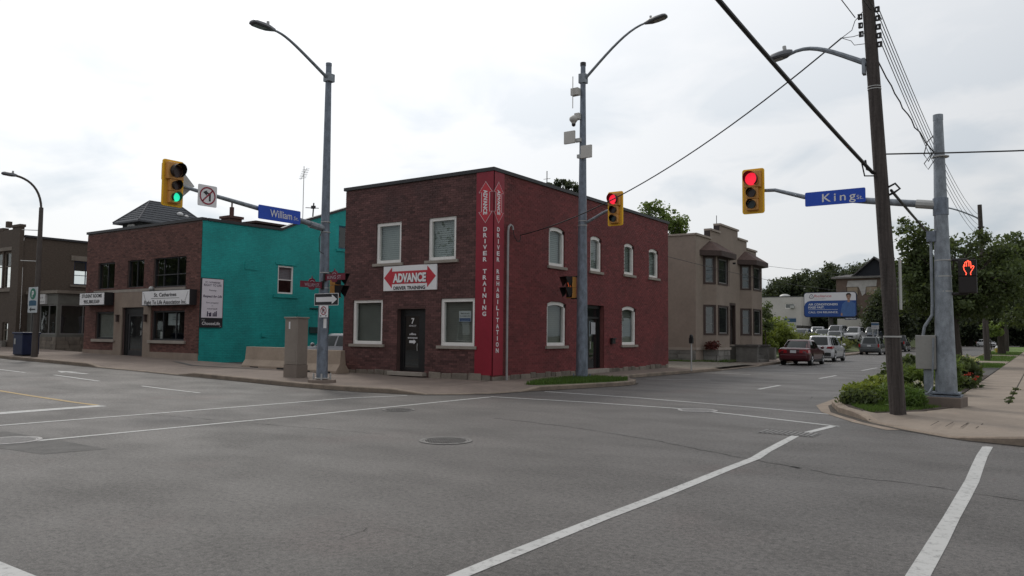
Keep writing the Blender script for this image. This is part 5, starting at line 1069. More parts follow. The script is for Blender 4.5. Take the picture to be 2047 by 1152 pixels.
def ped(label, p, face, visors, hand, arm_to):
    n = -Vector(face).normalized(); u = Vector((0, 0, 1)).cross(Vector(face)).normalized(); pl = PL((p[0], p[1], 0), u, n); z = p[2]
    t = thing('pedestrian_signal', Vector(p)-Vector((0, 0, .36)), label, 'pedestrian signal', 'pedestrian signals')
    mk('housing', MB().pbox(pl, -.17, .17, .0, .18, z+.005, z+.36).pbox(pl, -.17, .17, .0, .18, z-.36, z-.005), (YEL_SHADED if visors else VISOR), t, bevel=.012)
    mk('face', MB().pbox(pl, -.15, .15, -.006, .002, z+.03, z+.335).pbox(pl, -.15, .15, -.006, .002, z-.335, z-.03), VISOR, t)
    mk('hand_symbol', hand_mb(pl, -.010, .27, .02, z+.175), hand, t)
    if visors:
        v = MB()
        for zb, zt in ((z+.005, z+.36), (z-.36, z-.005)):
            for s in (-1, 1): v.ppoly(PL(pl.p(s*.17, 0, 0), n, u), [(0, zt), (-.30, zt), (-.14, zb+.02), (0, zb+.16)], -.004, .004)
            v.pbox(pl, -.17, .17, -.30, 0, zt-.004, zt+.004); v.hexa([pl.p(-.17, -.14, zb+.02), pl.p(.17, -.14, zb+.02), pl.p(.17, -.13, zb+.02), pl.p(-.17, -.13, zb+.02), pl.p(-.17, -.30, zt), pl.p(.17, -.30, zt), pl.p(.17, -.29, zt), pl.p(-.17, -.29, zt)]) if False else None
        mk('visor', v, VISOR, t)
    a = Vector(arm_to); m = MB()
    for dz in (.37, -.37):
        c = pl.p(0, .09, z+dz); mk('bracket', MB().tube([c, Vector((a.x, a.y, c.z))], .028, 6), VISOR, t)
        
    return t
def pole_mesh(base, top, r0, r1, n=16): return MB().tube([base, (Vector(base)+Vector(top))/2, top], [r0, (r0+r1)/2, r1], n)
def bands(par, x, y, zs, r):
    for z in zs: mk('band', MB().tube([(x, y, z-.012), (x, y, z+.012)], r+.006, 16), GREYB, par)

# --- left pole (King Street side)
LX, LY = -17.37, 15.36
T1 = thing('signal_lamp_post', (LX, LY, KH), 'grey steel lamp and signal post on round concrete base before the teal wall', 'lamp post')
mk('base', MB().tube([(LX, LY, .05), (LX, LY, .22)], [.42, .40], 24), CONC_L, T1, smooth=True)
m = MB().tube([(LX, LY, .25), (LX, LY, .28)], .26, 4)
for i in range(4):
    a = rad(45+90*i); m.tube([(LX+.24*math.cos(a), LY+.24*math.sin(a), .2), (LX+.24*math.cos(a), LY+.24*math.sin(a), .40)], .025, 6)
mk('base_plate', m, GREYB, T1)
mk('pole', pole_mesh((LX, LY, .26), (LX-.03, LY, 9.6), .165, .085), GALV_B, T1, smooth=True)
mk('cap', MB().tube([(LX-.03, LY, 9.58), (LX-.03, LY, 9.66)], .092, 12), GALV_B, T1)
mk('lamp_arm', MB().tube(bez((LX, LY, 9.15), (LX, LY-1.2, 9.75), (LX, LY-1.6, 10.0), (LX, LY-2.05, 9.98)), [.05-.0018*i for i in range(11)], 8), GALV, T1, smooth=True)
mk('clamp', MB().box(LX-.12, LX+.12, LY-.13, LY+.12, 9.08, 9.32), GALV, T1, bevel=.01)
lamp_head(T1, (LX, LY-2.0, 9.99), (0, -1, -.03))
mk('signal_arm', MB().tube([(LX, LY, 4.66), (LX, 14.3, 4.80), (LX, 12.5, 4.98), (LX, 10.75, 5.16)], [.085, .075, .06, .045], 10), GALV, T1, smooth=True)
m = MB().tube([(LX, LY-.15, 4.67), (LX, LY-.6, 4.72)], .10, 10); mk('arm_clamp', m, GALV, T1); bands(T1, LX, LY, (4.55, 4.85, 3.35, 2.9), .135)
mk('loose_wire', MB().tube([(LX+.1, LY-.2, 4.6), (LX+.1, LY-.32, 4.35), (LX+.1, LY-.3, 3.95), (LX+.1, LY-.15, 3.9)], .012, 5), CABLE, T1)
mk('sticker', MB().add([Vector((LX, LY, 0))+Vector((.155*math.cos(a), .155*math.sin(a), z)) for z in (1.72, 2.0) for a in (rad(-40), rad(-22), rad(-5))], [(0, 1, 4, 3), (1, 2, 5, 4)]), SIGN_W, T1)
signal('yellow-framed traffic signal showing green at the end of the left mast arm', (LX+.12, 10.42, 5.17), (1, 0, 0), 'green')
def plate(name, label, pl, u0, u1, z0, z1, mat, cat='sign', r=.03, th=.012, back=True):
    c = pl.p((u0+u1)/2, 0, z0); t = thing(name, c, label, cat); mk('plate', MB().ppoly(pl, rr(u0, u1, z0, z1, r, 3), 0, th), mat, t); return t
pE = FX(LX+.12)
t = plate('street_name_sign', 'blue overhead street sign reading William St.', pE, 12.90, 14.32, 4.64, 5.02, SIGN_B); m = MB(); text_mb('William', pE, 13.28, 4.845, .21, d=-.006, width=.74, bold=.006, align='LEFT', mb=m); text_mb('St.', pE, 14.08, 4.80, .11, d=-.006, width=.17, align='LEFT', mb=m); mk('lettering', m, LET_W, t)
t = plate('no_left_turn_sign', 'white sign with red barred circle over a left turn arrow', pE, 11.10, 11.63, 4.74, 5.28, SIGN_W); pN = pE
def ringp(m, pl, c, r, w, d, n=28):
    for i in range(n):
        a, b = 2*math.pi*i/n, 2*math.pi*(i+1)/n
        m.pface(pl, [(c[0]+r*math.cos(a), c[1]+r*math.sin(a)), (c[0]+r*math.cos(b), c[1]+r*math.sin(b)), (c[0]+(r-w)*math.cos(b), c[1]+(r-w)*math.sin(b)), (c[0]+(r-w)*math.cos(a), c[1]+(r-w)*math.sin(a))], d)
c = (11.365, 5.01); m = MB(); m.pface(pE, [(c[0]+.04, c[1]-.13), (c[0]+.09, c[1]-.13), (c[0]+.09, c[1]+.06), (c[0]-.02, c[1]+.1), (c[0]-.02, c[1]+.14), (c[0]-.13, c[1]+.08), (c[0]-.02, c[1]+.0), (c[0]-.02, c[1]+.05), (c[0]+.04, c[1]+.03)], -.004); mk('arrow', m, SIGN_K, t)
m = MB(); ringp(m, pE, c, .225, .035, -.007); m.pface(pE, [(c[0]-.155, c[1]-.135), (c[0]-.13, c[1]-.16), (c[0]+.155, c[1]+.135), (c[0]+.13, c[1]+.16)], -.007); mk('prohibition_ring', m, pm('sign_dark_red', (.30, .015, .04), .5, .1, 3), t)
pB = FX(LX-.12); t = thing('diamond_sign', (LX-.12, 10.83, 4.85), 'bare grey back of a diamond sign beside the green signal', 'sign'); m = MB().ppoly(pB, [(10.83, 4.92), (11.15, 5.24), (10.83, 5.56), (10.51, 5.24)], 0, .012); m = mk('plate', m, GREYB, t)
ped('pedestrian signal with long dark visors on the left signal post, seen from the side', (LX+.05, 15.85, 3.0), (1, .25, 0), True, VISOR, (LX, LY, 0))
def name_blade(label, pl, u0, u1, z, word, pv):
    t = thing('street_name_sign', pl.p((u0+u1)/2, 0, z-.12), label, 'sign'); c = (u0+u1)/2
    mk('blade', MB().ppoly(pl, [(u0, z-.09), (c-.13, z-.09), (c-.08, z-.15), (c+.08, z-.15), (c+.13, z-.09), (u1, z-.09), (u1, z+.09), (c+.13, z+.09), (c+.09, z+.16), (c+.02, z+.18), (c, z+.25), (c-.02, z+.18), (c-.09, z+.16), (c-.13, z+.09), (u0, z+.09)], 0, .02), MAROON, t)
    m = text_mb(word, pl, c, z-.005, .10, d=-.005, width=(u1-u0)*.66, bold=.005); n = 8
    for i in range(n):
        a, b = rad(20+140*i/n), rad(20+140*(i+1)/n); m.pface(pl, [(c+.085*math.cos(a), z+.055+.07*math.sin(a)), (c+.085*math.cos(b), z+.055+.07*math.sin(b)), (c+.065*math.cos(b), z+.055+.055*math.sin(b)), (c+.065*math.cos(a), z+.055+.055*math.sin(a))], -.005)
    mk('lettering', m, pm('faded_lettering', (.42, .34, .38), .5, .05, 3), t); mk('bracket', MB().pbox(pl, pv-.03, pv+.03, -.03, .06, z-.12, z+.12), VISOR, t)
name_blade('maroon heritage street blade reading WILLIAM ST. left of the post', FX(LX+.1), 14.40, 15.24, 2.97, 'WILLIAM ST.', 15.22)
name_blade('maroon heritage street blade reading KING ST right of the post', FY(15.22), -17.22, -16.36, 3.2, 'KING ST', -17.2)
pO = FY(15.13); t = plate('one_way_sign', 'black sign with white right-pointing one-way arrow on the left post', pO, -17.5, -16.52, 2.39, 2.71, SIGN_K, r=.02)
mk('border', MB().ppoly(pO, rr(-17.515, -16.505, 2.375, 2.725, .02, 3), .002, .010), SIGN_W, t)
mk('arrow', MB().pface(pO, [(-17.44, 2.48), (-16.77, 2.48), (-16.77, 2.41), (-16.55, 2.55), (-16.77, 2.69), (-16.77, 2.62), (-17.44, 2.62)], -.005), SIGN_W, t)
t = plate('no_parking_sign', 'small white no parking sign with red circle under the one-way arrow', pO, -17.29, -16.93, 2.03, 2.37, SIGN_W, r=.02); c = (-17.11, 2.225)
m = text_mb('P', pO, c[0], c[1], .13, d=-.005, width=.09, bold=.03); m.pface(pO, [(-17.26, 2.075), (-17.2, 2.1), (-17.2, 2.05)], -.005); m.pface(pO, [(-16.96, 2.075), (-17.02, 2.1), (-17.02, 2.05)], -.005); mk('symbol', m, SIGN_K, t)
m = MB(); ringp(m, pO, c, .125, .025, -.007); m.pface(pO, [(c[0]-.09, c[1]+.075), (c[0]-.075, c[1]+.09), (c[0]+.09, c[1]-.075), (c[0]+.075, c[1]-.09)], -.007); mk('prohibition_ring', m, MATS['sign_dark_red'], t)

# --- middle pole (William Street)
MX, MY = -12.76, 22.6
T2 = thing('signal_lamp_post', (MX, MY, KH), 'tall grey lamp post with camera and white radio panels on the grass island', 'lamp post')
mk('base_plate', MB().box(MX-.28, MX+.28, MY-.28, MY+.28, .14, .19), GALV_B, T2, bevel=.01)
m = MB()
for i in range(4):
    a = rad(45+90*i); m.tube([(MX+.28*math.cos(a), MY+.28*math.sin(a), .15), (MX+.28*math.cos(a), MY+.28*math.sin(a), .30)], .025, 6)
mk('anchor_bolt', m, GALV_B, T2)
mk('pole', pole_mesh((MX, MY, .18), (MX, MY, 10.85), .205, .085), GALV_B, T2, smooth=True); mk('cap', MB().tube([(MX, MY, 10.83), (MX, MY, 10.95)], .10, 12), DARKM, T2)
mk('lamp_arm', MB().tube(bez((MX, MY, 10.3), (MX+1.1, MY, 11.25), (MX+1.7, MY, 11.75), (MX+2.35, MY, 11.82)), [.05-.0018*i for i in range(11)], 8), GALV, T2, smooth=True); mk('clamp', MB().box(MX-.12, MX+.13, MY-.12, MY+.12, 10.22, 10.55), GALV, T2, bevel=.01)
lamp_head(T2, (MX+2.3, MY, 11.81), (1, 0, .12))
mk('signal_arm', MB().tube(bez((MX, MY, 5.35), (MX+.5, MY, 5.5), (MX+.8, MY, 5.75), (MX+1.3, MY, 5.8)), .05, 8), GALV, T2, smooth=True); bands(T2, MX, MY, (5.3, 5.45, 3.7, 2.7), .155)
BOXW = pm('radio_white', (.50, .48, .45), .5, .06, 3)
m = MB(); m.box(MX-.32, MX-.04, MY-.3, MY-.1, 9.78, 10.02); m.tube([(MX-.2, MY-.35, 9.3), (MX-.2, MY-.35, 10.4)], .016, 6); mk('radio_box', m, BOXW, T2)
m = MB(); m.box(MX-.2, MX-.02, MY-.25, MY-.05, 8.95, 9.15); m.ell((MX-.22, MY-.25, 8.95), .15, .15, .13); m.tube([(MX-.22, MY-.25, 8.78), (MX-.22, MY-.25, 8.93)], [.06, .13], 10); c_ = mk('camera_dome', m, BOXW, T2, smooth=True); mk('camera_lens', MB().ell((MX-.22, MY-.25, 8.76), .07, .07, .07), VISOR, c_, smooth=True)
mk('radio_panel', MB().box(MX-.58, MX-.16, MY-.3, MY-.22, 8.12, 8.55), BOXW, T2, bevel=.01); mk('radio_panel', MB().box(MX+.07, MX+.48, MY-.28, MY-.20, 7.55, 7.98), BOXW, T2, bevel=.01); mk('bracket', MB().box(MX-.2, MX+.02, MY-.22, MY-.1, 8.16, 8.28).box(MX-.12, MX+.15, MY-.2, MY-.1, 7.6, 7.72), GREYB, T2)
mk('sticker', MB().add([Vector((MX, MY, 0))+Vector((.178*math.cos(a), .178*math.sin(a), z)) for z in (1.65, 1.9) for a in (rad(-45), rad(-25), rad(-8))], [(0, 1, 4, 3), (1, 2, 5, 4)]), SIGN_W, T2)
signal('yellow-framed traffic signal showing red in front of the red brick side wall', (MX+1.32, MY-.15, 5.75), (0, -1, 0), 'red')
ped('pedestrian signal with long visors and faint orange hand on the middle post', (MX-.45, MY-.1, 3.2), (-.35, -1, 0), True, E_ORG, (MX, MY, 0))

# --- right pole
RX, RY = -1.75, 19.13
T3 = thing('signal_post', (RX, RY, KH), 'thick galvanised signal post on square concrete footing at the right corner', 'signal post')
mk('footing', MB().zprism([(RX-.55, RY-.3), (RX+.3, RY-.42), (RX+.38, RY+.35), (RX-.5, RY+.4)], .05, .34), CONC_L, T3, bevel=.02)
mk('base_plate', MB().box(RX-.3, RX+.3, RY-.3, RY+.3, .34, .375).box(RX-.27, RX+.27, RY-.27, RY+.27, .40, .43), GALV_B, T3); mk('pole', pole_mesh((RX+.005, RY, .42), (RX-.03, RY, 6.5), .215, .095, 20), GALV, T3, smooth=True); mk('cap', MB().tube([(RX-.03, RY, 6.42), (RX-.03, RY, 6.55)], .102, 14), GALV, T3)
mk('signal_arm', MB().tube([(RX, RY, 4.52), (RX-1.5, RY, 4.76), (RX-2.9, RY, 4.98), (RX-3.6, RY, 5.22), (RX-4.1, RY, 5.25)], [.085, .075, .055, .045, .04], 10), GALV, T3, smooth=True); mk('arm_clamp', MB().tube([(RX-.1, RY, 4.535), (RX-.5, RY, 4.60)], .10, 10), GREYB, T3); mk('collar', MB().tube([(RX-.02, RY, 4.30), (RX-.02, RY, 4.68)], .155, 10), GALV_B, T3)
bands(T3, RX, RY, (2.95, 2.62, 2.3, 1.95, 1.75, 3.3, 5.6), .165)
cp = [(RX-.22, RY-.05, 3.9), (RX-.22, RY-.05, 2.35), (RX-.23, RY-.05, 2.1), (RX-.38, RY-.05, 1.85), (RX-.42, RY-.05, 1.62)]
mk('conduit', MB().tube(cp, .032, 8), GALV, T3, smooth=True); mk('cabinet', MB().box(RX-.56, RX-.16, RY-.15, RY+.12, .92, 1.66), pm('cabinet_grey', (.27, .265, .25), .5, .1, 2), T3, bevel=.012); mk('cabinet_leg', MB().box(RX-.42, RX-.27, RY-.05, RY+.08, .15, .92), GALV, T3)
mk('junction_box', MB().box(RX-.30, RX-.12, RY-.12, RY+.02, 3.72, 3.95), GALV_B, T3); mk('ground_wire', MB().tube([(RX-.2, RY-.2, 1.6), (RX-.24, RY-.22, .55), (RX-.3, RY-.3, .42), (RX-.42, RY-.36, .36)], .02, 6), GALV, T3)
signal('yellow-framed traffic signal showing red at the end of the right mast arm', (RX-4.1, RY-.13, 5.22), (0, -1, 0), 'red')
pK = FY(RY-.12); t = plate('street_name_sign', 'blue overhead street sign reading King St.', pK, -4.61, -3.27, 4.72, 5.06, SIGN_B); m = MB(); text_mb('King', pK, -4.22, 4.90, .20, d=-.006, width=.74, bold=.008, align='LEFT', mb=m, space=1.35); text_mb('St.', pK, -3.46, 4.85, .10, d=-.006, width=.14, align='LEFT', mb=m); mk('lettering', m, LET_W, t)
ped('pedestrian signal showing a bright red hand on the right post', (RX+.46, RY-.1, 2.93), (0, -1, 0), False, E_HAND, (RX+.1, RY-.02, 0))

# --- wooden utility pole with lamp
UB = Vector((-2.33, 16.5, .08)); UT = Vector((-2.86, 16.45, 11.4))
def up_(z): return UB+(UT-UB)*((z-UB.z)/(UT.z-UB.z))
T4 = thing('utility_pole', UB, 'leaning dark wooden utility pole in the planting bed', 'utility pole')
mk('pole', MB().tube([UB+(UT-UB)*(i/8) for i in range(9)], [.150-.0062*i for i in range(9)], 14), WOOD, T4, smooth=True)
mk('lamp_arm', MB().tube(bez(up_(7.05), up_(7.05)+Vector((-.7, 0, .38)), up_(7.05)+Vector((-1.15, 0, .75)), up_(7.05)+Vector((-1.62, 0, .55))), [.06-.0025*i for i in range(11)], 8), GALV, T4, smooth=True); mk('arm_plate', MB().cbox(up_(7.05)+Vector((-.16, 0, 0)), .06, .16, .32), GALV, T4)
lamp_head(T4, up_(7.05)+Vector((-1.55, 0, .6)), (-1, 0, -.16), .5, .28)
INS = pm('porcelain_brown', (.02, .018, .018), .35, .2, 4)
for sx, zs in ((-1, (8.08, 7.90, 7.72)), (1, (8.16, 7.98, 7.80, 7.62, 7.44))):
    for z in zs:
        p = up_(z)+Vector((sx*.165, -.03, 0)); m = MB(); m.box(p.x-.04, p.x+.04, p.y-.035, p.y+.035, z-.05, z-.034); m.box(p.x-.04, p.x+.04, p.y-.035, p.y+.035, z+.034, z+.05); m.tube([(p.x+sx*.018, p.y, z-.034), (p.x+sx*.018, p.y, z+.034)], .026, 8); m.box(p.x-sx*.034-.01, p.x-sx*.034+.01, p.y-.02, p.y+.02, z-.05, z+.05); mk('insulator', m, INS, T4)
for z in (6.6, 6.55): c = up_(z); mk('strap', MB().tube([c-Vector((0, 0, .008)), c+Vector((0, 0, .008))], .129, 14), GREYB, T4)
c = up_(1.62); mk('tag', MB().tube([c-Vector((0, 0, .015)), c+Vector((0, 0, .015))], .164, 14, False), GREYB, T4)
mk('pole_sign', MB().box(-2.28, -2.26, 16.56, 16.82, 2.15, 3.15), GREYB, T4)

# --- more poles down the street
T5 = thing('utility_pole', (-3.05, 60, .1), 'wooden utility pole with lamp arm standing in the far grass verge', 'utility pole')
mk('pole', MB().tube([(-3.05, 60, .1), (-3.25, 60, 10.6)], [.19, .13], 12), WOOD, T5, smooth=True); mk('lamp_arm', MB().tube(bez((-3.2, 60, 9.6), (-4.2, 59.8, 10.2), (-5.0, 59.6, 10.6), (-6.0, 59.4, 10.65)), .05, 6), GALV, T5); mk('crossbar', MB().box(-3.4, -3.0, 59.8, 59.9, 9.0, 9.1), WOOD, T5)
T6 = thing('utility_pole', (-3.4, 105, .1), 'distant wooden utility pole with small white sign beyond the trees', 'utility pole')
mk('pole', MB().tube([(-3.4, 105, .1), (-3.5, 105, 13)], [.24, .16], 10), WOOD, T6, smooth=True); mk('sign_plate', MB().box(-4.1, -3.7, 104.6, 104.62, 3.1, 3.7), SIGN_W, T6); mk('sign_post', MB().box(-3.93, -3.88, 104.63, 104.68, .1, 7.5), GREYB, T6); mk('crossarm', MB().box(-4.9, -2.0, 104.9, 105.0, 8.8, 8.95), WOOD, T6)
T7 = thing('utility_pole', (-10.0, -3.2, .1), 'wooden utility pole across the street, behind the viewpoint', 'utility pole'); mk('pole', MB().tube([(-10, -3.2, .05), (-10, -3.2, 11.5)], [.17, .12], 12), WOOD, T7, smooth=True)

# --- far left street lamp with parking sign, litter bin
T8 = thing('street_lamp', (-35.7, 15.5, zg(-35.7)+KH), 'brown curved-arm street lamp by the kerb at far left', 'street lamp')
z_ = zg(-35.7)+KH; BRN = pm('lamp_brown', (.075, .062, .055), .6, .2, 3)
mk('pole', MB().tube([(-35.7, 15.5, z_), (-35.7, 15.5, 6.9)], [.13, .085], 12), BRN, T8, smooth=True); mk('lamp_arm', MB().tube(bez((-35.7, 15.5, 6.85), (-35.7, 15.45, 7.7), (-35.7, 15.0, 8.05), (-35.7, 14.45, 8.12)), .05, 8), BRN, T8, smooth=True); lamp_head(T8, (-35.7, 14.5, 8.12), (0, -1, .03), .6, .25)
for z in (5.9, 4.55): mk('banner_arm', MB().tube([(-35.7, 15.5, z), (-36.6, 15.15, z+.05)], .018, 5), GREYB, T8)
pP = FY(15.32); t = plate('parking_sign', 'white parking sign with green P and left arrow on the far lamp', pP, -36.1, -35.25, 2.32, 3.42, pm('sign_pale', (.50, .54, .56), .5, .05, 3)); c = (-35.67, 3.13)
mk('green_disc', MB().pface(pP, [(c[0]+.27*math.cos(a), c[1]+.24*math.sin(a)) for a in [2*math.pi*i/24 for i in range(24)]], -.005), pm('sign_green', (.01, .16, .10), .5, .08, 3), t); mk('lettering', text_mb('P', pP, c[0], c[1], .27, d=-.008, width=.19, bold=.03), LET_W, t); mk('blue_panel', MB().pface(pP, [(-36.0, 2.62), (-35.34, 2.62), (-35.34, 2.82), (-35.5, 2.85), (-35.84, 2.85), (-36.0, 2.82)], -.005), pm('sign_teal', (.01, .08, .15), .5, .1, 3), t)
mk('arrow', MB().pface(pP, [(-35.95, 2.46), (-35.78, 2.56), (-35.78, 2.49), (-35.4, 2.49), (-35.4, 2.43), (-35.78, 2.43), (-35.78, 2.36)], -.005), SIGN_K, t)
t = thing('litter_bin', (-37.1, 15.75, zg(-37.1)+KH), 'dark navy litter bin at the kerb beside the far lamp', 'bin'); z = zg(-37.1)+KH
mk('body', MB().zprism([(-37.55, 15.4), (-36.65, 15.4), (-36.65, 16.1), (-37.55, 16.1)], z+.04, z+.95), NAVY, t, bevel=.03); mk('lid', MB().box(-37.6, -36.6, 15.36, 16.14, z+.95, z+1.03), NAVY, t, bevel=.02); mk('emblem', MB().pface(FY(15.398), [(-37.45, z+.5), (-37.3, z+.5), (-37.3, z+.75), (-37.45, z+.75)], -.003), GREYB, t); mk('foot', MB().box(-37.5, -36.7, 15.45, 16.05, z, z+.05), BLACK, t)
# --- utility cabinet
t = thing('utility_cabinet', (-19.3, 16.3, zg(-19.3)+KH), 'tall taupe steel utility cabinet on the pavement by the signal post', 'cabinet'); z = zg(-19.5)+KH-.01
mk('body', MB().box(-19.95, -19.34, 16.06, 16.48, z+.42, z+1.88), CABM, t, bevel=.012); mk('plinth', MB().box(-19.96, -19.33, 16.05, 16.49, z, z+.415), pm('cabinet_plinth', (.20, .165, .14), .6, .1, 2), t); mk('lid', MB().box(-19.98, -19.31, 16.03, 16.51, z+1.88, z+1.93), CABM, t, bevel=.01); mk('door_seam', MB().pbox(FY(16.06), -19.88, -19.41, -.004, .002, z+.50, z+1.80), CABM, t)
mk('label_plate', MB().pbox(FY(16.055), -19.76, -19.69, -.003, .002, z+1.55, z+1.78), SIGN_W, t)
# --- concrete barriers
def barrier(x0, x1, y, label):
    z = zg((x0+x1)/2)+KH-.02; t = thing('concrete_barrier', ((x0+x1)/2, y, z), label, 'barrier', 'concrete barriers across the side lot')
    prof = [(-.30, 0), (-.30, .10), (-.14, .32), (-.09, .81), (.09, .81), (.14, .32), (.30, .10), (.30, 0)]; n = len(prof); m = MB()
    m.add([(x, y+a, z+b) for x in (x0, x1) for a, b in prof], [tuple(range(n-1, -1, -1)), tuple(range(n, 2*n))]+[(i, (i+1) % n, (i+1) % n+n, i+n) for i in range(n)]); mk('body', m, BARR, t, bevel=.012)
    for k in (.25, .75): mk('forklift_slot', MB().box(x0+(x1-x0)*k-.25, x0+(x1-x0)*k+.25, y-.302, y-.298, z, z+.07), BLACK, t)
barrier(-25.45, -22.3, 18.75, 'concrete barrier standing left of the utility cabinet by the teal wall'); barrier(-22.26, -20.12, 18.72, 'shorter concrete barrier between utility cabinet and brick building')
# --- parking meters
def meter(x, y, z, label):
    t = thing('parking_meter', (x, y, z), label, 'parking meter', 'parking meters'); mk('post', MB().tube([(x, y, z), (x, y, z+1.15)], .033, 8), GREYB, t); m = MB(); m.box(x-.08, x+.08, y-.06, y+.06, z+1.15, z+1.38); m.ell((x, y, z+1.42), .085, .065, .11, 10, 6); mk('meter_head', m, BLACK, t, smooth=True)
meter(-12.1, 30.7, KH, 'parking meter on a thin post before the stucco house'); meter(-14.55, 72, .14, 'parking meter on the far pavement by the dark wagon')
meter(-15.4, 92, .14, 'farthest parking meter beyond the black truck')
# --- hydrant, yellow posts
t = thing('fire_hydrant', (-3.95, 95, .14), 'yellow fire hydrant with white cap in the grass verge', 'hydrant'); HY = pm('hydrant_yellow', (.45, .34, .05), .5, .1, 3)
mk('barrel', MB().tube([(-3.95, 95, .1), (-3.95, 95, .2), (-3.95, 95, .21), (-3.95, 95, .62)], [.2, .2, .13, .13], 12), HY, t, smooth=True); mk('cap', MB().tube([(-3.95, 95, .62), (-3.95, 95, .66), (-3.95, 95, .8), (-3.95, 95, .86)], [.17, .17, .1, .03], 12), SIGN_W, t, smooth=True); mk('nozzle', MB().tube([(-4.2, 95, .45), (-3.7, 95, .45)], .07, 8).tube([(-3.95, 94.75, .4), (-3.95, 95, .4)], .09, 8), HY, t)
for i, y in enumerate((88, 94)):
    t = thing('yellow_post', (-1.25+i*.15, y, .13), ('nearer' if i == 0 else 'farther')+' slim yellow post beside the far sidewalk edge', 'bollard', 'yellow posts'); mk('post', MB().tube([(-1.15+i*.55+.9, y, .1), (-1.15+i*.55+.9, y, 2.3)], .07, 8), HY, t)

# ------------------------------------------------------------------ vehicles
random.seed(9)
TAIL = pm('tail_lamp_red', (.30, .012, .018), .2, .1, 6, coat=.6); HEADL = pm('head_lamp', (.55, .56, .58), .15, .1, 6, coat=.6); PLATE = pm('plate_white', (.55, .56, .58), .5, .1, 8); TRIM = pm('car_trim', (.02, .02, .021), .6, .1, 4)
def carpaint(name, c, metal=.25): return pm(name, c, .35, .04, 1.0, metal=metal, coat=.7)
STY = {  # x as share of length from the rear, heights in m
 'sedan': dict(L=4.5, W=1.72, H=1.43, top=[(0, .80), (.015, .93), (.05, .97), (.18, .985), (.30, .96), (.5, .94), (.68, .93), (.75, .92), (.90, .80), (.975, .70), (1, .58)], cab=(.10, .72, .24, .56), belt=.93, r=.31),
 'suv': dict(L=4.55, W=1.84, H=1.69, top=[(0, .92), (.012, 1.02), (.04, 1.06), (.2, 1.06), (.5, 1.05), (.70, 1.03), (.74, 1.03), (.92, .93), (.985, .80), (1, .66)], cab=(.012, .76, .10, .60), belt=1.04, r=.35),
 'wagon': dict(L=4.75, W=1.82, H=1.66, top=[(0, .90), (.01, 1.0), (.04, 1.02), (.2, 1.02), (.5, 1.01), (.70, 1.0), (.74, .99), (.92, .88), (.985, .76), (1, .62)], cab=(.010, .74, .07, .56), belt=1.0, r=.34),
 'hatch': dict(L=4.2, W=1.75, H=1.47, top=[(0, .82), (.012, .92), (.04, .96), (.2, .96), (.5, .95), (.70, .94), (.76, .93), (.92, .82), (.985, .70), (1, .58)], cab=(.015, .77, .12, .58), belt=.95, r=.31),
 'pickup': dict(L=5.6, W=1.95, H=1.88, top=[(0, 1.1), (.01, 1.18), (.04, 1.19), (.36, 1.19), (.5, 1.17), (.70, 1.15), (.75, 1.15), (.93, 1.05), (.985, .95), (1, .80)], cab=(.36, .76, .40, .62), belt=1.16, r=.40)}
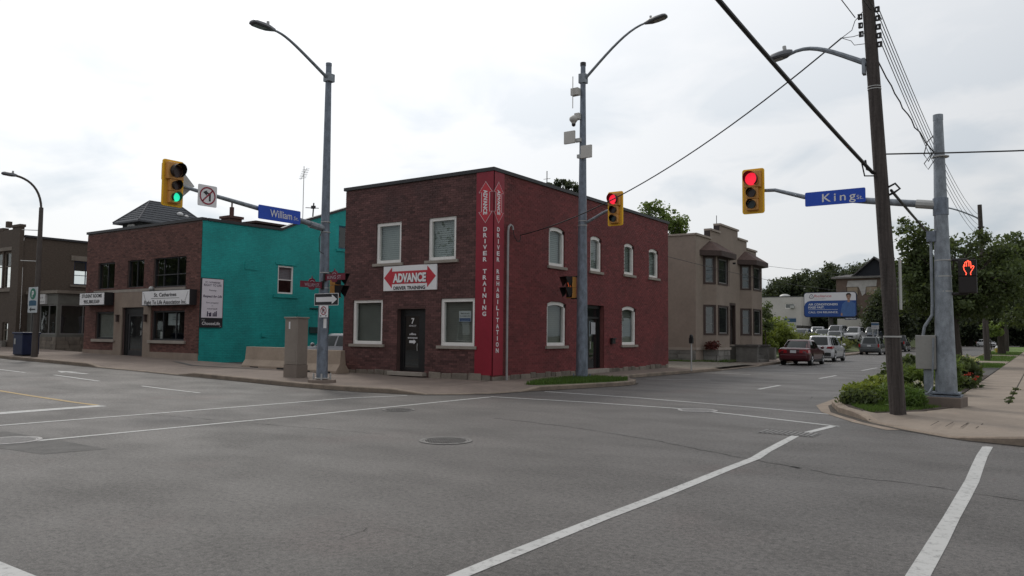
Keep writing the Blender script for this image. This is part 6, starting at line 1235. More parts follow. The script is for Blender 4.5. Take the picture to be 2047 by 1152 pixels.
def car(name, label, cat, loc, rz, sty, paint, group='cars', mirror=True, z=0, rails=False, detail=True):
    S = STY[sty]; L_, W_, H_ = S['L'], S['W'], S['H']; belt = S['belt']; R_ = S['r']
    t = thing(name, (0, 0, 0), label, cat, group)
    tp = S['top']; X = lambda s: -L_/2+s*L_
    def ztop(s):
        for (a, za), (b, zb) in zip(tp, tp[1:]):
            if s <= b: return za+(zb-za)*(s-a)/(b-a)
        return tp[-1][1]
    st = sorted({0, .012, .03, .06, .10, .15, .2, .26, .32, .38, .44, .5, .56, .62, .68, .74, .8, .86, .91, .95, .98, 1.0}); rows = []
    for s in st:
        e = 1-.30*max(0, (s-.86)/.14)**2.2-.16*max(0, (.07-s)/.07)**2; w = W_/2*e; zt = ztop(s)
        zb = .22+.10*max(0, (s-.93)/.07)+.12*max(0, (.05-s)/.05)
        half = [(0, zb), (w*.84, zb), (w*.95, zb+.07), (w*.985, zb+.2), (w, .58), (w*.99, .72), (w*.97, zt-.10), (w*.925, zt-.03), (w*.80, zt), (w*.4, zt+.012), (0, zt+.018)]
        ring_ = [(X(s), y, z_) for y, z_ in half]+[(X(s), -y, z_) for y, z_ in half[-2:0:-1]]
        rows.append(ring_+[ring_[0]])
    m = MB(); m.grid(rows); n = len(rows[0])-1; m.add(rows[0][:n], [tuple(range(n))]); m.add(rows[-1][:n], [tuple(range(n))])
    body = mk('body', m, paint, t)
    bmx = bmesh.new(); bmx.from_mesh(body.data); bmesh.ops.remove_doubles(bmx, verts=bmx.verts, dist=1e-4); bmesh.ops.recalc_face_normals(bmx, faces=bmx.faces); bmx.to_mesh(body.data); bmx.free()
    wx = (X(.185), X(.815)); cut = MB()
    for x in wx:
        for s in (-1, 1): cut.tube([(x, s*(W_/2-.30), R_), (x, s*(W_/2+.2), R_)], R_+.055, 20)
    co = mk('cutter', cut, TRIM); co.location = (0, 0, 0); cm = co.data
    cb = bmesh.new()
    for v in cut.v: cb.verts.new(v)
    cb.verts.ensure_lookup_table()
    for f in cut.f: cb.faces.new([cb.verts[i] for i in f])
    bmesh.ops.recalc_face_normals(cb, faces=cb.faces); cm.clear_geometry(); cb.to_mesh(cm); cb.free()
    md = body.modifiers.new('arches', 'BOOLEAN'); md.operation = 'DIFFERENCE'; md.object = co; md.solver = 'EXACT'
    bpy.context.view_layer.update()
    me = bpy.data.meshes.new_from_object(body.evaluated_get(bpy.context.evaluated_depsgraph_get()))
    body.modifiers.clear(); old = body.data; body.data = me; bpy.data.meshes.remove(old); bpy.data.objects.remove(co)
    me.materials.clear(); me.materials.append(paint); me.shade_smooth(); me.set_sharp_from_angle(angle=rad(35))
    # greenhouse: stacked rounded rings, glass as patches of the same surface a few millimetres proud
    a, b, c, d = S['cab']; xb0, xb1, xt0, xt1 = X(a), X(b), X(c), X(d); wb, wt = W_/2*.955, W_/2*.74; bl = belt-.04
    def ringat(q):
        return (xb0+(xt0-xb0)*q**1.12, xb1+(xt1-xb1)*q**1.12, wb+(wt-wb)*q**1.25, bl+(H_-.05-bl)*q)
    NE = 5.0
    def se(v): return max(0.0, 1-abs(v)**NE)**(1/NE)
    rows = []; K_ = 44
    def ringpts(x0, x1, w, z):
        xc, ha = (x0+x1)/2, (x1-x0)/2; o_ = []
        for i in range(K_+1):
            an = 2*math.pi*i/K_; cx, sy = math.cos(an), math.sin(an); o_.append((xc+ha*math.copysign(abs(cx)**(2/NE), cx), w*math.copysign(abs(sy)**(2/NE), sy), z))
        return o_
    for q in (0, .2, .4, .6, .8, 1.0): rows.append(ringpts(*ringat(q)))
    x0, x1, w, z_ = ringat(1.0)
    for kk, dz in ((.96, .028), (.88, .042), (.6, .052), (.25, .056), (.01, .057)): xc, ha = (x0+x1)/2, (x1-x0)/2; rows.append(ringpts(xc-ha*kk, xc+ha*kk, w*kk, z_+dz))
    gm = MB(); gm.grid(rows); cab = mk('cabin', gm, paint, t, smooth=True); hz = H_
    def patch(nm, fn, q0, q1, n=8):
        R2 = [[fn(i/n, q0+(q1-q0)*j/4) for i in range(n+1)] for j in range(5)]; mk(nm, MB().grid(R2), G_CAR, t)
    def endp(sgn):
        def f(s_, q):
            x0, x1, w, z = ringat(q); v = -.84+1.68*s_; xc, ha = (x0+x1)/2, (x1-x0)/2; return (xc+sgn*(ha*se(v)+.008), w*v, z+.004)
        return f
    patch('windscreen', endp(1), .06, .94); patch('rear_window', endp(-1), (.12 if sty != 'pickup' else .2), .93)
    def sidep(sgn, f0, f1):
        def f(s_, q):
            x0, x1, w, z = ringat(q); xc, ha = (x0+x1)/2, (x1-x0)/2; v = (f0+(f1-f0)*s_)*2-1; return (xc+ha*v, sgn*(w*se(v)+.008), z)
        return f
    sp = [(.11, .475), (.515, .90)] if sty in ('sedan', 'pickup') else [(.07, .27), (.30, .585), (.62, .91)]
    for f0, f1 in sp:
        for sg in (-1, 1): patch('side_window', sidep(sg, f0, f1), .10, .90, 5)
    wt *= .95
    for x in wx:
        for s in (-1, 1):
            yo = s*(W_/2-.02); yi = s*(W_/2-.22); w_ = mk('wheel', MB().tube([(x, yi, R_), (x, yi, R_), (x, (yi+yo)/2, R_), (x, yo, R_), (x, yo, R_)], [R_*.9, R_*.985, R_, R_*.985, R_*.86], 20), TYRE, t, smooth=True)
            rm = MB(); rm.disc((x, yo-s*.01, R_), (0, s, 0), R_*.62, .012, 18)
            for k in range(5):
                an = 2*math.pi*k/5; rm.tube([(x+R_*.1*math.cos(an), yo+s*.012, R_+R_*.1*math.sin(an)), (x+R_*.6*math.cos(an), yo+s*.004, R_+R_*.6*math.sin(an))], .03, 4)
            mk('rim', rm, RIM, w_)
    # lamps, plate, bumpers
    xr, xf = X(0), X(1); zt = ztop(.02)
    if sty in ('sedan',):
        for s in (-1, 1): mk('tail_lamp', MB().hexa([(xr-.012, s*W_*.20, zt-.24), (xr+.02, s*W_*.47, zt-.24), (xr+.28, s*W_*.503, zt-.22), (xr+.05, s*W_*.2, zt-.24), (xr-.01, s*W_*.20, zt-.06), (xr+.02, s*W_*.462, zt-.06), (xr+.28, s*W_*.494, zt-.07), (xr+.05, s*W_*.2, zt-.06)]), TAIL, t)
        mk('boot_trim', MB().box(xr-.014, xr+.03, -W_*.2, W_*.2, zt-.09, zt-.05), TRIM, t)
    elif sty == 'suv':
        for s in (-1, 1): mk('tail_lamp', MB().hexa([(xr-.02, s*W_*.28, zt-.17), (xr+.01, s*W_*.475, zt-.20), (xr+.34, s*W_*.503, zt-.12), (xr+.05, s*W_*.28, zt-.12), (xr-.02, s*W_*.31, zt-.06), (xr+.01, s*W_*.47, zt-.01), (xr+.34, s*W_*.497, zt-.01), (xr+.05, s*W_*.31, zt-.05)]), TAIL, t)
    else:
        for s in (-1, 1): mk('tail_lamp', MB().box(xr-.012, xr+.12, min(s*W_*.40, s*W_*.475), max(s*W_*.40, s*W_*.475), zt-.30, zt+.0), TAIL, t)
    mk('number_plate', MB().box(xr-.022, xr+.02, -.16, .16, zt-.24, zt-.09), PLATE, t)
    mk('rear_bumper', MB().box(xr-.03, xr+.05, -W_*.42, W_*.42, .38, .60), (TRIM if sty in ('suv', 'pickup') else paint), t, bevel=.03)
    if detail:
        for s in (-1, 1): mk('head_lamp', MB().hexa([(xf-.10, s*W_*.24, .62), (xf-.2, s*W_*.43, .62), (xf-.45, s*W_*.475, .68), (xf-.2, s*W_*.24, .62), (xf-.12, s*W_*.24, .74), (xf-.22, s*W_*.42, .78), (xf-.48, s*W_*.465, .84), (xf-.22, s*W_*.24, .78)]), HEADL, t)
        mk('grille', MB().box(xf-.08, xf+.012, -W_*.2, W_*.2, .45, .66), TRIM, t); mk('front_plate', MB().box(xf-.02, xf+.03, -.16, .16, .36, .47), PLATE, t)
    if mirror:
        for s in (-1, 1): mk('door_mirror', MB().ell((xb1-.32, s*(W_/2+.09), belt+.05), .07, .11, .08, 10, 6), paint, t, smooth=True)
    for s in (-1, 1): mk('sill', MB().box(X(.28), X(.72), min(s*W_*.47, s*W_*.499), max(s*W_*.47, s*W_*.499), .2, .32), TRIM, t)
    for s in (-1, 1):
        for k in (.40, .60): mk('door_handle', MB().cbox((X(k), s*(W_/2*.99), belt-.18), .16, .03, .03), paint, t)
    if rails:
        for s in (-1, 1): mk('roof_rail', MB().tube([(xt0+.05, s*wt*.9, hz), (xt0+.15, s*wt*.9, hz+.06), (xt1-.15, s*wt*.9, hz+.06), (xt1-.05, s*wt*.9, hz)], .02, 6), RIM, t)
    t.location = (loc[0], loc[1], loc[2] if len(loc) > 2 else 0); t.rotation_euler = (0, 0, rz); return t
PK = 'cars parked along William Street'
car('parked_car', 'dark red sedan parked at the kerb, seen from behind', 'car', (-11.5, 46.4), rad(91), 'sedan', carpaint('paint_red', (.068, .006, .012)), PK)
car('parked_car', 'white crossover parked just ahead of the red sedan', 'car', (-12.0, 54.4), rad(91), 'suv', carpaint('paint_white', (.50, .50, .52), .0), PK, rails=False)
car('parked_car', 'dark grey wagon with roof rails parked near the leaning pole', 'car', (-13.1, 78.6), rad(91), 'wagon', carpaint('paint_grey', (.07, .075, .08)), PK, rails=True)
car('parked_truck', 'black pickup truck at the kerb partly behind the leaning pole', 'truck', (-13.75, 99), rad(91), 'pickup', carpaint('paint_black', (.012, .012, .014)), PK)
LG = 'cars in the raised parking lot'; SIL = carpaint('paint_silver', (.20, .20, .215)); SIL2 = carpaint('paint_pale_grey', (.15, .155, .17)); WHT = MATS['paint_white']; WHT2 = carpaint('paint_dull_white', (.33, .33, .34), .0); BLU = carpaint('paint_slate', (.05, .06, .08))
def lotcar(x, y, rz, sty, paint, label): car('lot_car', label, 'car', (x, y, hb(x, y)-.02), rad(rz), sty, paint, LG, mirror=True)
lotcar(-20.9, 84, -88, 'hatch', SIL, 'silver hatchback facing out of the lot beside the white block'); lotcar(-20.9, 91, -80, 'wagon', WHT2, 'white wagon behind the silver hatchback in the lot')
lotcar(-18.9, 84.5, -86, 'sedan', SIL2, 'pale sedan roof in the lot left of the billboard post'); lotcar(-19.3, 93, -95, 'suv', SIL, 'silver crossover right of the billboard post in the lot')
lotcar(-17.6, 84, -84, 'sedan', SIL, 'silver sedan windscreen just above the white crossover'); lotcar(-17.6, 94, -92, 'suv', WHT2, 'white minivan under the graffiti wall in the lot'); lotcar(-17.0, 102, -90, 'wagon', BLU, 'slate grey wagon at the right end of the lot row')
car('parked_car', 'silver car behind the concrete barrier next to the brick building', 'car', (-23.3, 21.6, zg(-23.3)+.04), rad(183), 'sedan', SIL, 'cars in the side lot')
car('distant_car', 'small white car far down the street near the crest', 'car', (-8.6, 168, .0), rad(-60), 'hatch', WHT, 'distant traffic')

# ------------------------------------------------------------------ plants
def leaves_mesh(C, S_, size, tone, name, mat, par, squash=1.0, flat=0.0, kind=None, stalk=None, aspect=1.7):
    """C: leaf centres (n,3), one folded quad each"""
    n = len(C); th = RNG.uniform(0, 2*np.pi, n); ph = np.arccos(RNG.uniform(-1, 1, n))
    d = np.stack([np.sin(ph)*np.cos(th), np.sin(ph)*np.sin(th), np.cos(ph)*(1-flat)], 1); d /= np.linalg.norm(d, axis=1)[:, None]
    r = RNG.normal(size=(n, 3)); r -= (r*d).sum(1)[:, None]*d; r /= np.linalg.norm(r, axis=1)[:, None]
    s = (size*RNG.uniform(.6, 1.35, n))[:, None]
    a, b = d*s*aspect/2, r*s/2
    V = np.stack([C-a, C+b*1.0, C+a, C-b*1.0], 1).reshape(-1, 3)
    org = np.array(wloc(par)) if par is not None else np.array([C[:, 0].mean(), C[:, 1].mean(), C[:, 2].min()])
    me = bpy.data.meshes.new(name); me.vertices.add(4*n); me.vertices.foreach_set('co', (V-org).astype(np.float32).ravel())
    me.loops.add(4*n); me.loops.foreach_set('vertex_index', np.arange(4*n, dtype=np.int32)); me.polygons.add(n); me.polygons.foreach_set('loop_start', np.arange(0, 4*n, 4, dtype=np.int32))
    me.update(calc_edges=True); at = me.attributes.new('tone', 'FLOAT', 'FACE'); at.data.foreach_set('value', np.clip(tone, 0, 1).astype(np.float32)); me.materials.append(mat)
    o = bpy.data.objects.new(name, me); COL.objects.link(o)
    if par is not None: o.parent = par
    else: o.location = org
    if kind: o['kind'] = kind
    return o
def clumps(lobes, nclump, per, spread, shell=.55):
    """leaf positions: clumps placed towards the skin of several ellipsoids"""
    P = []; T = []; K = []
    w = np.array([l[3]*l[4]*l[5] for l in lobes])**.66; w /= w.sum()
    for i in range(nclump):
        l = lobes[RNG.choice(len(lobes), p=w)]
        v = RNG.normal(size=3); v /= np.linalg.norm(v); q = RNG.uniform(shell, 1.06)
        c = np.array(l[:3])+v*q*np.array(l[3:6]); K.append(c); k = int(per*RNG.uniform(.5, 1.5)); sp = spread*RNG.uniform(.6, 1.5)
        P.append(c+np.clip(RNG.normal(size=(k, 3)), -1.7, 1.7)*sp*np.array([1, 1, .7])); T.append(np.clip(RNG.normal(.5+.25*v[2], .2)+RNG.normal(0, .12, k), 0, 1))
    return np.concatenate(P), np.concatenate(T), np.array(K)
def tree(name, label, base, h, lobes, nclump, per, leaf, mat, tr=.2, spread=.35, group='trees', lean=(0, 0), trunk_top=.55, shell=.55, branches=16):
    """lobes relative to the base: (x, y, z, rx, ry, rz)"""
    bx, by, bz = base; t = thing(name, base, label, 'tree', group)
    lb = [(bx+l[0], by+l[1], bz+l[2], l[3], l[4], l[5]) for l in lobes]
    P, T, K = clumps(lb, nclump, per, spread, shell)
    top = Vector((bx+lean[0], by+lean[1], bz+h*trunk_top)); m = MB()
    pts = [Vector((bx, by, bz-.1))+(top-Vector((bx, by, bz-.1)))*(i/5)+Vector((random.uniform(-.05, .05), random.uniform(-.05, .05), 0))*(0 < i) for i in range(6)]; m.tube(pts, [tr*1.25, tr, tr*.92, tr*.84, tr*.74, tr*.5], 9); mk('trunk', m, BARK, t, smooth=True)
    lm = MB(); idx = RNG.choice(len(K), min(branches, len(K)), replace=False)
    for j, i in enumerate(idx):
        e = Vector(K[i]); k = random.uniform(.45, 1.0); s = pts[0]+(top-pts[0])*k; mid = (s+e)/2+Vector((random.uniform(-.3, .3), random.uniform(-.3, .3), .25*(e-s).length*.5))
        lm.tube([s, s*.5+mid*.5, mid, mid*.4+e*.6, e], [tr*.42*(1.2-k*.5), tr*.34, tr*.25, tr*.15, tr*.06], 6)
    mk('limbs', lm, BARK, t, smooth=True)
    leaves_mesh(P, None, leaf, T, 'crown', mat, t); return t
RT = 'street trees on the right'
def sprigs(x0, x1, z0, z1, n, r=.3):
    return [(random.uniform(x0, x1), random.uniform(-.8, .8), random.uniform(z0, z1), r*random.uniform(.6, 1.2), r, r*random.uniform(.7, 1.5)) for _ in range(n)]
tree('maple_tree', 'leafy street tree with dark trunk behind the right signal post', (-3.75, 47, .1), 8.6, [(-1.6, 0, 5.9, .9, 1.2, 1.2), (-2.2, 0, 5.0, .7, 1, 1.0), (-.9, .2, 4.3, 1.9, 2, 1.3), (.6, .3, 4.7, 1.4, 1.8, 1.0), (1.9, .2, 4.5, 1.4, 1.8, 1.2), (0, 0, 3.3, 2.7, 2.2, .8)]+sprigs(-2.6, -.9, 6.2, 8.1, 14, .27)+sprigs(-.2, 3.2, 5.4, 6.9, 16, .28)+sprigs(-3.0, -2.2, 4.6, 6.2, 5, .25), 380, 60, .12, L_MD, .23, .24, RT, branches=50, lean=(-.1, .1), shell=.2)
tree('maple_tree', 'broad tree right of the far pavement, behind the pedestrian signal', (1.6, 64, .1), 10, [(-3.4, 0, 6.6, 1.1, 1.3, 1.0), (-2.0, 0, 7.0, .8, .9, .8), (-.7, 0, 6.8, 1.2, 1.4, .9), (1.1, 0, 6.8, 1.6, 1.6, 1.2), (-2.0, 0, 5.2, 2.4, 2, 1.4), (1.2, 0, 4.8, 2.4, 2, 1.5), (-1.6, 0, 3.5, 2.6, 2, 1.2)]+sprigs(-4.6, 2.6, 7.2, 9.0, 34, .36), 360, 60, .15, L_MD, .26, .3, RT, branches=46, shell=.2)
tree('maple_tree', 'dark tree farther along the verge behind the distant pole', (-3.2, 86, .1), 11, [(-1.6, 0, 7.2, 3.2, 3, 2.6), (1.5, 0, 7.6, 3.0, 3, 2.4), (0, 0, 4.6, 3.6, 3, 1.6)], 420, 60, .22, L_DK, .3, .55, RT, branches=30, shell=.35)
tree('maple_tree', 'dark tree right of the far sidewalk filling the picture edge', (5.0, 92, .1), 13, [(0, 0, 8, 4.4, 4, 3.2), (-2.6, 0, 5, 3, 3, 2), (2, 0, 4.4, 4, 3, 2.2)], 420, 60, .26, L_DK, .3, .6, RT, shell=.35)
LT_ = 'trees on the left of William Street'
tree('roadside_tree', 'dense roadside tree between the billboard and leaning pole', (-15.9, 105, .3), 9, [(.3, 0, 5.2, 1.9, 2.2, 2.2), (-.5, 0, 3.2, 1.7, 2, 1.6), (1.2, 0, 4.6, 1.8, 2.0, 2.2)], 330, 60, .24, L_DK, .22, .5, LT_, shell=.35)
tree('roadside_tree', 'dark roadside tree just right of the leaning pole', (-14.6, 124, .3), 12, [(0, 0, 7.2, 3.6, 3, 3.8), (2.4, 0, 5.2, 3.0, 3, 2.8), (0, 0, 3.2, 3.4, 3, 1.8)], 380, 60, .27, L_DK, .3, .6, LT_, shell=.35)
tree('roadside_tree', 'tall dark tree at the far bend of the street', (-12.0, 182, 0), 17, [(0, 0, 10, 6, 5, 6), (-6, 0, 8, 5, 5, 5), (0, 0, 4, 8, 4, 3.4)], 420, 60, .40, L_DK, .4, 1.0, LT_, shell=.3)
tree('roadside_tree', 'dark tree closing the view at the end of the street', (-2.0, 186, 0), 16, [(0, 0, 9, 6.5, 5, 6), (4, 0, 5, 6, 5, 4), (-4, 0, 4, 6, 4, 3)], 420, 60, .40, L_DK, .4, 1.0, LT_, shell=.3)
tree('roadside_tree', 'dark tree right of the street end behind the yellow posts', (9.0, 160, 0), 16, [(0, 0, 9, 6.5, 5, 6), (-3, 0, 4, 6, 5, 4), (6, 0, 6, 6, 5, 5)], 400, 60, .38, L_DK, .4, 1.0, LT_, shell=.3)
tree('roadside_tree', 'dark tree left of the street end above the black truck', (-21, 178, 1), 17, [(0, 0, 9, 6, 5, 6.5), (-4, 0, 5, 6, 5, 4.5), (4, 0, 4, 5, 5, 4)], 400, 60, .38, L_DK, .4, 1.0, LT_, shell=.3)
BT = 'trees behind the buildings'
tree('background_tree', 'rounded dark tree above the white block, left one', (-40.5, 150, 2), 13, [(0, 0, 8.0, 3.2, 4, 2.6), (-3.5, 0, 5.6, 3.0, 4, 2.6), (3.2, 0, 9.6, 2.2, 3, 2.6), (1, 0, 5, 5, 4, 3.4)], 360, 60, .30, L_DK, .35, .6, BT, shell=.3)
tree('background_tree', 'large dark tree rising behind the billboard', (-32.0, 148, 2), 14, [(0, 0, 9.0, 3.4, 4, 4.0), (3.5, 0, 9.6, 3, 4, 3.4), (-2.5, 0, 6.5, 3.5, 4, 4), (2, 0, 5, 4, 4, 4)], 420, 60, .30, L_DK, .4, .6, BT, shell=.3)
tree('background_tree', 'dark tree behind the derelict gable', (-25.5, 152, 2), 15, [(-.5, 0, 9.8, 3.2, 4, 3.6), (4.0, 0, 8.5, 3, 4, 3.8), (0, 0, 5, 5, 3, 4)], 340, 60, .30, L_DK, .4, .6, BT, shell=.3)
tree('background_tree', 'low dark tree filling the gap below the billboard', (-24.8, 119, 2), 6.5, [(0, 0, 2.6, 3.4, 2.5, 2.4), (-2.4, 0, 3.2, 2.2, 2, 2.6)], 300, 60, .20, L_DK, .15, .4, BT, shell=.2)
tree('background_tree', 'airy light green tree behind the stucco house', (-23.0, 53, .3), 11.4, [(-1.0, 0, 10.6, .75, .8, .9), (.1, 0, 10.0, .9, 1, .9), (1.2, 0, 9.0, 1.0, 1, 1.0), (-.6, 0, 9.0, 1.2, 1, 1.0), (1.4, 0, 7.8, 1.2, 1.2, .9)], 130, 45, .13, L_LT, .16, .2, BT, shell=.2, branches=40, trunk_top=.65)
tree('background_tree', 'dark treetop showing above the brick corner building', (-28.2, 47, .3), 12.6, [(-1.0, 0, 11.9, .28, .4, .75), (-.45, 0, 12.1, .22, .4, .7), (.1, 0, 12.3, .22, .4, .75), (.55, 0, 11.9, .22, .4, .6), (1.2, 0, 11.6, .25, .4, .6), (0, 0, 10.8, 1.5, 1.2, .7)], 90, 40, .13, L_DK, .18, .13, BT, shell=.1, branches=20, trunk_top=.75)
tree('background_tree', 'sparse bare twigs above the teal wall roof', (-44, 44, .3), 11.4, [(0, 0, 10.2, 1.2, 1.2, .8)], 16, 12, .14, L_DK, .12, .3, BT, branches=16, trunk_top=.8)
tree('small_tree', 'small roadside sapling against the right wall of the stucco house', (-16.75, 57.0, .2), 4.3, [(0, 0, 3.2, .45, .5, .9), (.2, 0, 2.2, .35, .4, .6)], 40, 26, .11, L_MD, .05, .18, LT_, shell=.2, branches=10)
tree('small_tree', 'sapling with pale leaves in front of the far utility pole', (-3.1, 66, .1), 2.9, [(0, 0, 2.1, .75, .7, .55), (.4, 0, 1.9, .5, .5, .4)], 26, 22, .13, L_LT, .03, .16, RT, shell=.2, branches=8)
def bush(name, label, base, lobes, nclump, per, leaf, mat, spread=.14, group='shrubs', cat='shrub', flat=0, aspect=1.7):
    bx, by, bz = base; t = thing(name, base, label, cat, group); lb = [(bx+l[0], by+l[1], bz+l[2], l[3], l[4], l[5]) for l in lobes]
    P, T, K = clumps(lb, nclump, per, spread, .3); P[:, 2] = np.maximum(P[:, 2], bz+.01); m = MB()
    for i in RNG.choice(len(K), min(8, len(K)), replace=False):
        e = Vector(K[i]); m.tube([(bx+random.uniform(-.1, .1), by+random.uniform(-.1, .1), bz-.03), (Vector(base)+e)/2+Vector((0, 0, .05)), e], [.015, .012, .006], 5)
    mk('stems', m, BARK, t); leaves_mesh(P, None, leaf, T, 'foliage', mat, t, flat=flat, aspect=aspect); return t
HG = 'hedge shrubs on the lot bank'
for i, (x, y, r, h, lab) in enumerate(((-19.2, 61, 1.8, 2.3, 'tall yellow-green hedge shrub beside the stucco house'), (-18.0, 63, 1.6, 1.9, 'yellow-green hedge shrub behind the red sedan'), (-20.8, 64, 1.6, 2.0, 'rear yellow-green hedge shrub below the white block'))):
    bush('hedge_shrub', lab, (x, y, hb(x, y)-.05), [(0, 0, h*.55, r, r, h*.7), (-r*.6, .3, h*.45, r*.7, r*.7, h*.55), (r*.5, 0, h*.4, r*.7, r*.7, h*.5)], 170, 40, .13, L_YG, .2, HG)
WL = ['low weedy shrub just left of the white crossover roof', 'olive weedy shrub above the white crossover roof', 'olive weedy shrub between white crossover and lot', 'olive weedy shrub behind the parking meter', 'farthest olive weedy shrub on the lot bank', 'rear weedy shrub below the silver hatchback', 'rear weedy shrub below the billboard post', 'rear weedy shrub below the white minivan', 'rear weedy shrub beside the slate wagon']
for i, (x, y, r, h) in enumerate(((-15.9, 65, 1.0, 1.15), (-16.0, 68.5, 1.1, 1.2), (-16.2, 72, 1.1, 1.2), (-16.3, 75.5, 1.1, 1.15), (-16.4, 79, 1.1, 1.1), (-18.6, 70, 1.5, .95), (-18.0, 74, 1.5, .9), (-17.8, 78, 1.4, .85), (-16.9, 83, 1.2, 1.0))):
    bush('weed_shrub', WL[i], (x, y, hb(x, y)-.05), [(0, 0, h*.45, r, r*1.3, h*.6), (-r*.5, .3, h*.35, r*.7, r, h*.5)], 130, 40, .10, L_OL, .18, 'weedy shrubs on the lot bank')
# ---- the wooded slope that closes the street, too far to tell trees apart
n_ = 26000; C_ = np.stack([RNG.uniform(-48, 45, n_), RNG.uniform(203, 211, n_), RNG.uniform(-.3, 1, n_)], 1); hh_ = 6.5+2.2*np.sin(C_[:, 0]*.33)+1.6*np.sin(C_[:, 0]*.81+1); C_[:, 2] = C_[:, 2]*hh_
tag(leaves_mesh(C_, None, .75, RNG.uniform(0, .8, n_), 'far_wood', L_DK, None, kind='stuff'), 'dark wooded slope closing the far end of the street', 'wood')
# ---- planting bed at the right corner
BD = 'plants in the corner bed'
BEDP = [((-3.35, 18.2), .34, .20, L_MD, .06, 'low leafy plant left of the leaning pole foot'), ((-3.5, 19.4), .36, .28, L_YG, .07, 'bright yellow-green plant behind the kerb tip'), ((-2.75, 19.2), .40, .32, L_LT, .07, 'light green plant right behind the leaning pole'), ((-3.3, 20.8), .45, .38, L_YG, .08, 'yellow-green plant on the kerb side of the bed'), ((-2.65, 21.0), .55, .62, L_LT, .08, 'tall light green plant left of the signal post'), ((-3.1, 22.8), .6, .62, L_MD, .08, 'mid green plant near the post cabinet'), ((-2.3, 23.2), .6, .75, L_LT, .09, 'tall leafy plant behind the post cabinet'), ((-2.9, 25.5), .75, .8, L_MD, .09, 'broad dark green plant deep in the bed'), ((-2.2, 27.0), .6, .7, L_MD, .09, 'dark green plant right of the signal post'), ((-2.25, 30.0), .5, .55, L_LT, .09, 'light plant at the far end of the bed'), ((-2.4, 18.1), .34, .25, L_GR, .05, 'low grassy tuft at the foot of the signal post'), ((-3.35, 28.5), .6, .6, L_MD, .09, 'green plant by the kerb at the back of the bed')]
for (p, r, h, mat, lf, lab) in BEDP:
    bush('bed_plant', lab, (p[0], p[1], .14), [(0, 0, h*.5, r, r, h*.65), (r*.3, 0, h*.85, r*.5, r*.5, h*.45), (-r*.5, .1, h*.75, r*.4, r*.4, h*.45)], int(130*r/.5), 26, lf*(1 if mat in (L_YG, L_MD) else .42), mat, .07, BD, 'plant', aspect=(1.7 if mat in (L_YG, L_MD) else 7.0))
def flowers(name, label, p, r, h, col, cname, n):
    t = bush(name, label, (p[0], p[1], .14), [(0, 0, h*.4, r, r, h*.55)], 60, 22, .05, L_MD, .06, 'flowering plants in the corner bed', 'flower')
    C_ = np.stack([p[0]+RNG.normal(0, r*.55, n), p[1]+RNG.normal(0, r*.55, n), .14+h*RNG.uniform(.8, 1.25, n)], 1); K = np.repeat(C_, 14, 0)+RNG.normal(0, .03, (n*14, 3))*np.array([1, 1, .4])
    leaves_mesh(K, None, .038, RNG.uniform(0, 1, len(K)), 'blossom', leafmat('petal_'+cname, col, .2, .2) if 'petal_'+cname not in MATS else MATS['petal_'+cname], t, aspect=1.1)
flowers('white_flowers', 'white flat-topped flowers between leaning pole and signal post', (-2.15, 19.6), .28, .42, (.62, .60, .52), 'white', 16)
flowers('red_flowers', 'red flowers at the left foot of the signal post', (-2.05, 20.3), .16, .25, (.42, .03, .03), 'red', 9)
flowers('red_flowers', 'orange-red flowers on the dark soil right of the signal post', (-1.95, 26.2), .3, .35, (.42, .05, .03), 'orange', 14)
flowers('yellow_flowers', 'pale yellow flowers at the back of the bed right of post', (-2.0, 28.4), .3, .75, (.55, .52, .25), 'cream', 14)
bush('dark_plant', 'small dark purple plant standing alone at the bed end', (-2.05, 31.8, .14), [(0, 0, .35, .22, .22, .3)], 30, 16, .07, leafmat('leaf_purple', (.03, .035, .035)), .06, BD, 'plant')
# ---- grass: blades on the island, verges, bed; weeds in the pavement joint
def blades(name, poly, n, h, mat, z, label, holes=()):
    xs_ = [p[0] for p in poly]; ys_ = [p[1] for p in poly]; P = []
    def inside(x, y):
        c = False
        for i in range(len(poly)):
            (x0, y0), (x1, y1) = poly[i], poly[i-1]
            if (y0 > y) != (y1 > y) and x < (x1-x0)*(y-y0)/(y1-y0)+x0: c = not c
        return c
    while len(P) < n:
        x, y = random.uniform(min(xs_), max(xs_)), random.uniform(min(ys_), max(ys_))
        if inside(x, y): P.append((x, y))
    V_ = []; F2 = []; T = []
    for i, (x, y) in enumerate(P):
        a = random.uniform(0, 6.28); w = h*.10; hh = h*random.uniform(.5, 1.3); lx, ly = random.uniform(-.5, .5)*hh, random.uniform(-.5, .5)*hh; k = len(V_)
        V_ += [(x-w*math.cos(a), y-w*math.sin(a), z-.01), (x+w*math.cos(a), y+w*math.sin(a), z-.01), (x+lx, y+ly, z+hh)]; F2.append((k, k+1, k+2)); T.append(random.random())
    mb = MB(); mb.v = V_; mb.f = F2; mb.t = T; o = mk(name, mb, mat, None, tones=True, kind='stuff'); return tag(o, label, 'grass')
blades('island_grass', [(-12.05, 18.7), (-11.55, 20), (-11.15, 21.6), (-11.08, 22.6), (-11.4, 23.3), (-12.9, 23.4), (-13.1, 22.2), (-12.95, 20.2), (-12.4, 18.6)], 9000, .10, L_GR, .145, 'unmown grass on the kerbed island around the lamp post')
blades('bed_grass', [(-2.82, 16.5), (-2.1, 17.6), (-1.8, 18.6), (-2.3, 19.3), (-3.4, 19.0), (-3.7, 18.6), (-3.35, 17.6), (-2.95, 16.8)], 5000, .06, L_GR, .14, 'short grass in the tip of the planting bed')
for i, q in enumerate(V[:3]): blades('verge_grass', q, 5000, .09, L_GR, .14, ['grass on the nearest verge strip by the driveway', 'grass on the second verge strip with the wooden pole', 'grass on the third verge strip with the yellow hydrant'][i])
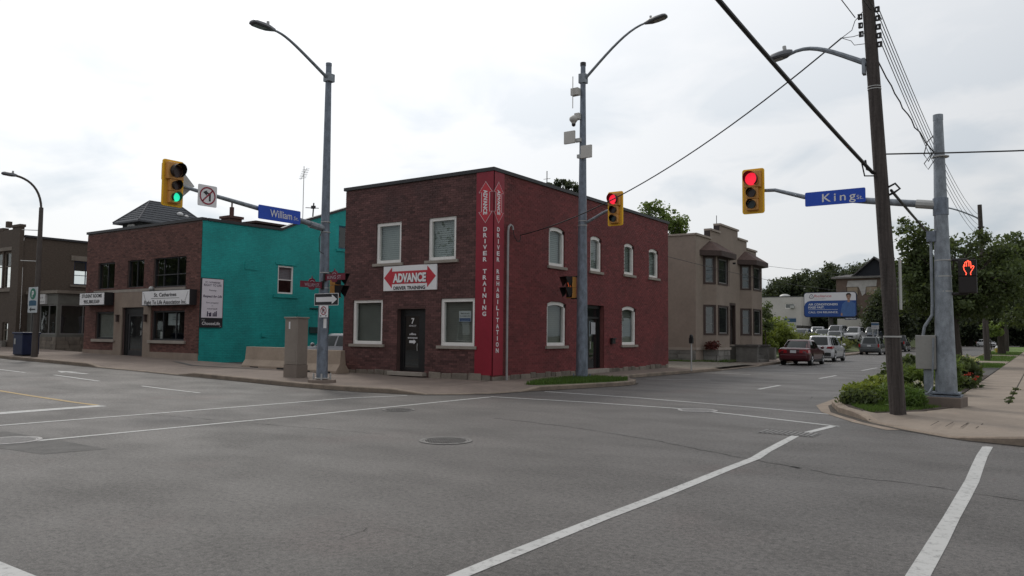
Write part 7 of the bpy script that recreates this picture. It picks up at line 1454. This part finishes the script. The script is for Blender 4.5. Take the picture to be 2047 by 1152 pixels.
blades('house_grass', [(-20, 37.6), (-14.9, 38.0), (-14.2, 41), (-14.6, 43), (-15, 38.6), (-20, 38.6)], 4000, .14, L_GR, .20, 'scruffy grass along the foundation of the stucco house')
for i, (x, y) in enumerate(((-.67, 21.3), (-.68, 22.6), (-.67, 24.5), (-.67, 26.5), (.12, 21.6))):
    bush('pavement_weed', ['weed in the pavement joint nearest the corner', 'second weed along the pavement joint', 'third weed along the pavement joint', 'farthest weed along the pavement joint', 'flat weed clump at the right picture edge of the pavement'][i], (x, y, .125), [(0, 0, .015, .06+.06*(i == 4), .3, .02)], 14, 9, .035, L_MD, .025, 'weeds in the pavement joints', 'weed')
bush('planter_shrub', 'reddish planter shrub at the near bay of the stucco house', (-14.5, 39.7, .9), [(0, 0, .15, .3, .5, .22)], 50, 20, .07, leafmat('leaf_red', (.09, .025, .022)), .07, 'planter shrubs')
for i, x in enumerate((-58, -66, -75, -84, -95)): tree('street_tree', ['first', 'second', 'third', 'fourth', 'fifth'][i]+' tree of the row across King Street, behind the viewpoint', (x, -2.5, .6), 9, [(0, 0, 6.2, 3.0, 2.4, 2.6), (1.5, 0, 4.4, 2.4, 2, 1.8)], 110, 40, .28, L_MD, .2, .5, 'trees behind the viewpoint', shell=.3)
tree('street_tree', 'tree across the street, behind the viewpoint', (-30, -1.5, .1), 9, [(0, 0, 6.4, 2.6, 2.6, 2.4), (1.5, 0, 5.2, 2, 2, 1.8)], 130, 40, .25, L_MD, .2, .5, 'trees behind the viewpoint')

# ------------------------------------------------------------------ overhead wires
def wire(label, a, b, sag, r=.012, name='overhead_cable', n=24, wob=0, group='overhead wires', extra=None):
    a, b = Vector(a), Vector(b); P = []
    for i in range(n+1):
        t = i/n; p = a*(1-t)+b*t-Vector((0, 0, sag*4*t*(1-t)))
        if wob and 0 < i < n: p += Vector((random.uniform(-1, 1), random.uniform(-1, 1), random.uniform(-1, 1)))*wob
        P.append(p)
    t_ = thing(name, a, label, 'cable', group); mk('strand', MB().tube(P, r, 6), CABLE, t_, smooth=True)
    if extra: mk('fitting', extra, CABLE, t_)
    return t_
T7.location = (-4.6, -3.2, .1)
wire('thick black cable climbing from the leaning pole to the top of the picture', up_(4.85)+Vector((-.12, -.1, 0)), (-4.6, -3.2, 8.8), .3, .034, extra=MB().tube([up_(4.85)+Vector((-.11, -.05, .02)), up_(4.85)+Vector((-.2, -.3, .05)), up_(4.85)+Vector((-.17, -.6, .16))], .02, 5).tube([up_(4.85)+Vector((-.11, -.05, -.05)), up_(4.85)+Vector((-.24, -.3, -.08)), up_(4.85)+Vector((-.2, -.9, .15))], .014, 5))
SP = up_(7.75)+Vector((-.55, .05, .0))
wire('thin service cable from the leaning pole to the brick building conduit', (-14.05, 20.75, 4.85), SP, .62, .017, extra=MB().tube([SP, SP+Vector((.2, 0, .12)), SP+Vector((.26, 0, .3)), up_(8.15)+Vector((-.1, 0, .05))], .008, 5).tube([SP, SP+Vector((.22, 0, -.02)), up_(7.72)+Vector((-.1, -.05, 0))], .007, 5).tube([SP, SP+Vector((.18, 0, -.1)), SP+Vector((.24, 0, -.2)), up_(7.5)+Vector((-.1, -.05, 0))], .007, 5))
for i, (z, ze) in enumerate(((8.16, 9.85), (7.98, 9.5), (7.8, 9.15), (7.62, 8.8), (7.44, 8.45))):
    wire(['uppermost', 'second', 'middle', 'fourth', 'lowest'][i]+' wire of the bundle running from leaning pole to far pole', up_(z)+Vector((.19, 0, 0)), (-3.2, 60, ze), .85, .009)
for i, (x, z) in enumerate(((-.24, 8.05), (.05, 8.15), (.24, 7.9))):
    wire(['left', 'middle', 'right'][i]+' wire leaving the top of the leaning pole towards the viewer', up_(z)+Vector((x, -.12, 0)), (-4.8+x, -3.2, 10.9+.2*i), .25, .009)
wire('wavy signal cable from the wire bundle down to the right signal post', up_(7.12)+Vector((.1, .03, 0)), (RX-.13, RY-.05, 5.72), .12, .013, wob=.02, n=14, extra=MB().tube([(RX-.13, RY-.05, 5.72), (RX-.22, RY-.15, 5.5), (RX-.3, RY-.2, 5.65), (RX-.24, RY-.1, 5.95), (RX-.12, RY, 6.1)], .012, 5).tube([(RX-.14, RY-.1, 5.7), (RX-.3, RY-.2, 5.45), (RX-.22, RY-.25, 5.3), (RX-.1, RY-.2, 5.5)], .01, 5))
wire('cable running from the leaning pole out of the right picture edge', up_(5.22)+Vector((.13, 0, 0)), (22, 28.5, 8.0), .75, .015)
wire('heavy cable from the loop on the leaning pole towards the far pole', up_(4.5)+Vector((.16, .05, 0)), (-3.2, 59.9, 5.6), .35, .028, extra=MB().tube([up_(4.5)+Vector((.1, 0, .05)), up_(4.55)+Vector((.25, -.05, .06)), up_(4.5)+Vector((.33, -.05, 0)), up_(4.45)+Vector((.22, -.05, -.02)), up_(4.42)+Vector((.12, 0, -.02))], .022, 6))
wire('upper thin wire leaving the far bay of the stucco house', (-14.3, 48.6, 6.05), (-3.5, 105, 8.6), .5, .010); wire('lower thin wire crossing behind the stucco house bays', (-14.17, 33.1, 5.25), (-15.6, 120, 9.0), 1.2, .012)
# pavement on the near side of King Street, where the viewer stands
mk('sidewalk_near', MB().box(-4.0, 30, -6, -.6, -.05, .13).box(-60, -12.5, -4, 1.0, -.05, .13), CONC, kind='structure')
bpy.context.view_layer.update()
